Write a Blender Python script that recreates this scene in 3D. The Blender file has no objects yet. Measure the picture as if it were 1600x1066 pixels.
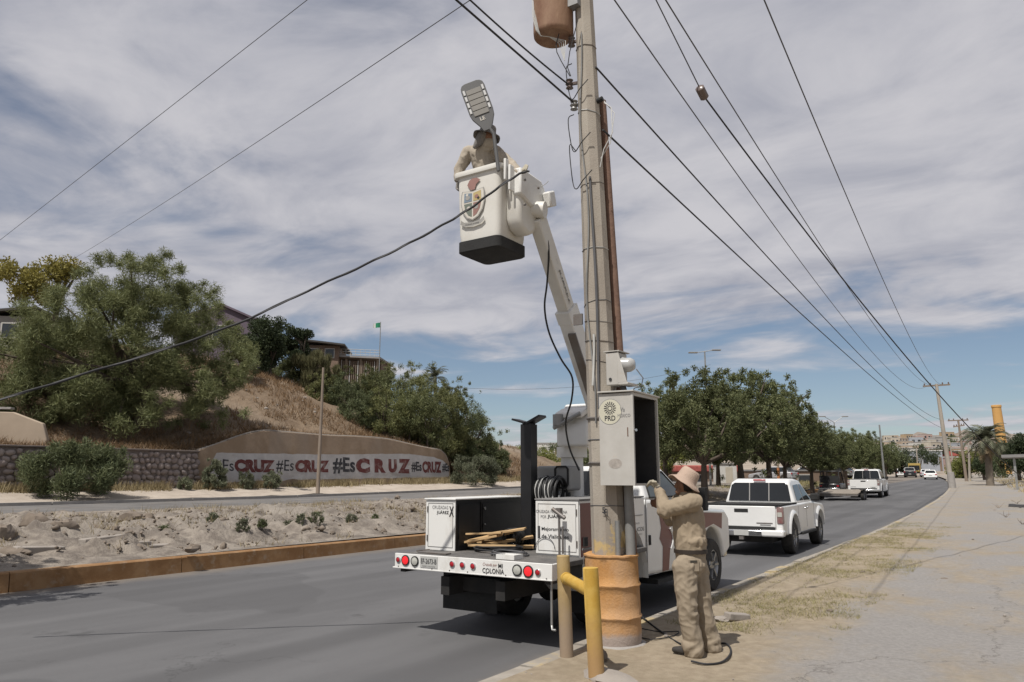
import bpy, bmesh, math, random
import numpy as np
from mathutils import Vector, Matrix, noise as mnoise
R = math.radians
scene = bpy.context.scene
col = scene.collection
random.seed(7); rng = np.random.default_rng(7)

# ---------------------------------------------------------------- camera
FPX, HORY, YAW = 1180.0, 745.0, R(33.4)
CAM = Vector((0, 0, 1.8)); PIT = math.atan((HORY - 533) / FPX)
FWD = Vector((-math.sin(YAW) * math.cos(PIT), math.cos(YAW) * math.cos(PIT), math.sin(PIT)))
RGT = Vector((math.cos(YAW), math.sin(YAW), 0)); UPV = RGT.cross(FWD)
cd = bpy.data.cameras.new('camera'); cam = bpy.data.objects.new('camera', cd); col.objects.link(cam)
cam.location = CAM; cam.rotation_euler = (math.pi / 2 + PIT, 0, YAW)
cd.sensor_width = 36; cd.lens = 36 * FPX / 1600; cd.clip_start = 0.1; cd.clip_end = 9000
scene.camera = cam

# ---------------------------------------------------------------- sky, sun, exposure
SUN_EL = R(59)
wd = bpy.data.worlds.new('World'); scene.world = wd; wd.use_nodes = True
nt = wd.node_tree; nt.nodes.clear(); N = nt.nodes.new; LK = nt.links.new
def mth(op, a, b=None, c=None, clamp=False):
    n = N('ShaderNodeMath'); n.operation = op; n.use_clamp = clamp
    for i, v in enumerate((a, b, c)):
        if v is None: continue
        if isinstance(v, (int, float)): n.inputs[i].default_value = v
        else: LK(v, n.inputs[i])
    return n.outputs[0]
def mapr(v, a, b, c, d, smooth=True):
    n = N('ShaderNodeMapRange'); n.interpolation_type = 'SMOOTHSTEP' if smooth else 'LINEAR'
    LK(v, n.inputs[0])
    for i, q in enumerate((a, b, c, d)): n.inputs[i + 1].default_value = q
    return n.outputs[0]
wo = N('ShaderNodeOutputWorld'); bgn = N('ShaderNodeBackground'); LK(bgn.outputs[0], wo.inputs[0])
sky = N('ShaderNodeTexSky'); sky.sky_type = 'NISHITA'; sky.sun_disc = False
sky.sun_elevation = SUN_EL; sky.sun_rotation = R(180); sky.altitude = 1100; sky.dust_density = 1.2; sky.ozone_density = 1.6
tc = N('ShaderNodeTexCoord'); sp = N('ShaderNodeSeparateXYZ'); LK(tc.outputs['Generated'], sp.inputs[0])
zz = mth('MAXIMUM', sp.outputs[2], 0.0); den = mth('ADD', zz, 0.09)
cx = mth('DIVIDE', sp.outputs[0], den); cy = mth('DIVIDE', sp.outputs[1], den)
cmb = N('ShaderNodeCombineXYZ'); LK(cx, cmb.inputs[0]); LK(cy, cmb.inputs[1])
mp = N('ShaderNodeMapping'); LK(cmb.outputs[0], mp.inputs[0])
mp.inputs['Location'].default_value = (3.1, 1.7, 0); mp.inputs['Rotation'].default_value = (0, 0, R(28)); mp.inputs['Scale'].default_value = (0.85, 1.1, 1)
def nz(vec, scale, detail, rough, dist=0.0):
    n = N('ShaderNodeTexNoise'); LK(vec, n.inputs['Vector']); n.inputs['Scale'].default_value = scale
    n.inputs['Detail'].default_value = detail; n.inputs['Roughness'].default_value = rough; n.inputs['Distortion'].default_value = dist
    return n.outputs[0]
n1 = nz(mp.outputs[0], 0.85, 10, 0.53, 0.8); n2 = nz(mp.outputs[0], 2.3, 8, 0.58, 0.5)
# cover by elevation: a high broken sheet, a clearer band below it, thin banks along the horizon
b_hi = mapr(zz, 0.10, 0.24, -0.25, 0.18); b_lo = mapr(zz, 0.02, 0.12, 0.30, 0.0)
cov = mth('ADD', mth('ADD', mth('MULTIPLY_ADD', n1, 1.55, -0.275), b_hi), b_lo)
cov = mth('ADD', cov, mth('MULTIPLY', mth('SUBTRACT', n2, 0.5), 0.38))
mask = mapr(cov, 0.30, 0.66, 0.0, 0.97)
shade = mapr(mth('ADD', mth('MULTIPLY', n2, 0.6), mth('MULTIPLY', n1, 0.4)), 0.34, 0.66, 0.0, 1.0)
cc = N('ShaderNodeMix'); cc.data_type = 'RGBA'; LK(shade, cc.inputs[0])
cc.inputs[6].default_value = (3.75, 3.85, 4.45, 1); cc.inputs[7].default_value = (6.0, 5.9, 6.2, 1)
# the blue, a little veiled by dust
hs = N('ShaderNodeHueSaturation'); LK(sky.outputs[0], hs.inputs['Color']); hs.inputs['Saturation'].default_value = 0.9; hs.inputs['Value'].default_value = 0.78
fm = N('ShaderNodeMix'); fm.data_type = 'RGBA'; LK(mask, fm.inputs[0]); LK(hs.outputs[0], fm.inputs[6]); LK(cc.outputs[2], fm.inputs[7])
LK(fm.outputs[2], bgn.inputs[0]); bgn.inputs[1].default_value = 0.1
sd = bpy.data.lights.new('sun', 'SUN'); sun = bpy.data.objects.new('sun', sd); col.objects.link(sun)
sd.energy = 4.7; sd.angle = R(0.53); sd.color = (1.0, 0.955, 0.89)
sun.rotation_euler = Vector((0.02 * math.cos(SUN_EL), math.cos(SUN_EL), -math.sin(SUN_EL))).to_track_quat('-Z', 'Y').to_euler()
sun.location = (0, -20, 30)
vs = scene.view_settings; vs.view_transform = 'Standard'; vs.look = 'None'; vs.exposure = 0.0; vs.gamma = 1.0; vs.use_curve_mapping = False
scene.cycles.max_bounces = 6; scene.cycles.transparent_max_bounces = 12

# ---------------------------------------------------------------- pixel -> place
def ray(px, py): return (FWD * FPX + RGT * (px - 800) + UPV * (533 - py)).normalized()
def atz(px, py, z=0.0): d = ray(px, py); return CAM + d * ((z - CAM.z) / d.z)
def atx(px, py, x): d = ray(px, py); return CAM + d * (x / d.x)
def aty(px, py, y): d = ray(px, py); return CAM + d * (y / d.y)
def atd(px, py, dist): return CAM + ray(px, py) * dist
def az_at(px, hd, z=0.0):           # column of the picture, horizontal distance, height
    d = ray(px, HORY); d.z = 0; d.normalize(); p = d * hd; return Vector((p.x, p.y, z))

# ---------------------------------------------------------------- mesh helper
class MB:
    def __init__(s, off=(0, 0, 0)): s.v = []; s.f = []; s.off = Vector(off)
    def add(s, vs, fs):
        k = len(s.v); s.v += [tuple(p) for p in vs]; s.f += [tuple(i + k for i in f) for f in fs]; return s
    def box(s, x0, x1, y0, y1, z0, z1):
        return s.add([(x, y, z) for x in (x0, x1) for y in (y0, y1) for z in (z0, z1)],
                     [(0, 1, 3, 2), (4, 6, 7, 5), (0, 4, 5, 1), (2, 3, 7, 6), (0, 2, 6, 4), (1, 5, 7, 3)])
    def obox(s, c, ax, ay, az):     # centre and three half-axis vectors
        c, ax, ay, az = map(Vector, (c, ax, ay, az))
        return s.add([c + ax * i + ay * j + az * k for i in (-1, 1) for j in (-1, 1) for k in (-1, 1)],
                     [(0, 1, 3, 2), (4, 6, 7, 5), (0, 4, 5, 1), (2, 3, 7, 6), (0, 2, 6, 4), (1, 5, 7, 3)])
    def bar(s, p0, p1, w, h, upv=(0, 0, 1), w1=None, h1=None):
        p0, p1 = Vector(p0), Vector(p1); d = (p1 - p0).normalized(); u = Vector(upv)
        if abs(d.dot(u)) > .99: u = Vector((0, 1, 0))
        sx = d.cross(u).normalized(); u = sx.cross(d)
        w1 = w if w1 is None else w1; h1 = h if h1 is None else h1
        vs = []
        for p, a, b in ((p0, w / 2, h / 2), (p1, w1 / 2, h1 / 2)):
            vs += [p - sx * a - u * b, p + sx * a - u * b, p + sx * a + u * b, p - sx * a + u * b]
        return s.add(vs, [(0, 1, 2, 3)[::-1], (4, 5, 6, 7), (0, 1, 5, 4), (1, 2, 6, 5), (2, 3, 7, 6), (3, 0, 4, 7)])
    def tube(s, pts, r, n=8, caps=True):
        pts = [Vector(p) for p in pts]; m = len(pts)
        rs = r if isinstance(r, (list, tuple)) else [r] * m
        t = (pts[1] - pts[0]).normalized(); a = Vector((0, 0, 1)) if abs(t.z) < .9 else Vector((1, 0, 0))
        u = t.cross(a).normalized(); vs = []
        for i in range(m):
            t2 = ((pts[min(i + 1, m - 1)] - pts[max(i - 1, 0)])).normalized()
            u = (u - t2 * u.dot(t2)).normalized(); w = t2.cross(u)
            vs += [pts[i] + (u * math.cos(2 * math.pi * k / n) + w * math.sin(2 * math.pi * k / n)) * rs[i] for k in range(n)]
        fs = [(i * n + k, i * n + (k + 1) % n, (i + 1) * n + (k + 1) % n, (i + 1) * n + k) for i in range(m - 1) for k in range(n)]
        if caps: fs += [tuple(range(n))[::-1], tuple((m - 1) * n + k for k in range(n))]
        return s.add(vs, fs)
    def cyl(s, p0, p1, r0, r1=None, n=16): return s.tube([p0, p1], [r0, r0 if r1 is None else r1], n)
    def prism(s, poly, axis, a, b):  # poly in the other two axes, in order
        n = len(poly)
        def mk(p, t): return {'x': (t, p[0], p[1]), 'y': (p[0], t, p[1]), 'z': (p[0], p[1], t)}[axis]
        return s.add([mk(p, a) for p in poly] + [mk(p, b) for p in poly],
                     [tuple(range(n))[::-1], tuple(range(n, 2 * n))] + [(i, (i + 1) % n, n + (i + 1) % n, n + i) for i in range(n)])
    def lathe(s, prof, n=24, c=(0, 0, 0), M=None, closed=False):
        vs = [Vector((r * math.cos(2 * math.pi * k / n), r * math.sin(2 * math.pi * k / n), z)) for r, z in prof for k in range(n)]
        if M is not None: vs = [M @ p for p in vs]
        vs = [p + Vector(c) for p in vs]; m = len(prof)
        fs = [(i * n + k, i * n + (k + 1) % n, (i + 1) * n + (k + 1) % n, (i + 1) * n + k) for i in range(m - 1) for k in range(n)]
        if not closed: fs += [tuple(range(n))[::-1], tuple((m - 1) * n + k for k in range(n))]
        return s.add(vs, fs)
    def ball(s, c, r, seg=12, rings=8):
        r = Vector((r, r, r)) if isinstance(r, (int, float)) else Vector(r); c = Vector(c)
        vs = [c + Vector((0, 0, -r.z))]
        for i in range(1, rings):
            t = math.pi * i / rings
            vs += [c + Vector((r.x * math.sin(t) * math.cos(2 * math.pi * k / seg), r.y * math.sin(t) * math.sin(2 * math.pi * k / seg), -r.z * math.cos(t))) for k in range(seg)]
        vs.append(c + Vector((0, 0, r.z))); L = len(vs) - 1
        fs = [(0, 1 + (k + 1) % seg, 1 + k) for k in range(seg)]
        fs += [(1 + i * seg + k, 1 + i * seg + (k + 1) % seg, 1 + (i + 1) * seg + (k + 1) % seg, 1 + (i + 1) * seg + k) for i in range(rings - 2) for k in range(seg)]
        fs += [(L, 1 + (rings - 2) * seg + k, 1 + (rings - 2) * seg + (k + 1) % seg) for k in range(seg)]
        return s.add(vs, fs)
    def capsule(s, p0, p1, r0, r1, n=12):
        p0, p1 = Vector(p0), Vector(p1); d = (p1 - p0).normalized()
        ts = [(p0 - d * r0 * .98, r0 * .2), (p0 - d * r0 * .75, r0 * .66), (p0 - d * r0 * .4, r0 * .92), (p0, r0), (p1, r1), (p1 + d * r1 * .4, r1 * .92), (p1 + d * r1 * .75, r1 * .66), (p1 + d * r1 * .98, r1 * .2)]
        return s.tube([a for a, _ in ts], [b for _, b in ts], n)
    def mesh(s, name, smooth=None):
        me = bpy.data.meshes.new(name)
        me.from_pydata([(p[0] - s.off.x, p[1] - s.off.y, p[2] - s.off.z) for p in s.v], [], s.f)
        bm = bmesh.new(); bm.from_mesh(me); bmesh.ops.recalc_face_normals(bm, faces=bm.faces); bm.to_mesh(me); bm.free()
        if smooth: me.shade_smooth(); me.set_sharp_from_angle(angle=R(smooth if smooth > 1 else 40))
        return me
    def build(s, name, m, parent=None, smooth=None, bevel=0, seg=2, label=None):
        return link(name, s.mesh(name, smooth), m, parent, bevel, seg, label)
def link(name, me, m, parent=None, bevel=0, seg=2, label=None):
    if m is not None and not me.materials: me.materials.append(MATS[m] if isinstance(m, str) else m)
    o = bpy.data.objects.new(name, me); col.objects.link(o)
    if parent is not None: o.parent = parent
    if bevel:
        b = o.modifiers.new('bevel', 'BEVEL'); b.width = bevel; b.segments = seg; b.limit_method = 'ANGLE'; b.angle_limit = R(40)
        me.shade_smooth(); me.set_sharp_from_angle(angle=R(50))
    if label: o['label'] = label
    return o
def tag(o, label, cat, group=None):
    o['label'] = label; o['category'] = cat
    if group: o['group'] = group
    return o
def thing(name, label, cat, loc=(0, 0, 0), rz=0, group=None):
    o = bpy.data.objects.new(name, None); o.empty_display_size = .2; col.objects.link(o)
    o.location = loc; o.rotation_euler = (0, 0, rz); return tag(o, label, cat, group)
def struct(o): o['kind'] = 'structure'; return o
def stuff(o, label=None, cat=None):
    o['kind'] = 'stuff'
    if label: o['label'] = label
    if cat: o['category'] = cat
    return o
def copy_tree(o, parent=None, label=None, loc=None, rz=None, scale=None):
    c = o.copy(); col.objects.link(c); c.parent = parent
    for ch in list(o.children): copy_tree(ch, c)
    if label: c['label'] = label
    if loc is not None: c.location = loc
    if rz is not None: c.rotation_euler.z = rz
    if scale is not None: c.scale = scale if hasattr(scale, '__len__') else (scale,) * 3
    return c
def fast_mesh(name, V, F):          # numpy arrays, F all quads or all triangles
    V = np.asarray(V, np.float32); F = np.asarray(F, np.int32); k = F.shape[1]
    me = bpy.data.meshes.new(name); me.vertices.add(len(V)); me.vertices.foreach_set('co', V.ravel())
    me.loops.add(F.size); me.loops.foreach_set('vertex_index', F.ravel())
    me.polygons.add(len(F)); me.polygons.foreach_set('loop_start', np.arange(0, F.size, k, dtype=np.int32))
    me.update(calc_edges=True); return me
def baked(me_in, mods, name):       # apply modifiers through the depsgraph
    o = bpy.data.objects.new('tmp', me_in); col.objects.link(o)
    for t, kw in mods:
        m = o.modifiers.new(t, t)
        for k, v in kw.items(): setattr(m, k, v)
    dg = bpy.context.evaluated_depsgraph_get(); dg.update()
    me = bpy.data.meshes.new_from_object(o.evaluated_get(dg)); me.name = name
    bpy.data.objects.remove(o); return me
def text(s, O, U, V, w, h, m, parent, name='lettering', bold=0.0, depth=0.002, shear=0.0, space=1.0):
    """letters fitted into the rectangle at O spanned by U*w and V*h (world axes), off the parent's place"""
    c = bpy.data.curves.new('t', 'FONT'); c.body = s; c.size = 1; c.offset = bold; c.shear = shear; c.space_character = space; c.resolution_u = 3
    o = bpy.data.objects.new('t', c); col.objects.link(o)
    dg = bpy.context.evaluated_depsgraph_get(); dg.update()
    me = bpy.data.meshes.new_from_object(o.evaluated_get(dg)); bpy.data.objects.remove(o); bpy.data.curves.remove(c)
    O, U, V = Vector(O), Vector(U).normalized(), Vector(V).normalized(); Nn = U.cross(V)
    xs = [v.co.x for v in me.vertices]; ys = [v.co.y for v in me.vertices]
    x0, x1, y0, y1 = min(xs), max(xs), min(ys), max(ys)
    off = parent_off(parent)
    for v in me.vertices:
        v.co = O + U * ((v.co.x - x0) / (x1 - x0) * w) + V * ((v.co.y - y0) / (y1 - y0) * h) + Nn * depth - off
    me.name = name; me.materials.clear()
    return link(name, me, m, parent)
def parent_off(p):
    o = Vector((0, 0, 0))
    while p is not None: o = o + Vector(p.location); p = p.parent
    return o
def blend(a, b, t): t = max(0.0, min(1.0, t)); t = t * t * (3 - 2 * t); return a + (b - a) * t
def interp(x, xs, ys): return float(np.interp(x, xs, ys))
def athd(px, py, hd): d = ray(px, py); return CAM + d * (hd / math.hypot(d.x, d.y))
def ease(pts, n=8):                  # smooth curve through points
    P = [Vector(p) for p in pts]; P = [P[0] * 2 - P[1]] + P + [P[-1] * 2 - P[-2]]; out = []
    for i in range(1, len(P) - 2):
        for k in range(n):
            t = k / n; a, b, c, d = P[i - 1:i + 3]
            out.append(.5 * ((2 * b) + (c - a) * t + (2 * a - 5 * b + 4 * c - d) * t * t + (3 * b - a - 3 * c + d) * t ** 3))
    return out + [P[-2]]
# ---------------------------------------------------------------- materials
MATS = {}
def M(name, c, rough=.7, var=.12, scale=4., c2=None, bump=0., bscale=25., metal=0., spec=.4, world=False, detail=6., coat=0., stretch=None, fac=(.3, .7)):
    m = bpy.data.materials.new(name); m.use_nodes = True; t = m.node_tree; b = t.nodes['Principled BSDF']
    b.inputs['Roughness'].default_value = rough; b.inputs['Metallic'].default_value = metal; b.inputs['Specular IOR Level'].default_value = spec
    b.inputs['Coat Weight'].default_value = coat
    if world: g = t.nodes.new('ShaderNodeNewGeometry'); vec = g.outputs['Position']
    else: g = t.nodes.new('ShaderNodeTexCoord'); vec = g.outputs['Object']
    if stretch:
        mp = t.nodes.new('ShaderNodeMapping'); t.links.new(vec, mp.inputs[0]); mp.inputs['Scale'].default_value = stretch; vec = mp.outputs[0]
    n = t.nodes.new('ShaderNodeTexNoise'); t.links.new(vec, n.inputs['Vector']); n.inputs['Scale'].default_value = scale; n.inputs['Detail'].default_value = detail; n.inputs['Roughness'].default_value = .6
    mr = t.nodes.new('ShaderNodeMapRange'); t.links.new(n.outputs[0], mr.inputs[0]); mr.inputs[1].default_value = fac[0]; mr.inputs[2].default_value = fac[1]
    mx = t.nodes.new('ShaderNodeMix'); mx.data_type = 'RGBA'; t.links.new(mr.outputs[0], mx.inputs[0])
    if c2 is None: ca, cb = [x * (1 - var) for x in c], [min(1, x * (1 + var)) for x in c]
    else: ca, cb = c, c2
    mx.inputs[6].default_value = (*ca, 1); mx.inputs[7].default_value = (*cb, 1)
    t.links.new(mx.outputs[2], b.inputs['Base Color'])
    if bump:
        n2 = t.nodes.new('ShaderNodeTexNoise'); t.links.new(vec, n2.inputs['Vector']); n2.inputs['Scale'].default_value = bscale; n2.inputs['Detail'].default_value = 5
        bp = t.nodes.new('ShaderNodeBump'); bp.inputs['Strength'].default_value = bump; bp.inputs['Distance'].default_value = .02; t.links.new(n2.outputs[0], bp.inputs['Height']); t.links.new(bp.outputs[0], b.inputs['Normal'])
    m['_mix'] = mx.name; MATS[name] = m; return m
class NT:                            # small shortcut for hand-made node trees
    def __init__(s, name, rough=.9, world=True):
        s.m = bpy.data.materials.new(name); s.m.use_nodes = True; s.t = s.m.node_tree; s.b = s.t.nodes['Principled BSDF']
        s.b.inputs['Roughness'].default_value = rough; s.b.inputs['Specular IOR Level'].default_value = .25; MATS[name] = s.m
        s.g = s.t.nodes.new('ShaderNodeNewGeometry'); s.pos = s.g.outputs['Position']
        q = s.t.nodes.new('ShaderNodeSeparateXYZ'); s.t.links.new(s.pos, q.inputs[0]); s.x, s.y, s.z = q.outputs
    def n(s, scale, detail=6, rough=.6, stretch=None, dist=0):
        v = s.pos
        if stretch:
            mp = s.t.nodes.new('ShaderNodeMapping'); s.t.links.new(v, mp.inputs[0]); mp.inputs['Scale'].default_value = stretch; v = mp.outputs[0]
        k = s.t.nodes.new('ShaderNodeTexNoise'); s.t.links.new(v, k.inputs['Vector']); k.inputs['Scale'].default_value = scale; k.inputs['Detail'].default_value = detail; k.inputs['Roughness'].default_value = rough; k.inputs['Distortion'].default_value = dist
        return k.outputs[0]
    def vor(s, scale, feature='DISTANCE_TO_EDGE', warp=0.):
        v = s.pos
        if warp:
            nn = s.t.nodes.new('ShaderNodeTexNoise'); s.t.links.new(s.pos, nn.inputs['Vector']); nn.inputs['Scale'].default_value = 1.6; nn.inputs['Detail'].default_value = 8; nn.inputs['Roughness'].default_value = .65
            va = s.t.nodes.new('ShaderNodeVectorMath'); va.operation = 'MULTIPLY_ADD'; s.t.links.new(nn.outputs['Color'], va.inputs[0]); va.inputs[1].default_value = (warp, warp, warp); s.t.links.new(s.pos, va.inputs[2]); v = va.outputs[0]
        k = s.t.nodes.new('ShaderNodeTexVoronoi'); k.feature = feature; s.t.links.new(v, k.inputs['Vector']); k.inputs['Scale'].default_value = scale; return k.outputs[0]
    def math(s, op, a, b=None):
        k = s.t.nodes.new('ShaderNodeMath'); k.operation = op
        for i, v in enumerate((a, b)):
            if v is None: continue
            if isinstance(v, (int, float)): k.inputs[i].default_value = v
            else: s.t.links.new(v, k.inputs[i])
        return k.outputs[0]
    def mr(s, v, a, b, c=0., d=1.):
        k = s.t.nodes.new('ShaderNodeMapRange'); k.interpolation_type = 'SMOOTHSTEP'; s.t.links.new(v, k.inputs[0])
        for i, q in enumerate((a, b, c, d)): k.inputs[i + 1].default_value = q
        return k.outputs[0]
    def mix(s, f, a, b):
        k = s.t.nodes.new('ShaderNodeMix'); k.data_type = 'RGBA'; s.t.links.new(f, k.inputs[0])
        for i, v in ((6, a), (7, b)):
            if isinstance(v, tuple): k.inputs[i].default_value = (*v, 1)
            else: s.t.links.new(v, k.inputs[i])
        return k.outputs[2]
    def done(s, colr, bumpv=None, strength=.3, dist=.03):
        s.t.links.new(colr, s.b.inputs['Base Color'])
        if bumpv is not None:
            bp = s.t.nodes.new('ShaderNodeBump'); bp.inputs['Strength'].default_value = strength; bp.inputs['Distance'].default_value = dist; s.t.links.new(bumpv, bp.inputs['Height']); s.t.links.new(bp.outputs[0], s.b.inputs['Normal'])
        return s.m
# --- asphalt
q = NT('asphalt', .85); a = q.n(220, 3, .7); b_ = q.n(.6, 5, .6, (1, .22, 1)); c_ = q.n(3, 4)
k = q.mix(q.mr(b_, .35, .68), (.092, .091, .094), (.122, .121, .124)); k = q.mix(q.mr(a, .45, .75, 0, .5), k, (.2, .198, .195))
k = q.mix(q.mr(c_, .62, .8, 0, .4), k, (.08, .079, .081))
wv_ = q.t.nodes.new('ShaderNodeMath'); wv_.operation = 'SINE'; q.t.links.new(q.math('MULTIPLY', q.x, 3.6), wv_.inputs[0])
k = q.mix(q.math('MULTIPLY', q.mr(wv_.outputs[0], .1, .95), q.mr(q.n(.35, 5, .6, (1, .15, 1)), .3, .65, .1, .55)), k, (.078, .077, .079))
st = q.mr(q.n(.9, 6, .65), .62, .72, 0, .55); k = q.mix(st, k, (.06, .059, .06))
pt = q.math('MULTIPLY', q.mr(q.n(.22, 3, .4), .575, .585), .35); k = q.mix(pt, k, (.072, .071, .073))
cr = q.math('MULTIPLY', q.mr(q.vor(.4, warp=1.4), .0, .007, 1, 0), q.mr(q.n(.35, 4), .54, .62)); k = q.mix(q.math('MULTIPLY', cr, .45), k, (.03, .03, .03))
# dust along the kerb
du = q.mr(q.math('ADD', q.x, q.math('MULTIPLY', q.n(1.6, 5), .5)), -4.15, -3.55, 0, .75); k = q.mix(du, k, (.2, .175, .145))
du2 = q.mr(q.math('SUBTRACT', q.math('MULTIPLY', q.n(1.3, 5), .9), q.x), 13.15, 14.0, 0, .75); k = q.mix(du2, k, (.2, .17, .14))
q.done(k, a, .35, .006)
q = NT('asphalt_grey', .9); a = q.n(60, 3, .7); k = q.mix(q.mr(q.n(.5, 5), .3, .7), (.12, .115, .112), (.17, .162, .155)); k = q.mix(q.mr(q.n(1.1, 6), .5, .75, 0, .7), k, (.24, .205, .17)); q.done(k, a, .3, .01)
# --- sandy pavement: bare sand near the kerb, a worn grey concrete path in the middle, sand drifted over it
q = NT('sand_pavement', .95)
e = q.math('ADD', q.x, q.math('MULTIPLY', q.math('SUBTRACT', q.n(.75, 7, .65), .5), 2.6))
pth = q.math('MULTIPLY', q.mr(e, -2.45, -1.55), q.mr(e, .95, .1)); drift = q.mr(q.n(.42, 7, .68, (1, .55, 1)), .44, .62, 1, .12)
pth = q.math('MULTIPLY', pth, drift)
far = q.math('MULTIPLY', q.mr(q.y, 24, 30), q.mr(e, 1.6, .6)); pth = q.math('MAXIMUM', pth, q.math('MULTIPLY', far, q.mr(q.n(.5, 6), .3, .62, 1, .45)))
fine = q.n(140, 4, .7); mid = q.n(9, 6, .65)
sand = q.mix(q.mr(mid, .3, .7), (.255, .207, .148), (.335, .28, .205)); sand = q.mix(q.mr(q.n(1.3, 6), .45, .75, 0, .6), sand, (.225, .185, .125))
conc = q.mix(q.mr(q.n(22, 5, .7), .3, .7), (.225, .212, .2), (.29, .275, .258)); conc = q.mix(q.mr(fine, .5, .8, 0, .5), conc, (.15, .14, .135))
k = q.mix(pth, sand, conc)
ck = q.math('MULTIPLY', q.mr(q.vor(.2, warp=.9), .0, .003, 1, 0), q.mr(pth, .3, .7)); k = q.mix(q.math('MULTIPLY', ck, .6), k, (.09, .08, .07))
peb = q.mr(q.vor(38, 'F1'), .0, .16, 1, 0); peb = q.math('MULTIPLY', peb, q.mr(q.n(5, 4), .55, .65)); k = q.mix(q.math('MULTIPLY', peb, .6), k, (.15, .13, .115))
q.done(k, q.math('ADD', fine, q.math('MULTIPLY', mid, 1.5)), .55, .025)
# --- bare earth of the median and verge
q = NT('earth', .97); mid = q.n(2.2, 8, .68); k = q.mix(q.mr(mid, .36, .64), (.155, .132, .112), (.30, .262, .22)); k = q.mix(q.mr(q.n(.5, 5), .45, .7, 0, .6), k, (.30, .27, .235)); k = q.mix(q.mr(q.n(14, 4), .6, .78, 0, .55), k, (.14, .115, .09))
q.done(k, q.n(12, 6, .7), .8, .08)
q = NT('pale_sand', .97); k = q.mix(q.mr(q.n(1.4, 7), .3, .7), (.34, .29, .24), (.43, .375, .315)); q.done(k, q.n(15, 6), .5, .05)
q = NT('hill_earth', .97); k = q.mix(q.mr(q.n(.35, 8, .66), .36, .64), (.165, .118, .078), (.235, .175, .12)); k = q.mix(q.mr(q.n(2.5, 6, .7), .5, .75, 0, .7), k, (.125, .085, .052)); k = q.mix(q.mr(q.n(.12, 5), .52, .68, 0, .6), k, (.29, .24, .19))
q.done(k, q.n(3, 7, .7), .9, .25)
q = NT('far_ground', .97); k = q.mix(q.mr(q.n(.05, 6), .35, .65), (.26, .215, .17), (.34, .29, .24)); q.done(k, q.n(.3, 5), .3, .2)
q = NT('far_hills', .97); k = q.mix(q.mr(q.n(.006, 7, .65), .35, .65), (.20, .165, .135), (.27, .225, .19)); k = q.mix(q.mr(q.n(.03, 6), .52, .66, 0, .6), k, (.14, .125, .10)); q.done(k, q.n(.02, 6), .8, 6)
q = NT('kerb_orange', .85); k = q.mix(q.mr(q.n(2.2, 7, .65), .35, .65), (.215, .115, .05), (.30, .18, .09)); k = q.mix(q.mr(q.n(4, 8, .72), .53, .68, 0, .75), k, (.30, .225, .155)); q.done(k, q.n(30, 5), .4, .01)
q = NT('kerb_worn', .9); k = q.mix(q.mr(q.n(3, 6), .35, .65), (.26, .235, .2), (.34, .31, .27)); k = q.mix(q.mr(q.n(1.5, 7, .68), .5, .62, 0, .55), k, (.42, .30, .10)); q.done(k, q.n(25, 5), .5, .015)
# --- mural wall
q = NT('rendered_wall', .93); k = q.mix(q.mr(q.n(.8, 7, .65), .35, .68), (.24, .175, .12), (.31, .235, .17)); k = q.mix(q.mr(q.n(.5, 6, .6, (1, 1, .25)), .5, .7, 0, .6), k, (.27, .22, .175)); q.done(k, q.n(9, 6), .5, .03)
q = NT('mural_white', .9); k = q.mix(q.mr(q.n(1.2, 7, .65), .35, .7), (.38, .365, .36), (.47, .455, .45)); k = q.mix(q.mr(q.n(.9, 7, .7, (1, .5, 2)), .54, .72, 0, .7), k, (.30, .265, .235)); q.done(k, q.n(9, 6), .4, .02)
M('mural_black', (.035, .035, .04), .85, c2=(.24, .23, .225), scale=3, fac=(.52, .9), detail=9); M('mural_maroon', (.115, .032, .03), .85, c2=(.30, .24, .22), scale=3, fac=(.5, .85), detail=9)
M('mortar', (.17, .14, .125), .95, bump=.5); M('stone', (.20, .16, .145), .92, scale=1.2, c2=(.30, .255, .235), bump=.6, bscale=9, world=True, detail=3)
# --- concrete pole, drum, posts
q = NT('pole_concrete', .9); k = q.mix(q.mr(q.n(2.5, 7, .65, (1, 1, .35)), .32, .68), (.285, .25, .21), (.37, .335, .285)); k = q.mix(q.mr(q.n(14, 6, .7), .58, .74, 0, .55), k, (.20, .175, .15)); k = q.mix(q.math('MULTIPLY', q.mr(q.n(3.3, 4), .56, .62), q.mr(q.z, 1.55, 1.2, 0, .7)), k, (.5, .36, .14)); q.done(k, q.n(60, 5, .7), .45, .01)
q = NT('drum_orange', .88); k = q.mix(q.mr(q.n(3, 7, .65), .35, .66), (.40, .20, .068), (.49, .275, .115)); k = q.mix(q.mr(q.n(2, 6, .65, (1, 1, .6)), .44, .62, 0, .8), k, (.47, .29, .16)); k = q.mix(q.mr(q.math('ADD', q.z, q.math('MULTIPLY', q.n(9, 4), .08)), .34, .27), k, (.36, .30, .265)); k = q.mix(q.mr(q.n(26, 5, .7), .66, .74), k, (.3, .24, .19)); q.done(k, q.n(45, 5, .65), .5, .012)
q = NT('post_yellow', .6); k = q.mix(q.mr(q.n(6, 6), .35, .66), (.43, .26, .045), (.5, .33, .08)); k = q.mix(q.mr(q.math('ADD', q.z, q.math('MULTIPLY', q.n(5, 5), .5)), 1.05, .45), k, (.34, .215, .10)); k = q.mix(q.mr(q.n(22, 6, .7), .62, .74, 0, .8), k, (.2, .12, .06)); q.done(k, q.n(60, 4), .25, .006)
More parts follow.
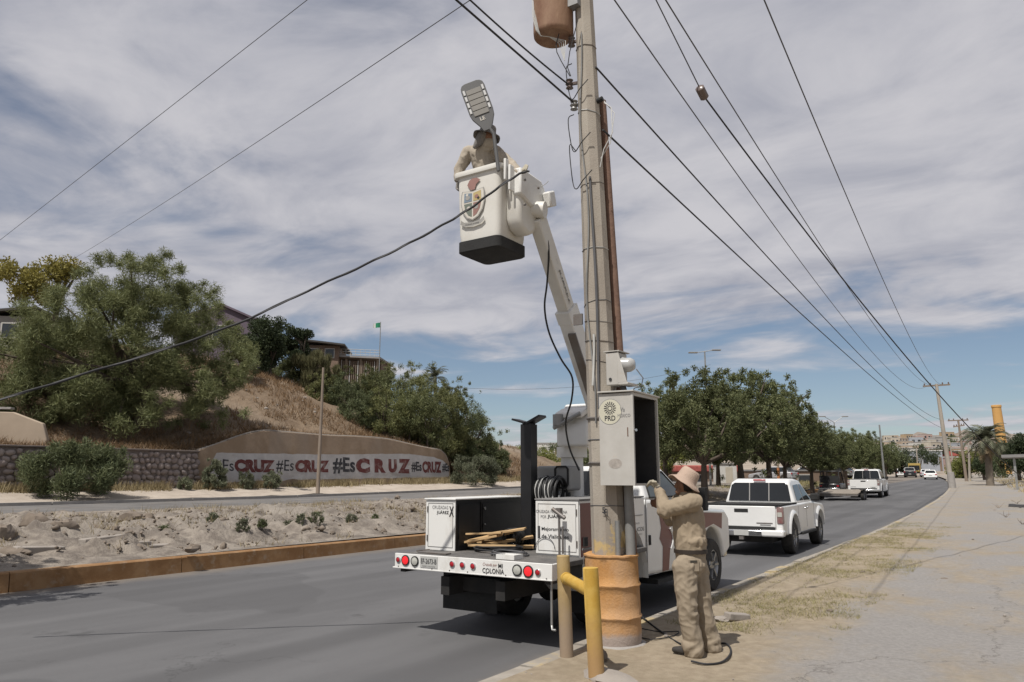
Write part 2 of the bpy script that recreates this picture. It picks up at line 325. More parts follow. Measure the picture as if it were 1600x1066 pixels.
q = NT('post_faded', .7); k = q.mix(q.mr(q.n(6, 6), .35, .66), (.33, .235, .10), (.38, .28, .14)); k = q.mix(q.mr(q.math('ADD', q.z, q.math('MULTIPLY', q.n(5, 5), .5)), 1.1, .6), k, (.275, .21, .15)); k = q.mix(q.mr(q.n(22, 6, .7), .62, .74, 0, .8), k, (.2, .13, .08)); q.done(k, q.n(60, 4), .25, .006)
M('rust_pipe', (.13, .075, .055), .85, scale=6, c2=(.2, .125, .09), bump=.3); M('rust_drum', (.15, .068, .04), .75, scale=4, c2=(.30, .19, .12), bump=.3, stretch=(1, 1, .35))
M('galv', (.32, .32, .31), .5, metal=.7, var=.2); M('conduit', (.21, .21, .205), .7, var=.15)
q = NT('cabinet_paint', .6); k = q.mix(q.mr(q.n(2, 6), .35, .66), (.40, .385, .355), (.47, .455, .425)); k = q.mix(q.mr(q.n(7, 6, .7), .62, .72, 0, .8), k, (.42, .26, .13)); k = q.mix(q.mr(q.n(18, 6, .7), .68, .74, 0, .8), k, (.15, .09, .06)); q.done(k, q.n(40, 4), .12, .004)
M('cabinet_shade', (.035, .034, .034), .85, var=.3); M('sticker', (.52, .50, .40), .6, var=.08); M('ink', (.03, .03, .032), .6); M('ink_grey', (.2, .2, .2), .6); M('mottled_grey', (.33, .30, .27), .7, var=.2, scale=30)
M('glass_globe', (.38, .38, .37), .25, spec=.6)
# --- vehicles
M('white_paint', (.68, .68, .665), .32, var=.05, scale=1.5, coat=.35, world=True); M('white_dull', (.68, .675, .65), .5, scale=3.5, c2=(.52, .49, .44), fac=(.52, .82), detail=9, coat=.1, stretch=(1.6, 1, .7))
M('bucket_white', (.66, .645, .60), .5, scale=2.5, c2=(.56, .535, .48), fac=(.45, .8)); M('maroon', (.13, .035, .035), .4, var=.1, coat=.2)
M('black_paint', (.012, .012, .013), .45, var=.3); M('black_rubber', (.022, .022, .022), .85, var=.3, bump=.2, bscale=60); M('tyre', (.024, .023, .022), .88, c2=(.05, .045, .04), bump=.2, scale=8)
M('deck', (.075, .072, .07), .75, scale=5, c2=(.15, .14, .13), bump=.3); M('under_black', (.014, .014, .014), .8, c2=(.035, .031, .028)); M('grey_plastic', (.25, .25, .245), .55, var=.1)
M('chrome', (.6, .6, .6), .2, metal=1., var=.08); M('rim', (.33, .33, .33), .35, metal=.8, var=.15); M('glass_dark', (.012, .014, .016), .06, spec=.6, var=.1); M('glass_green', (.05, .065, .06), .06, spec=.7)
M('red_lens', (.35, .012, .02), .2, spec=.6, var=.2, scale=60); M('clear_lens', (.42, .42, .38), .3, spec=.6, var=.15, scale=60); M('bezel', (.02, .02, .02), .6); M('plate', (.42, .42, .40), .5, var=.1)
M('lens_dark', (.16, .03, .03), .2, c2=(.3, .27, .25), scale=3, spec=.6); M('amber', (.5, .22, .03), .3); M('cloth_seat', (.07, .065, .06), .9); M('interior', (.03, .03, .03), .9)
# lit brake lamp
m = M('red_lit', (.6, .02, .03), .2, var=.1); m.node_tree.nodes['Principled BSDF'].inputs['Emission Color'].default_value = (1, .03, .03, 1); m.node_tree.nodes['Principled BSDF'].inputs['Emission Strength'].default_value = .45
M('steel_old', (.20, .195, .19), .55, metal=.5, c2=(.14, .11, .09)); M('trailer_tan', (.27, .24, .20), .8, c2=(.2, .17, .14), scale=3); M('car_black', (.018, .018, .02), .25, coat=.5); M('car_yellow', (.38, .27, .08), .5); M('car_red', (.35, .05, .035), .4, coat=.3); M('car_blue', (.05, .09, .2), .4, coat=.3); M('car_silver', (.4, .4, .41), .35, metal=.3, coat=.3)
M('wire_black', (.025, .025, .027), .7); M('wire_grey', (.085, .085, .09), .7); M('hose', (.02, .02, .02), .5); M('wire_white', (.45, .45, .43), .6); M('plank', (.42, .27, .13), .8, scale=3, c2=(.55, .38, .2), stretch=(1, 8, 8)); M('porcelain', (.12, .09, .08), .3)
M('lamp_grey', (.10, .10, .10), .5, var=.1); M('lamp_fin', (.22, .21, .19), .55); M('led', (.6, .6, .59), .2, spec=.7, var=.12, scale=80)
# emblem
M('em_blue', (.17, .22, .27), .6); M('em_green', (.15, .17, .14), .6); M('em_yellow', (.42, .33, .15), .6); M('em_red', (.27, .15, .13), .6); M('em_grey', (.3, .29, .27), .6); M('em_cream', (.55, .52, .46), .6)
# --- people
M('khaki_shirt', (.265, .212, .150), .95, scale=3, var=.1, bump=.35, bscale=9); M('khaki_pale', (.36, .315, .255), .95, scale=3, var=.1, bump=.35, bscale=9); M('khaki_trousers', (.275, .225, .165), .95, scale=3, var=.1, bump=.35, bscale=8); M('skin', (.20, .105, .065), .6, var=.08); M('hat_cloth', (.40, .30, .235), .95, bump=.3, bscale=80); M('hat_grey', (.13, .122, .115), .95, c2=(.24, .225, .21), bump=.3, bscale=60)
M('glove', (.36, .33, .26), .9, var=.15, bump=.3, bscale=60); M('belt', (.03, .022, .017), .6); M('shoe', (.04, .036, .033), .75, var=.25); M('hair', (.018, .014, .012), .8); M('pocket_dark', (.05, .045, .035), .9)
# --- buildings, far things
for nme, c in dict(h_cream=(.42, .38, .31), h_white=(.5, .49, .46), h_pink=(.38, .27, .24), h_green=(.27, .36, .29), h_grey=(.27, .26, .25), h_tan=(.36, .29, .22), h_ochre=(.36, .27, .17), h_purple=(.12, .095, .12), h_brown=(.19, .135, .1), h_blue=(.29, .31, .34)).items(): M(nme, c, .9, var=.14, scale=.6, bump=.2, bscale=4)
M('window_dark', (.03, .033, .037), .2, spec=.6); M('roof_red', (.33, .085, .07), .85, var=.2); M('roof_grey', (.2, .195, .19), .9); M('fence_dark', (.06, .055, .05), .8); M('fence_white', (.46, .45, .43), .7); M('wood_pole', (.19, .15, .115), .9, c2=(.26, .21, .17), stretch=(1, 1, .2), scale=9); M('tower_orange', (.50, .29, .10), .9, var=.08, scale=.3)
M('sign_blue', (.16, .2, .34), .6); M('sign_orange', (.42, .17, .07), .6); M('flag_green', (.02, .2, .1), .8); M('flag_white', (.6, .6, .58), .8); M('flag_red', (.4, .03, .04), .8); M('concrete', (.3, .28, .26), .92, bump=.4); M('chunk', (.28, .25, .22), .95, bump=.6, bscale=14)
M('clod', (.13, .105, .082), .97, c2=(.22, .18, .145), bump=.7, bscale=9, scale=3)
def leafmat(name, c1, c2, tr=.3, bark=False):
    m = bpy.data.materials.new(name); m.use_nodes = True; t = m.node_tree; t.nodes.clear(); n = t.nodes.new
    o = n('ShaderNodeOutputMaterial'); mx = n('ShaderNodeMixShader'); df = n('ShaderNodeBsdfPrincipled'); tl = n('ShaderNodeBsdfTranslucent'); g = n('ShaderNodeNewGeometry'); oi = n('ShaderNodeObjectInfo')
    df.inputs['Roughness'].default_value = .6; df.inputs['Specular IOR Level'].default_value = .25
    cm = n('ShaderNodeMix'); cm.data_type = 'RGBA'; t.links.new(g.outputs['Random Per Island'], cm.inputs[0]); cm.inputs[6].default_value = (*c1, 1); cm.inputs[7].default_value = (*c2, 1)
    hv = n('ShaderNodeHueSaturation'); mr = n('ShaderNodeMapRange'); t.links.new(oi.outputs['Random'], mr.inputs[0]); mr.inputs[3].default_value = .8; mr.inputs[4].default_value = 1.2
    t.links.new(mr.outputs[0], hv.inputs['Value']); t.links.new(cm.outputs[2], hv.inputs['Color'])
    t.links.new(hv.outputs[0], df.inputs['Base Color']); t.links.new(hv.outputs[0], tl.inputs[0]); mx.inputs[0].default_value = tr
    t.links.new(df.outputs[0], mx.inputs[1]); t.links.new(tl.outputs[0], mx.inputs[2]); t.links.new(mx.outputs[0], o.inputs[0]); MATS[name] = m
leafmat('leaf_mesquite', (.10, .118, .05), (.2, .21, .095)); leafmat('leaf_tree', (.08, .098, .042), (.18, .19, .085)); leafmat('leaf_shrub', (.08, .10, .048), (.15, .165, .08)); leafmat('leaf_grey', (.12, .135, .085), (.2, .21, .135))
leafmat('leaf_dark', (.03, .042, .02), (.06, .078, .036)); leafmat('leaf_yellow', (.21, .19, .055), (.36, .31, .08)); leafmat('leaf_lime', (.14, .155, .045), (.22, .23, .07)); leafmat('leaf_hill', (.095, .108, .042), (.205, .205, .085)); leafmat('leaf_palm', (.075, .085, .055), (.17, .175, .115)); leafmat('leaf_dead', (.17, .125, .075), (.27, .205, .125), .15)
leafmat('leaf_reed', (.12, .12, .055), (.2, .185, .095)); leafmat('grass_dry', (.24, .19, .10), (.38, .31, .18), .2); leafmat('grass_verge', (.17, .165, .07), (.33, .28, .15), .2); leafmat('grass_brown', (.15, .095, .05), (.26, .17, .095), .2)
M('bark', (.075, .058, .045), .95, c2=(.12, .095, .075), bump=.6, bscale=12, stretch=(1, 1, .3)); M('bark_light', (.14, .115, .09), .95, c2=(.2, .17, .135), bump=.5)
# ---------------------------------------------------------------- the lie of the land
def cshift(Y): return -3.5 * ((Y - 25) / 85) ** 2 if Y > 25 else 0.0
def rise(Y):
    if Y <= 25: return 0.0
    if Y <= 112: return 1.1 * ((Y - 25) / 87) ** 1.18
    if Y <= 160: return 1.1 + (Y - 112) * .0149
    return 1.815 + .00105 * (min(Y, 850) - 160) ** 1.6
def nz3(x, y, s, seed=0.0): return mnoise.fractal(Vector((x * s + seed, y * s - seed, seed * .37)), .6, 2.1, 5)
def ys_list(a, b, near=.5):
    out = [a]; y = a
    while y < b:
        y += max(near, abs(y - 8) * .05); out.append(min(y, b))
    return out
def sheet(name, us, ys, zf, m, smooth=True, follow=True):
    V = []; nu = len(us)
    for y in ys:
        c = cshift(min(y, 160)) if follow else 0
        for u in us: V.append((u + c, y, zf(u, y)))
    F = [(j * nu + i, j * nu + i + 1, (j + 1) * nu + i + 1, (j + 1) * nu + i) for j in range(len(ys) - 1) for i in range(nu - 1)]
    me = fast_mesh(name, V, F)
    if smooth: me.shade_smooth()
    return link(name, me, m)
LANE = ys_list(-25, 190, 1.0)
struct(sheet('ground', [-4000, -1500, -700, -400, -250, -150, -90, -50, -20, 0, 20, 60, 120, 250, 500, 1000, 4000], [-600, -200, -60, -20, 0, 25, 45, 65, 85, 112, 135, 160, 180, 200, 225, 260, 300, 340, 390, 440, 500, 560, 630, 700, 800, 900, 1000, 1300, 4000],
             lambda x, y: (rise(min(y, 1000)) - (.12 if y < 165 else .05)) * (1 if y > 0 else 1), 'far_ground', follow=False))
struct(sheet('road', [-13.5 + .6 * i for i in range(17)], LANE, lambda u, y: rise(y) + .012 * math.cos((u + 8.7) / 4.8 * 1.57), 'asphalt'))
# pavement on the right, with low lumps of sand
def walk_z(u, y):
    z = .15 + rise(y)
    if u > -3.5: z += .035 * nz3(u, y, .8, 3.) * min(1, (u + 3.5) / .6) + .015 * nz3(u, y, 3.5, 9.)
    if u > 0.4: z += blend(0, .12 + .10 * max(0, nz3(u, y, .5, 5.)), (u - .4) / 1.6)
    if u > 5: z += (u - 5) * .01
    return z
U = list(np.arange(-3.72, 2.01, .18)) + [2.4, 3, 4, 5.5, 8, 12, 20, 35, 60]
struct(sheet('pavement', U, ys_list(-10, 60, .22) + ys_list(60, 190, 3)[1:], walk_z, 'sand_pavement'))
# right kerb: worn cast lengths, each proud or sunk a little
kb = None
kerb_root = struct(thing('kerb', 'worn concrete kerb edging the sandy pavement', 'kerb')); del kerb_root['category']
y = -6.0; i = 0
while y < 120:
    L = 1.0 if y < 40 else 4.0
    b = MB(); z = rise(y); z2 = rise(y + L); c0, c1 = cshift(y), cshift(y + L); dz = random.uniform(-.012, .012); g = .012
    v = []
    for yy, zz_, cc_ in ((y + g, z, c0), (y + L - g, z2, c1)):
        v += [(-3.92 + cc_, yy, zz_ - .1), (-3.9 + cc_, yy, zz_ + .125 + dz), (-3.87 + cc_, yy, zz_ + .15 + dz), (-3.70 + cc_, yy, zz_ + .152 + dz), (-3.68 + cc_, yy, zz_ - .1)]
    b.add(v, [(0, 1, 2, 3, 4), (9, 8, 7, 6, 5)] + [(k_, k_ + 5, (k_ + 1) % 5 + 5, (k_ + 1) % 5) for k_ in range(5)])
    b.build('kerb_length', 'kerb_worn', kerb_root); y += L
# tall orange kerb of the median
mk_root = struct(thing('median_kerb', 'tall orange painted kerb along the earth median', 'kerb')); del mk_root['category']
y = -6.0
while y < 150:
    L = 3.0 if y < 45 else 8.0
    b = MB(); c0, c1 = cshift(y), cshift(y + L); g = .008; hk = .31
    v = []
    for yy, cc_ in ((y + g, c0), (y + L - g, c1)):
        z = rise(yy); h_ = hk - .004 * max(0, min(20, yy - 5))
        v += [(-13.46 + cc_, yy, z - .1), (-13.49 + cc_, yy, z + h_ - .02), (-13.52 + cc_, yy, z + h_), (-13.72 + cc_, yy, z + h_), (-13.72 + cc_, yy, z - .1)]
    b.add(v, [(0, 1, 2, 3, 4), (9, 8, 7, 6, 5)] + [(k_, k_ + 5, (k_ + 1) % 5 + 5, (k_ + 1) % 5) for k_ in range(5)])
    b.build('kerb_length', 'kerb_orange', mk_root); y += L
# median, second carriageway, sand strip
MU = [(-13.7, .30), (-14.1, .33), (-15.2, .44), (-17, .62), (-19, .72), (-22, .74), (-24.2, .74)]
def med_z(u, y):
    z = interp(-u, [-a for a, _ in MU], [b for _, b in MU]) + rise(y)
    w = min(1, max(0, (-13.7 - u) / 1.2)) * min(1, max(0, (u + 24.2) / 1.5))
    lump = nz3(u, y, .55, 2.) + .5 * nz3(u, y, 1.7, 8.)
    f = blend(1.0, .25, (y - 18) / 15)
    fine_ = nz3(u, y, 3.2, 13.)
    z += w * f * (.15 * lump + .06 * fine_ + ((.22 * max(0, lump - .1) + .10 * abs(fine_)) if -19.5 < u < -14.4 else 0))
    # broken, washed-out hollows in the near part
    if y < 16: z -= w * .22 * max(0, nz3(u, y, .9, 21.) - .25)
    return z
struct(sheet('median', list(np.arange(-24.2, -13.69, .14)), ys_list(-12, 60, .16) + ys_list(60, 150, 2)[1:], med_z, 'earth'))
struct(sheet('side_road', [-31 + .7 * i for i in range(11)], ys_list(-12, 130, 1.5), lambda u, y: .735 + rise(y), 'asphalt_grey'))
sk = struct(thing('side_kerb', 'low concrete kerb of the far side street', 'kerb')); del sk['category']
y = -9.0
while y < 110:
    b = MB(); L = 6.0; c0, c1 = cshift(y), cshift(y + L); v = []
    for yy, cc_ in ((y + .02, c0), (y + L - .02, c1)):
        z = rise(yy) + .735; v += [(-31 + cc_, yy, z - .2), (-31 + cc_, yy, z + .12), (-31.25 + cc_, yy, z + .12), (-31.25 + cc_, yy, z - .2)]
    b.add(v, [(0, 1, 2, 3), (7, 6, 5, 4)] + [(k_, k_ + 4, (k_ + 1) % 4 + 4, (k_ + 1) % 4) for k_ in range(4)])
    b.build('kerb_length', 'concrete', sk); y += L
def strip_z(u, y):
    z = .84 + rise(y) + blend(0, .36, (-31.3 - u) / 4.0) + .06 * nz3(u, y, .5, 4.)
    if y > 50: z += blend(0, .25, (y - 50) / 4) * 0
    return z
struct(sheet('sand_strip', [-31.24, -31.6] + list(np.arange(-32, -35.61, -.4)), ys_list(-12, 110, .5), strip_z, 'pale_sand'))
# hill behind the walls
WX = -35.6
def hill_top(Y): return interp(Y, [-30, 20, 38, 48, 59, 66, 73, 79, 100], [16.5, 16.5, 16.0, 14.0, 12.2, 9.0, 4.6, 1.3, .8])
def wall_top(Y): return interp(Y, [10, 24.1, 28.2, 38.6, 41.3, 44.2, 45.2, 47, 52, 80, 100], [3.1, 3.15, 4.25, 4.25, 3.95, 3.6, 2.9, 1.9, 1.5, 1.2, .7])
def hill_z(X, Y):
    d = WX - X; base = wall_top(Y) - .05; top = max(base + .2, hill_top(Y))
    z = min(base + .18 * min(d, 2.5) + max(0, d - 2.5) * .52, 1e9)
    t = (top - base); s = z - base
    z = base + t * (1 - math.exp(-s / max(t, .5) * 1.15)) if t > 0 else base
    z += min(1, d / 2) * (.35 * nz3(X, Y, .16, 6.) + .16 * nz3(X, Y, .7, 3.))
    return z + (rise(Y) * .5 if Y > 45 else 0)
HX = list(np.arange(-35.6, -70, -.6)) + list(np.arange(-70, -150, -4)); HY = list(np.arange(-30, 100.1, .8))
hv = [(x, y, hill_z(x, y)) for y in HY for x in HX]; nx = len(HX)
me = fast_mesh('hillside', hv, [(j * nx + i, (j + 1) * nx + i, (j + 1) * nx + i + 1, j * nx + i + 1) for j in range(len(HY) - 1) for i in range(nx - 1)]); me.shade_smooth()
struct(link('hillside', me, 'hill_earth'))
# waste ground beyond the hill on the left and the far range of hills
def lot_z(u, y): return 1.1 + rise(y) + .12 * nz3(u, y, .2, 7.)
struct(sheet('waste_ground', [-35.2, -40, -46, -54, -65, -80, -110, -170, -260], ys_list(84, 230, 3), lambda u, y: lot_z(u, y), 'pale_sand', follow=False))
def hills():
    V = []; F = []; n = 260
    for i in range(n):
        az = R(-75 + 115 * i / (n - 1)); D = 2600
        px = 800 + FPX * math.tan(az + YAW) if abs(az + YAW) < 1.2 else 0
        deg = math.degrees(az); yv = interp(deg, [-75, -45, -36, -30, -20, -12, -9.5, -7.6, -6.2, -5.2, -3.9, -2.6, -1.2, 1, 6, 40], [706, 708, 712, 714, 710, 704, 698, 690, 679, 677, 681, 675, 679, 684, 692, 700])
        hgt = (745 - yv) / 1180 * 3360 * .88 + 9 * mnoise.fractal(Vector((i * .5, 3.1, 0)), .8, 2, 5)
        for j, (dd, hh) in enumerate(((0, 8), (250, .40 * hgt), (500, .72 * hgt), (760, hgt), (1300, .7 * hgt))):
            r_ = D + dd; k_ = 1 + .12 * mnoise.noise(Vector((i * .6, j * 1.3, 4.)))
            V.append((math.sin(az) * r_, math.cos(az) * r_, hh * (k_ if 0 < j < 4 else 1) + (0 if j else -10)))
    for i in range(n - 1):
        for j in range(4): F.append((i * 5 + j, i * 5 + j + 1, (i + 1) * 5 + j + 1, (i + 1) * 5 + j))
    me = fast_mesh('far_hills', V, F); me.shade_smooth(); struct(link('far_hills', me, 'far_hills'))
hills()
# ---------------------------------------------------------------- wheels (shared)
def wheel(parent, c, r, w, side, rim='rim', rr=.58):
    """wheel about the x axis; side = +1 outer face towards +x; c in the parent's frame"""
    c = Vector(c); t = MB(); n = 28
    prof = [(rr * r, -w / 2), (r * .90, -w / 2), (r * .97, -w * .42), (r, -w * .25), (r, w * .25), (r * .97, w * .42), (r * .90, w / 2), (rr * r, w / 2), (rr * r, -w / 2)]
    RX = Matrix.Rotation(R(90) * side, 3, 'Y')
    t.lathe(prof, n, c, RX, True)
    ty = t.build('tyre', 'tyre', parent, smooth=35)
    h = MB(); h.lathe([(rr * r * 1.02, -w * .3), (rr * r * 1.02, w * .46), (rr * r * .93, w * .47), (rr * r * .86, w * .32), (rr * r * .4, w * .28), (rr * r * .34, w * .36), (.02, w * .37)], n, c, RX)
    hb = h.build('rim', rim, ty, smooth=35)
    s_ = MB()
    for k in range(6):
        a = k * math.pi / 3; d = Vector((0, math.cos(a), math.sin(a))); o = Vector((side * w * .36, 0, 0))
        s_.bar(c + o + d * rr * r * .3, c + o * 1.15 + d * rr * r * .9, .05 * r / .38, .03)
    s_.build('spokes', rim, hb)
    return ty

# ---------------------------------------------------------------- bucket truck
TB = Vector((-5.17, 9.4, 0))
truck = thing('bucket_truck', 'white service truck with maroon stripes, flat bed and raised boom parked behind utility pole', 'truck', TB)
def T(): return MB(TB)
XL, XR, YR = -6.24, -4.09, 6.95
b = T(); b.box(-5.62, -5.50, 7.05, 13.0, .48, .68); b.box(-4.86, -4.74, 7.05, 13.0, .48, .68); b.box(-5.6, -4.8, 7.3, 7.4, .5, .66); b.box(-5.6, -4.8, 9.6, 9.75, .5, .66); b.cyl((-5.95, 8.75, .4), (-4.4, 8.75, .4), .07); b.ball((-5.18, 8.75, .4), .17); b.box(-5.45, -4.9, 10.0, 12.9, .32, .55); b.cyl((-5.3, 7.5, .42), (-5.3, 9.2, .42), .05)
b.build('chassis', 'under_black', truck)
b = T(); b.box(XL + .02, XR - .02, 6.985, 9.42, .845, .905); dk = b.build('deck', 'deck', truck, bevel=.008)
b = T(); b.prism([(6.99, .84), (7.6, .84), (7.6, .66), (7.25, .7)], 'x', XL + .06, XR - .06); b.box(XL + .05, XL + .12, 7.0, 9.3, .7, .845); b.box(XR - .12, XR - .05, 7.0, 7.7, .7, .845); b.build('bed_frame', 'under_black', truck)
b = T(); b.box(XL, XR, YR, YR + .03, .755, .912); b.box(XL - .03, XR, YR - .004, YR + .1, .742, .757); b.box(XR - .03, XR, YR + .032, YR + .16, .757, .91); bumper = b.build('rear_bumper', 'white_dull', truck, bevel=.004)
def lamp(px, py, r, lens, ring=True):
    p = aty(px, py, YR); k = T(); k.lathe([(r * 1.28, 0), (r * 1.28, .012), (r * 1.05, .016), (r * 1.0, .006), (.001, .006)], 20, p, Matrix.Rotation(R(90), 3, 'X')); o = k.build('tail_lamp', 'bezel' if ring else 'chrome', bumper, smooth=40)
    k = T(); k.lathe([(r, 0), (r * .98, .010), (r * .6, .016), (.001, .018)], 20, p + Vector((0, -.004, 0)), Matrix.Rotation(R(90), 3, 'X')); l_ = k.build('lens', lens, bumper, smooth=40)
for px, py, r, l_, rg in ((623, 874.5, .026, 'red_lens', 0), (634, 875.5, .047, 'red_lit', 1), (648.5, 877, .045, 'clear_lens', 1), (707, 881.5, .028, 'red_lens', 0), (723, 883, .028, 'red_lens', 0), (739.5, 884.8, .028, 'red_lens', 0), (808.5, 891, .047, 'clear_lens', 1), (825.8, 893, .049, 'red_lit', 1), (841, 894.5, .027, 'red_lens', 0)): lamp(px, py, r, l_, rg)
pa, pb = aty(657, 885, YR), aty(684, 868, YR)
k = T(); k.box(pa.x, pb.x, YR - .006, YR - .001, .775, .90); pl_ = k.build('licence_plate', 'plate', bumper)
text('EF-2673-B', (pa.x + .012, YR - .008, .82), (1, 0, 0), (0, 0, 1), pb.x - pa.x - .024, .055, 'ink', bumper, 'plate_number')
text('TRANSP. CHIHUAHUA', (pa.x + .03, YR - .008, .785), (1, 0, 0), (0, 0, 1), pb.x - pa.x - .06, .016, 'ink_grey', bumper, 'plate_state')
q0 = aty(754, 890, YR).x; q1 = aty(788, 890, YR).x
text('COLONIA', (q0, YR - .002, .772), (1, 0, 0), (0, 0, 1), q1 - q0, .052, 'ink', bumper, bold=.012)
text('MI', (q0 + (q1 - q0) * .73, YR - .002, .835), (1, 0, 0), (0, 0, 1), (q1 - q0) * .2, .045, 'ink', bumper, bold=.012)
text('Cruzada por', (q0 + .005, YR - .002, .838), (1, 0, 0), (0, 0, 1), (q1 - q0) * .66, .042, 'em_red', bumper, shear=.3)
# left tool chest
b = T(); b.box(-6.26, -5.80, 7.55, 9.15, .907, 1.515); ch = b.build('tool_chest', 'black_paint', truck, bevel=.006)
b = T(); b.box(-6.262, -5.802, 7.535, 7.548, .909, 1.512); e_ = b.build('chest_end_panel', 'white_dull', ch)
b = T(); b.box(-6.28, -5.785, 7.515, 9.17, 1.517, 1.535); b.build('chest_lid', 'white_dull', ch, bevel=.004)
b = T(); b.box(-5.798, -5.785, 8.06, 8.075, .93, 1.48); b.box(-5.798, -5.788, 7.60, 8.03, .96, 1.46); b.box(-5.798, -5.788, 8.1, 9.1, .96, 1.46); b.build('chest_door', 'black_paint', ch)
for z_, r_ in ((1.4, .02), (1.2, .012)): b = T(); b.cyl((-5.785, 8.12, z_), (-5.767, 8.12, z_), r_); b.build('latch', 'chrome', ch)
text('CRUZADAS', (-6.16, 7.533, 1.405), (1, 0, 0), (0, 0, 1), .25, .042, 'ink_grey', ch)
text('JUÁREZ', (-6.09, 7.533, 1.335), (1, 0, 0), (0, 0, 1), .19, .058, 'ink', ch, bold=.012)
text('X', (-5.895, 7.533, 1.315), (1, 0, 0), (0, 0, 1), .075, .125, 'ink', ch, bold=.03)
# black boom rest post with its V cradle
b = T(); b.box(-5.33, -5.17, 8.28, 8.44, .907, 2.47); b.box(-5.42, -5.08, 8.2, 8.52, .907, .93); post = b.build('boom_rest_post', 'black_paint', truck, bevel=.006)
b = T(); b.obox((-5.36, 8.36, 2.512), (.10, 0, -.028), (0, .09, 0), (.004, 0, .012)); b.obox((-5.14, 8.36, 2.525), (.10, 0, .045), (0, .09, 0), (-.006, 0, .013)); b.box(-5.3, -5.2, 8.28, 8.44, 2.47, 2.5); b.build('cradle', 'black_paint', post)
# service body on the right
def arch(yc, zc, r, a0, a1, n=12): return [(yc + r * math.cos(R(a0 + (a1 - a0) * i / n)), zc + r * math.sin(R(a0 + (a1 - a0) * i / n))) for i in range(n + 1)]
prof = [(7.76, 1.53), (7.76, .70), (7.98, .50)] + arch(8.78, .5, .74, 180, 0) + [(9.58, .5), (9.58, 1.53)]
b = T(); b.prism(prof, 'x', -4.76, -4.2); sb = b.build('service_body', 'white_paint', truck, bevel=.012)
prof2 = [(7.76, 1.35), (7.76, .70), (7.98, .50)] + arch(8.78, .5, .74, 180, 0) + [(9.58, .5), (9.58, .905), (9.2, .905), (9.2, 1.35)]
b = T(); b.box(-4.772, -4.205, 7.742, 7.757, .925, 1.52); b.build('rear_panel', 'white_dull', sb, bevel=.003)
b = T(); b.box(-4.78, -4.19, 7.735, 9.55, 1.532, 1.548); b.build('top_edge', 'roof_grey', sb)
b = T(); b.add([(-4.197, 7.775, 1.50), (-4.197, 8.42, 1.50), (-4.197, 8.12, .95), (-4.197, 7.93, .80), (-4.197, 7.775, .86)], [(0, 1, 2, 3, 4)]); b.build('stripe', 'maroon', sb)
b = T(); b.box(-4.199, -4.185, 7.80, 8.30, .98, 1.00); b.box(-4.199, -4.188, 8.45, 8.458, .95, 1.5); b.box(-4.199, -4.188, 9.02, 9.028, 1.26, 1.5); b.box(-4.199, -4.188, 8.3, 9.5, 1.3, 1.306); b.build('door_seam', 'roof_grey', sb)
for y0_, y1_, z0_, z1_ in ((7.83, 7.92, 1.02, 1.12), (8.9, 8.98, 1.36, 1.42)): b = T(); b.box(-4.199, -4.18, y0_, y1_, z0_, z1_); b.build('compartment_latch', 'black_rubber', sb)
b = T()
for i in range(13):
    a0, a1 = R(180 - 15 * i), R(180 - 15 * (i + 1))
    if i < 12: b.add([(-4.2, 8.78 + .74 * math.cos(a0), .5 + .74 * math.sin(a0)), (-4.15, 8.78 + .75 * math.cos(a0), .5 + .75 * math.sin(a0)), (-4.15, 8.78 + .75 * math.cos(a1), .5 + .75 * math.sin(a1)), (-4.2, 8.78 + .74 * math.cos(a1), .5 + .74 * math.sin(a1)),
                      (-4.2, 8.78 + .80 * math.cos(a0), .5 + .80 * math.sin(a0)), (-4.2, 8.78 + .80 * math.cos(a1), .5 + .80 * math.sin(a1))], [(0, 1, 2, 3), (1, 4, 5, 2)])
b.build('wheel_arch', 'white_paint', sb)
text('SERVICIOS PÚBLICOS', (-4.198, 8.56, 1.10), (0, 1, 0), (0, 0, 1), .98, .062, 'ink_grey', sb, bold=.012)
text('DIRECCIÓN DE', (-4.198, 9.1, 1.19), (0, 1, 0), (0, 0, 1), .3, .028, 'ink_grey', sb); text('MUNICIPIO DE JUÁREZ', (-4.198, 8.98, 1.05), (0, 1, 0), (0, 0, 1), .5, .022, 'ink_grey', sb)
yq = 7.740
text('CRUZADA NOCTURNA', (-4.765, yq, 1.385), (1, 0, 0), (0, 0, 1), .42, .034, 'ink_grey', sb, bold=.01)
text('POR', (-4.70, yq, 1.325), (1, 0, 0), (0, 0, 1), .075, .035, 'ink_grey', sb); text('JUÁREZ', (-4.61, yq, 1.32), (1, 0, 0), (0, 0, 1), .24, .055, 'ink', sb, bold=.02)
text('Mejoramiento', (-4.69, yq, 1.175), (1, 0, 0), (0, 0, 1), .36, .05, 'ink', sb, bold=.012); text('de Vialidades', (-4.69, yq, 1.10), (1, 0, 0), (0, 0, 1), .36, .045, 'ink', sb, bold=.012)
b = T(); b.box(-4.745, -4.712, yq - .001, yq, 1.095, 1.235); b.build('label_bar', 'ink', sb)
b = T(); b.tube([(-4.76 + .12 + .13 * math.cos(a), yq - .01, .98 + .13 * math.sin(a)) for a in np.linspace(0.0, math.pi, 12)], .004, 5); b.build('wire_loop', 'wire_grey', sb)
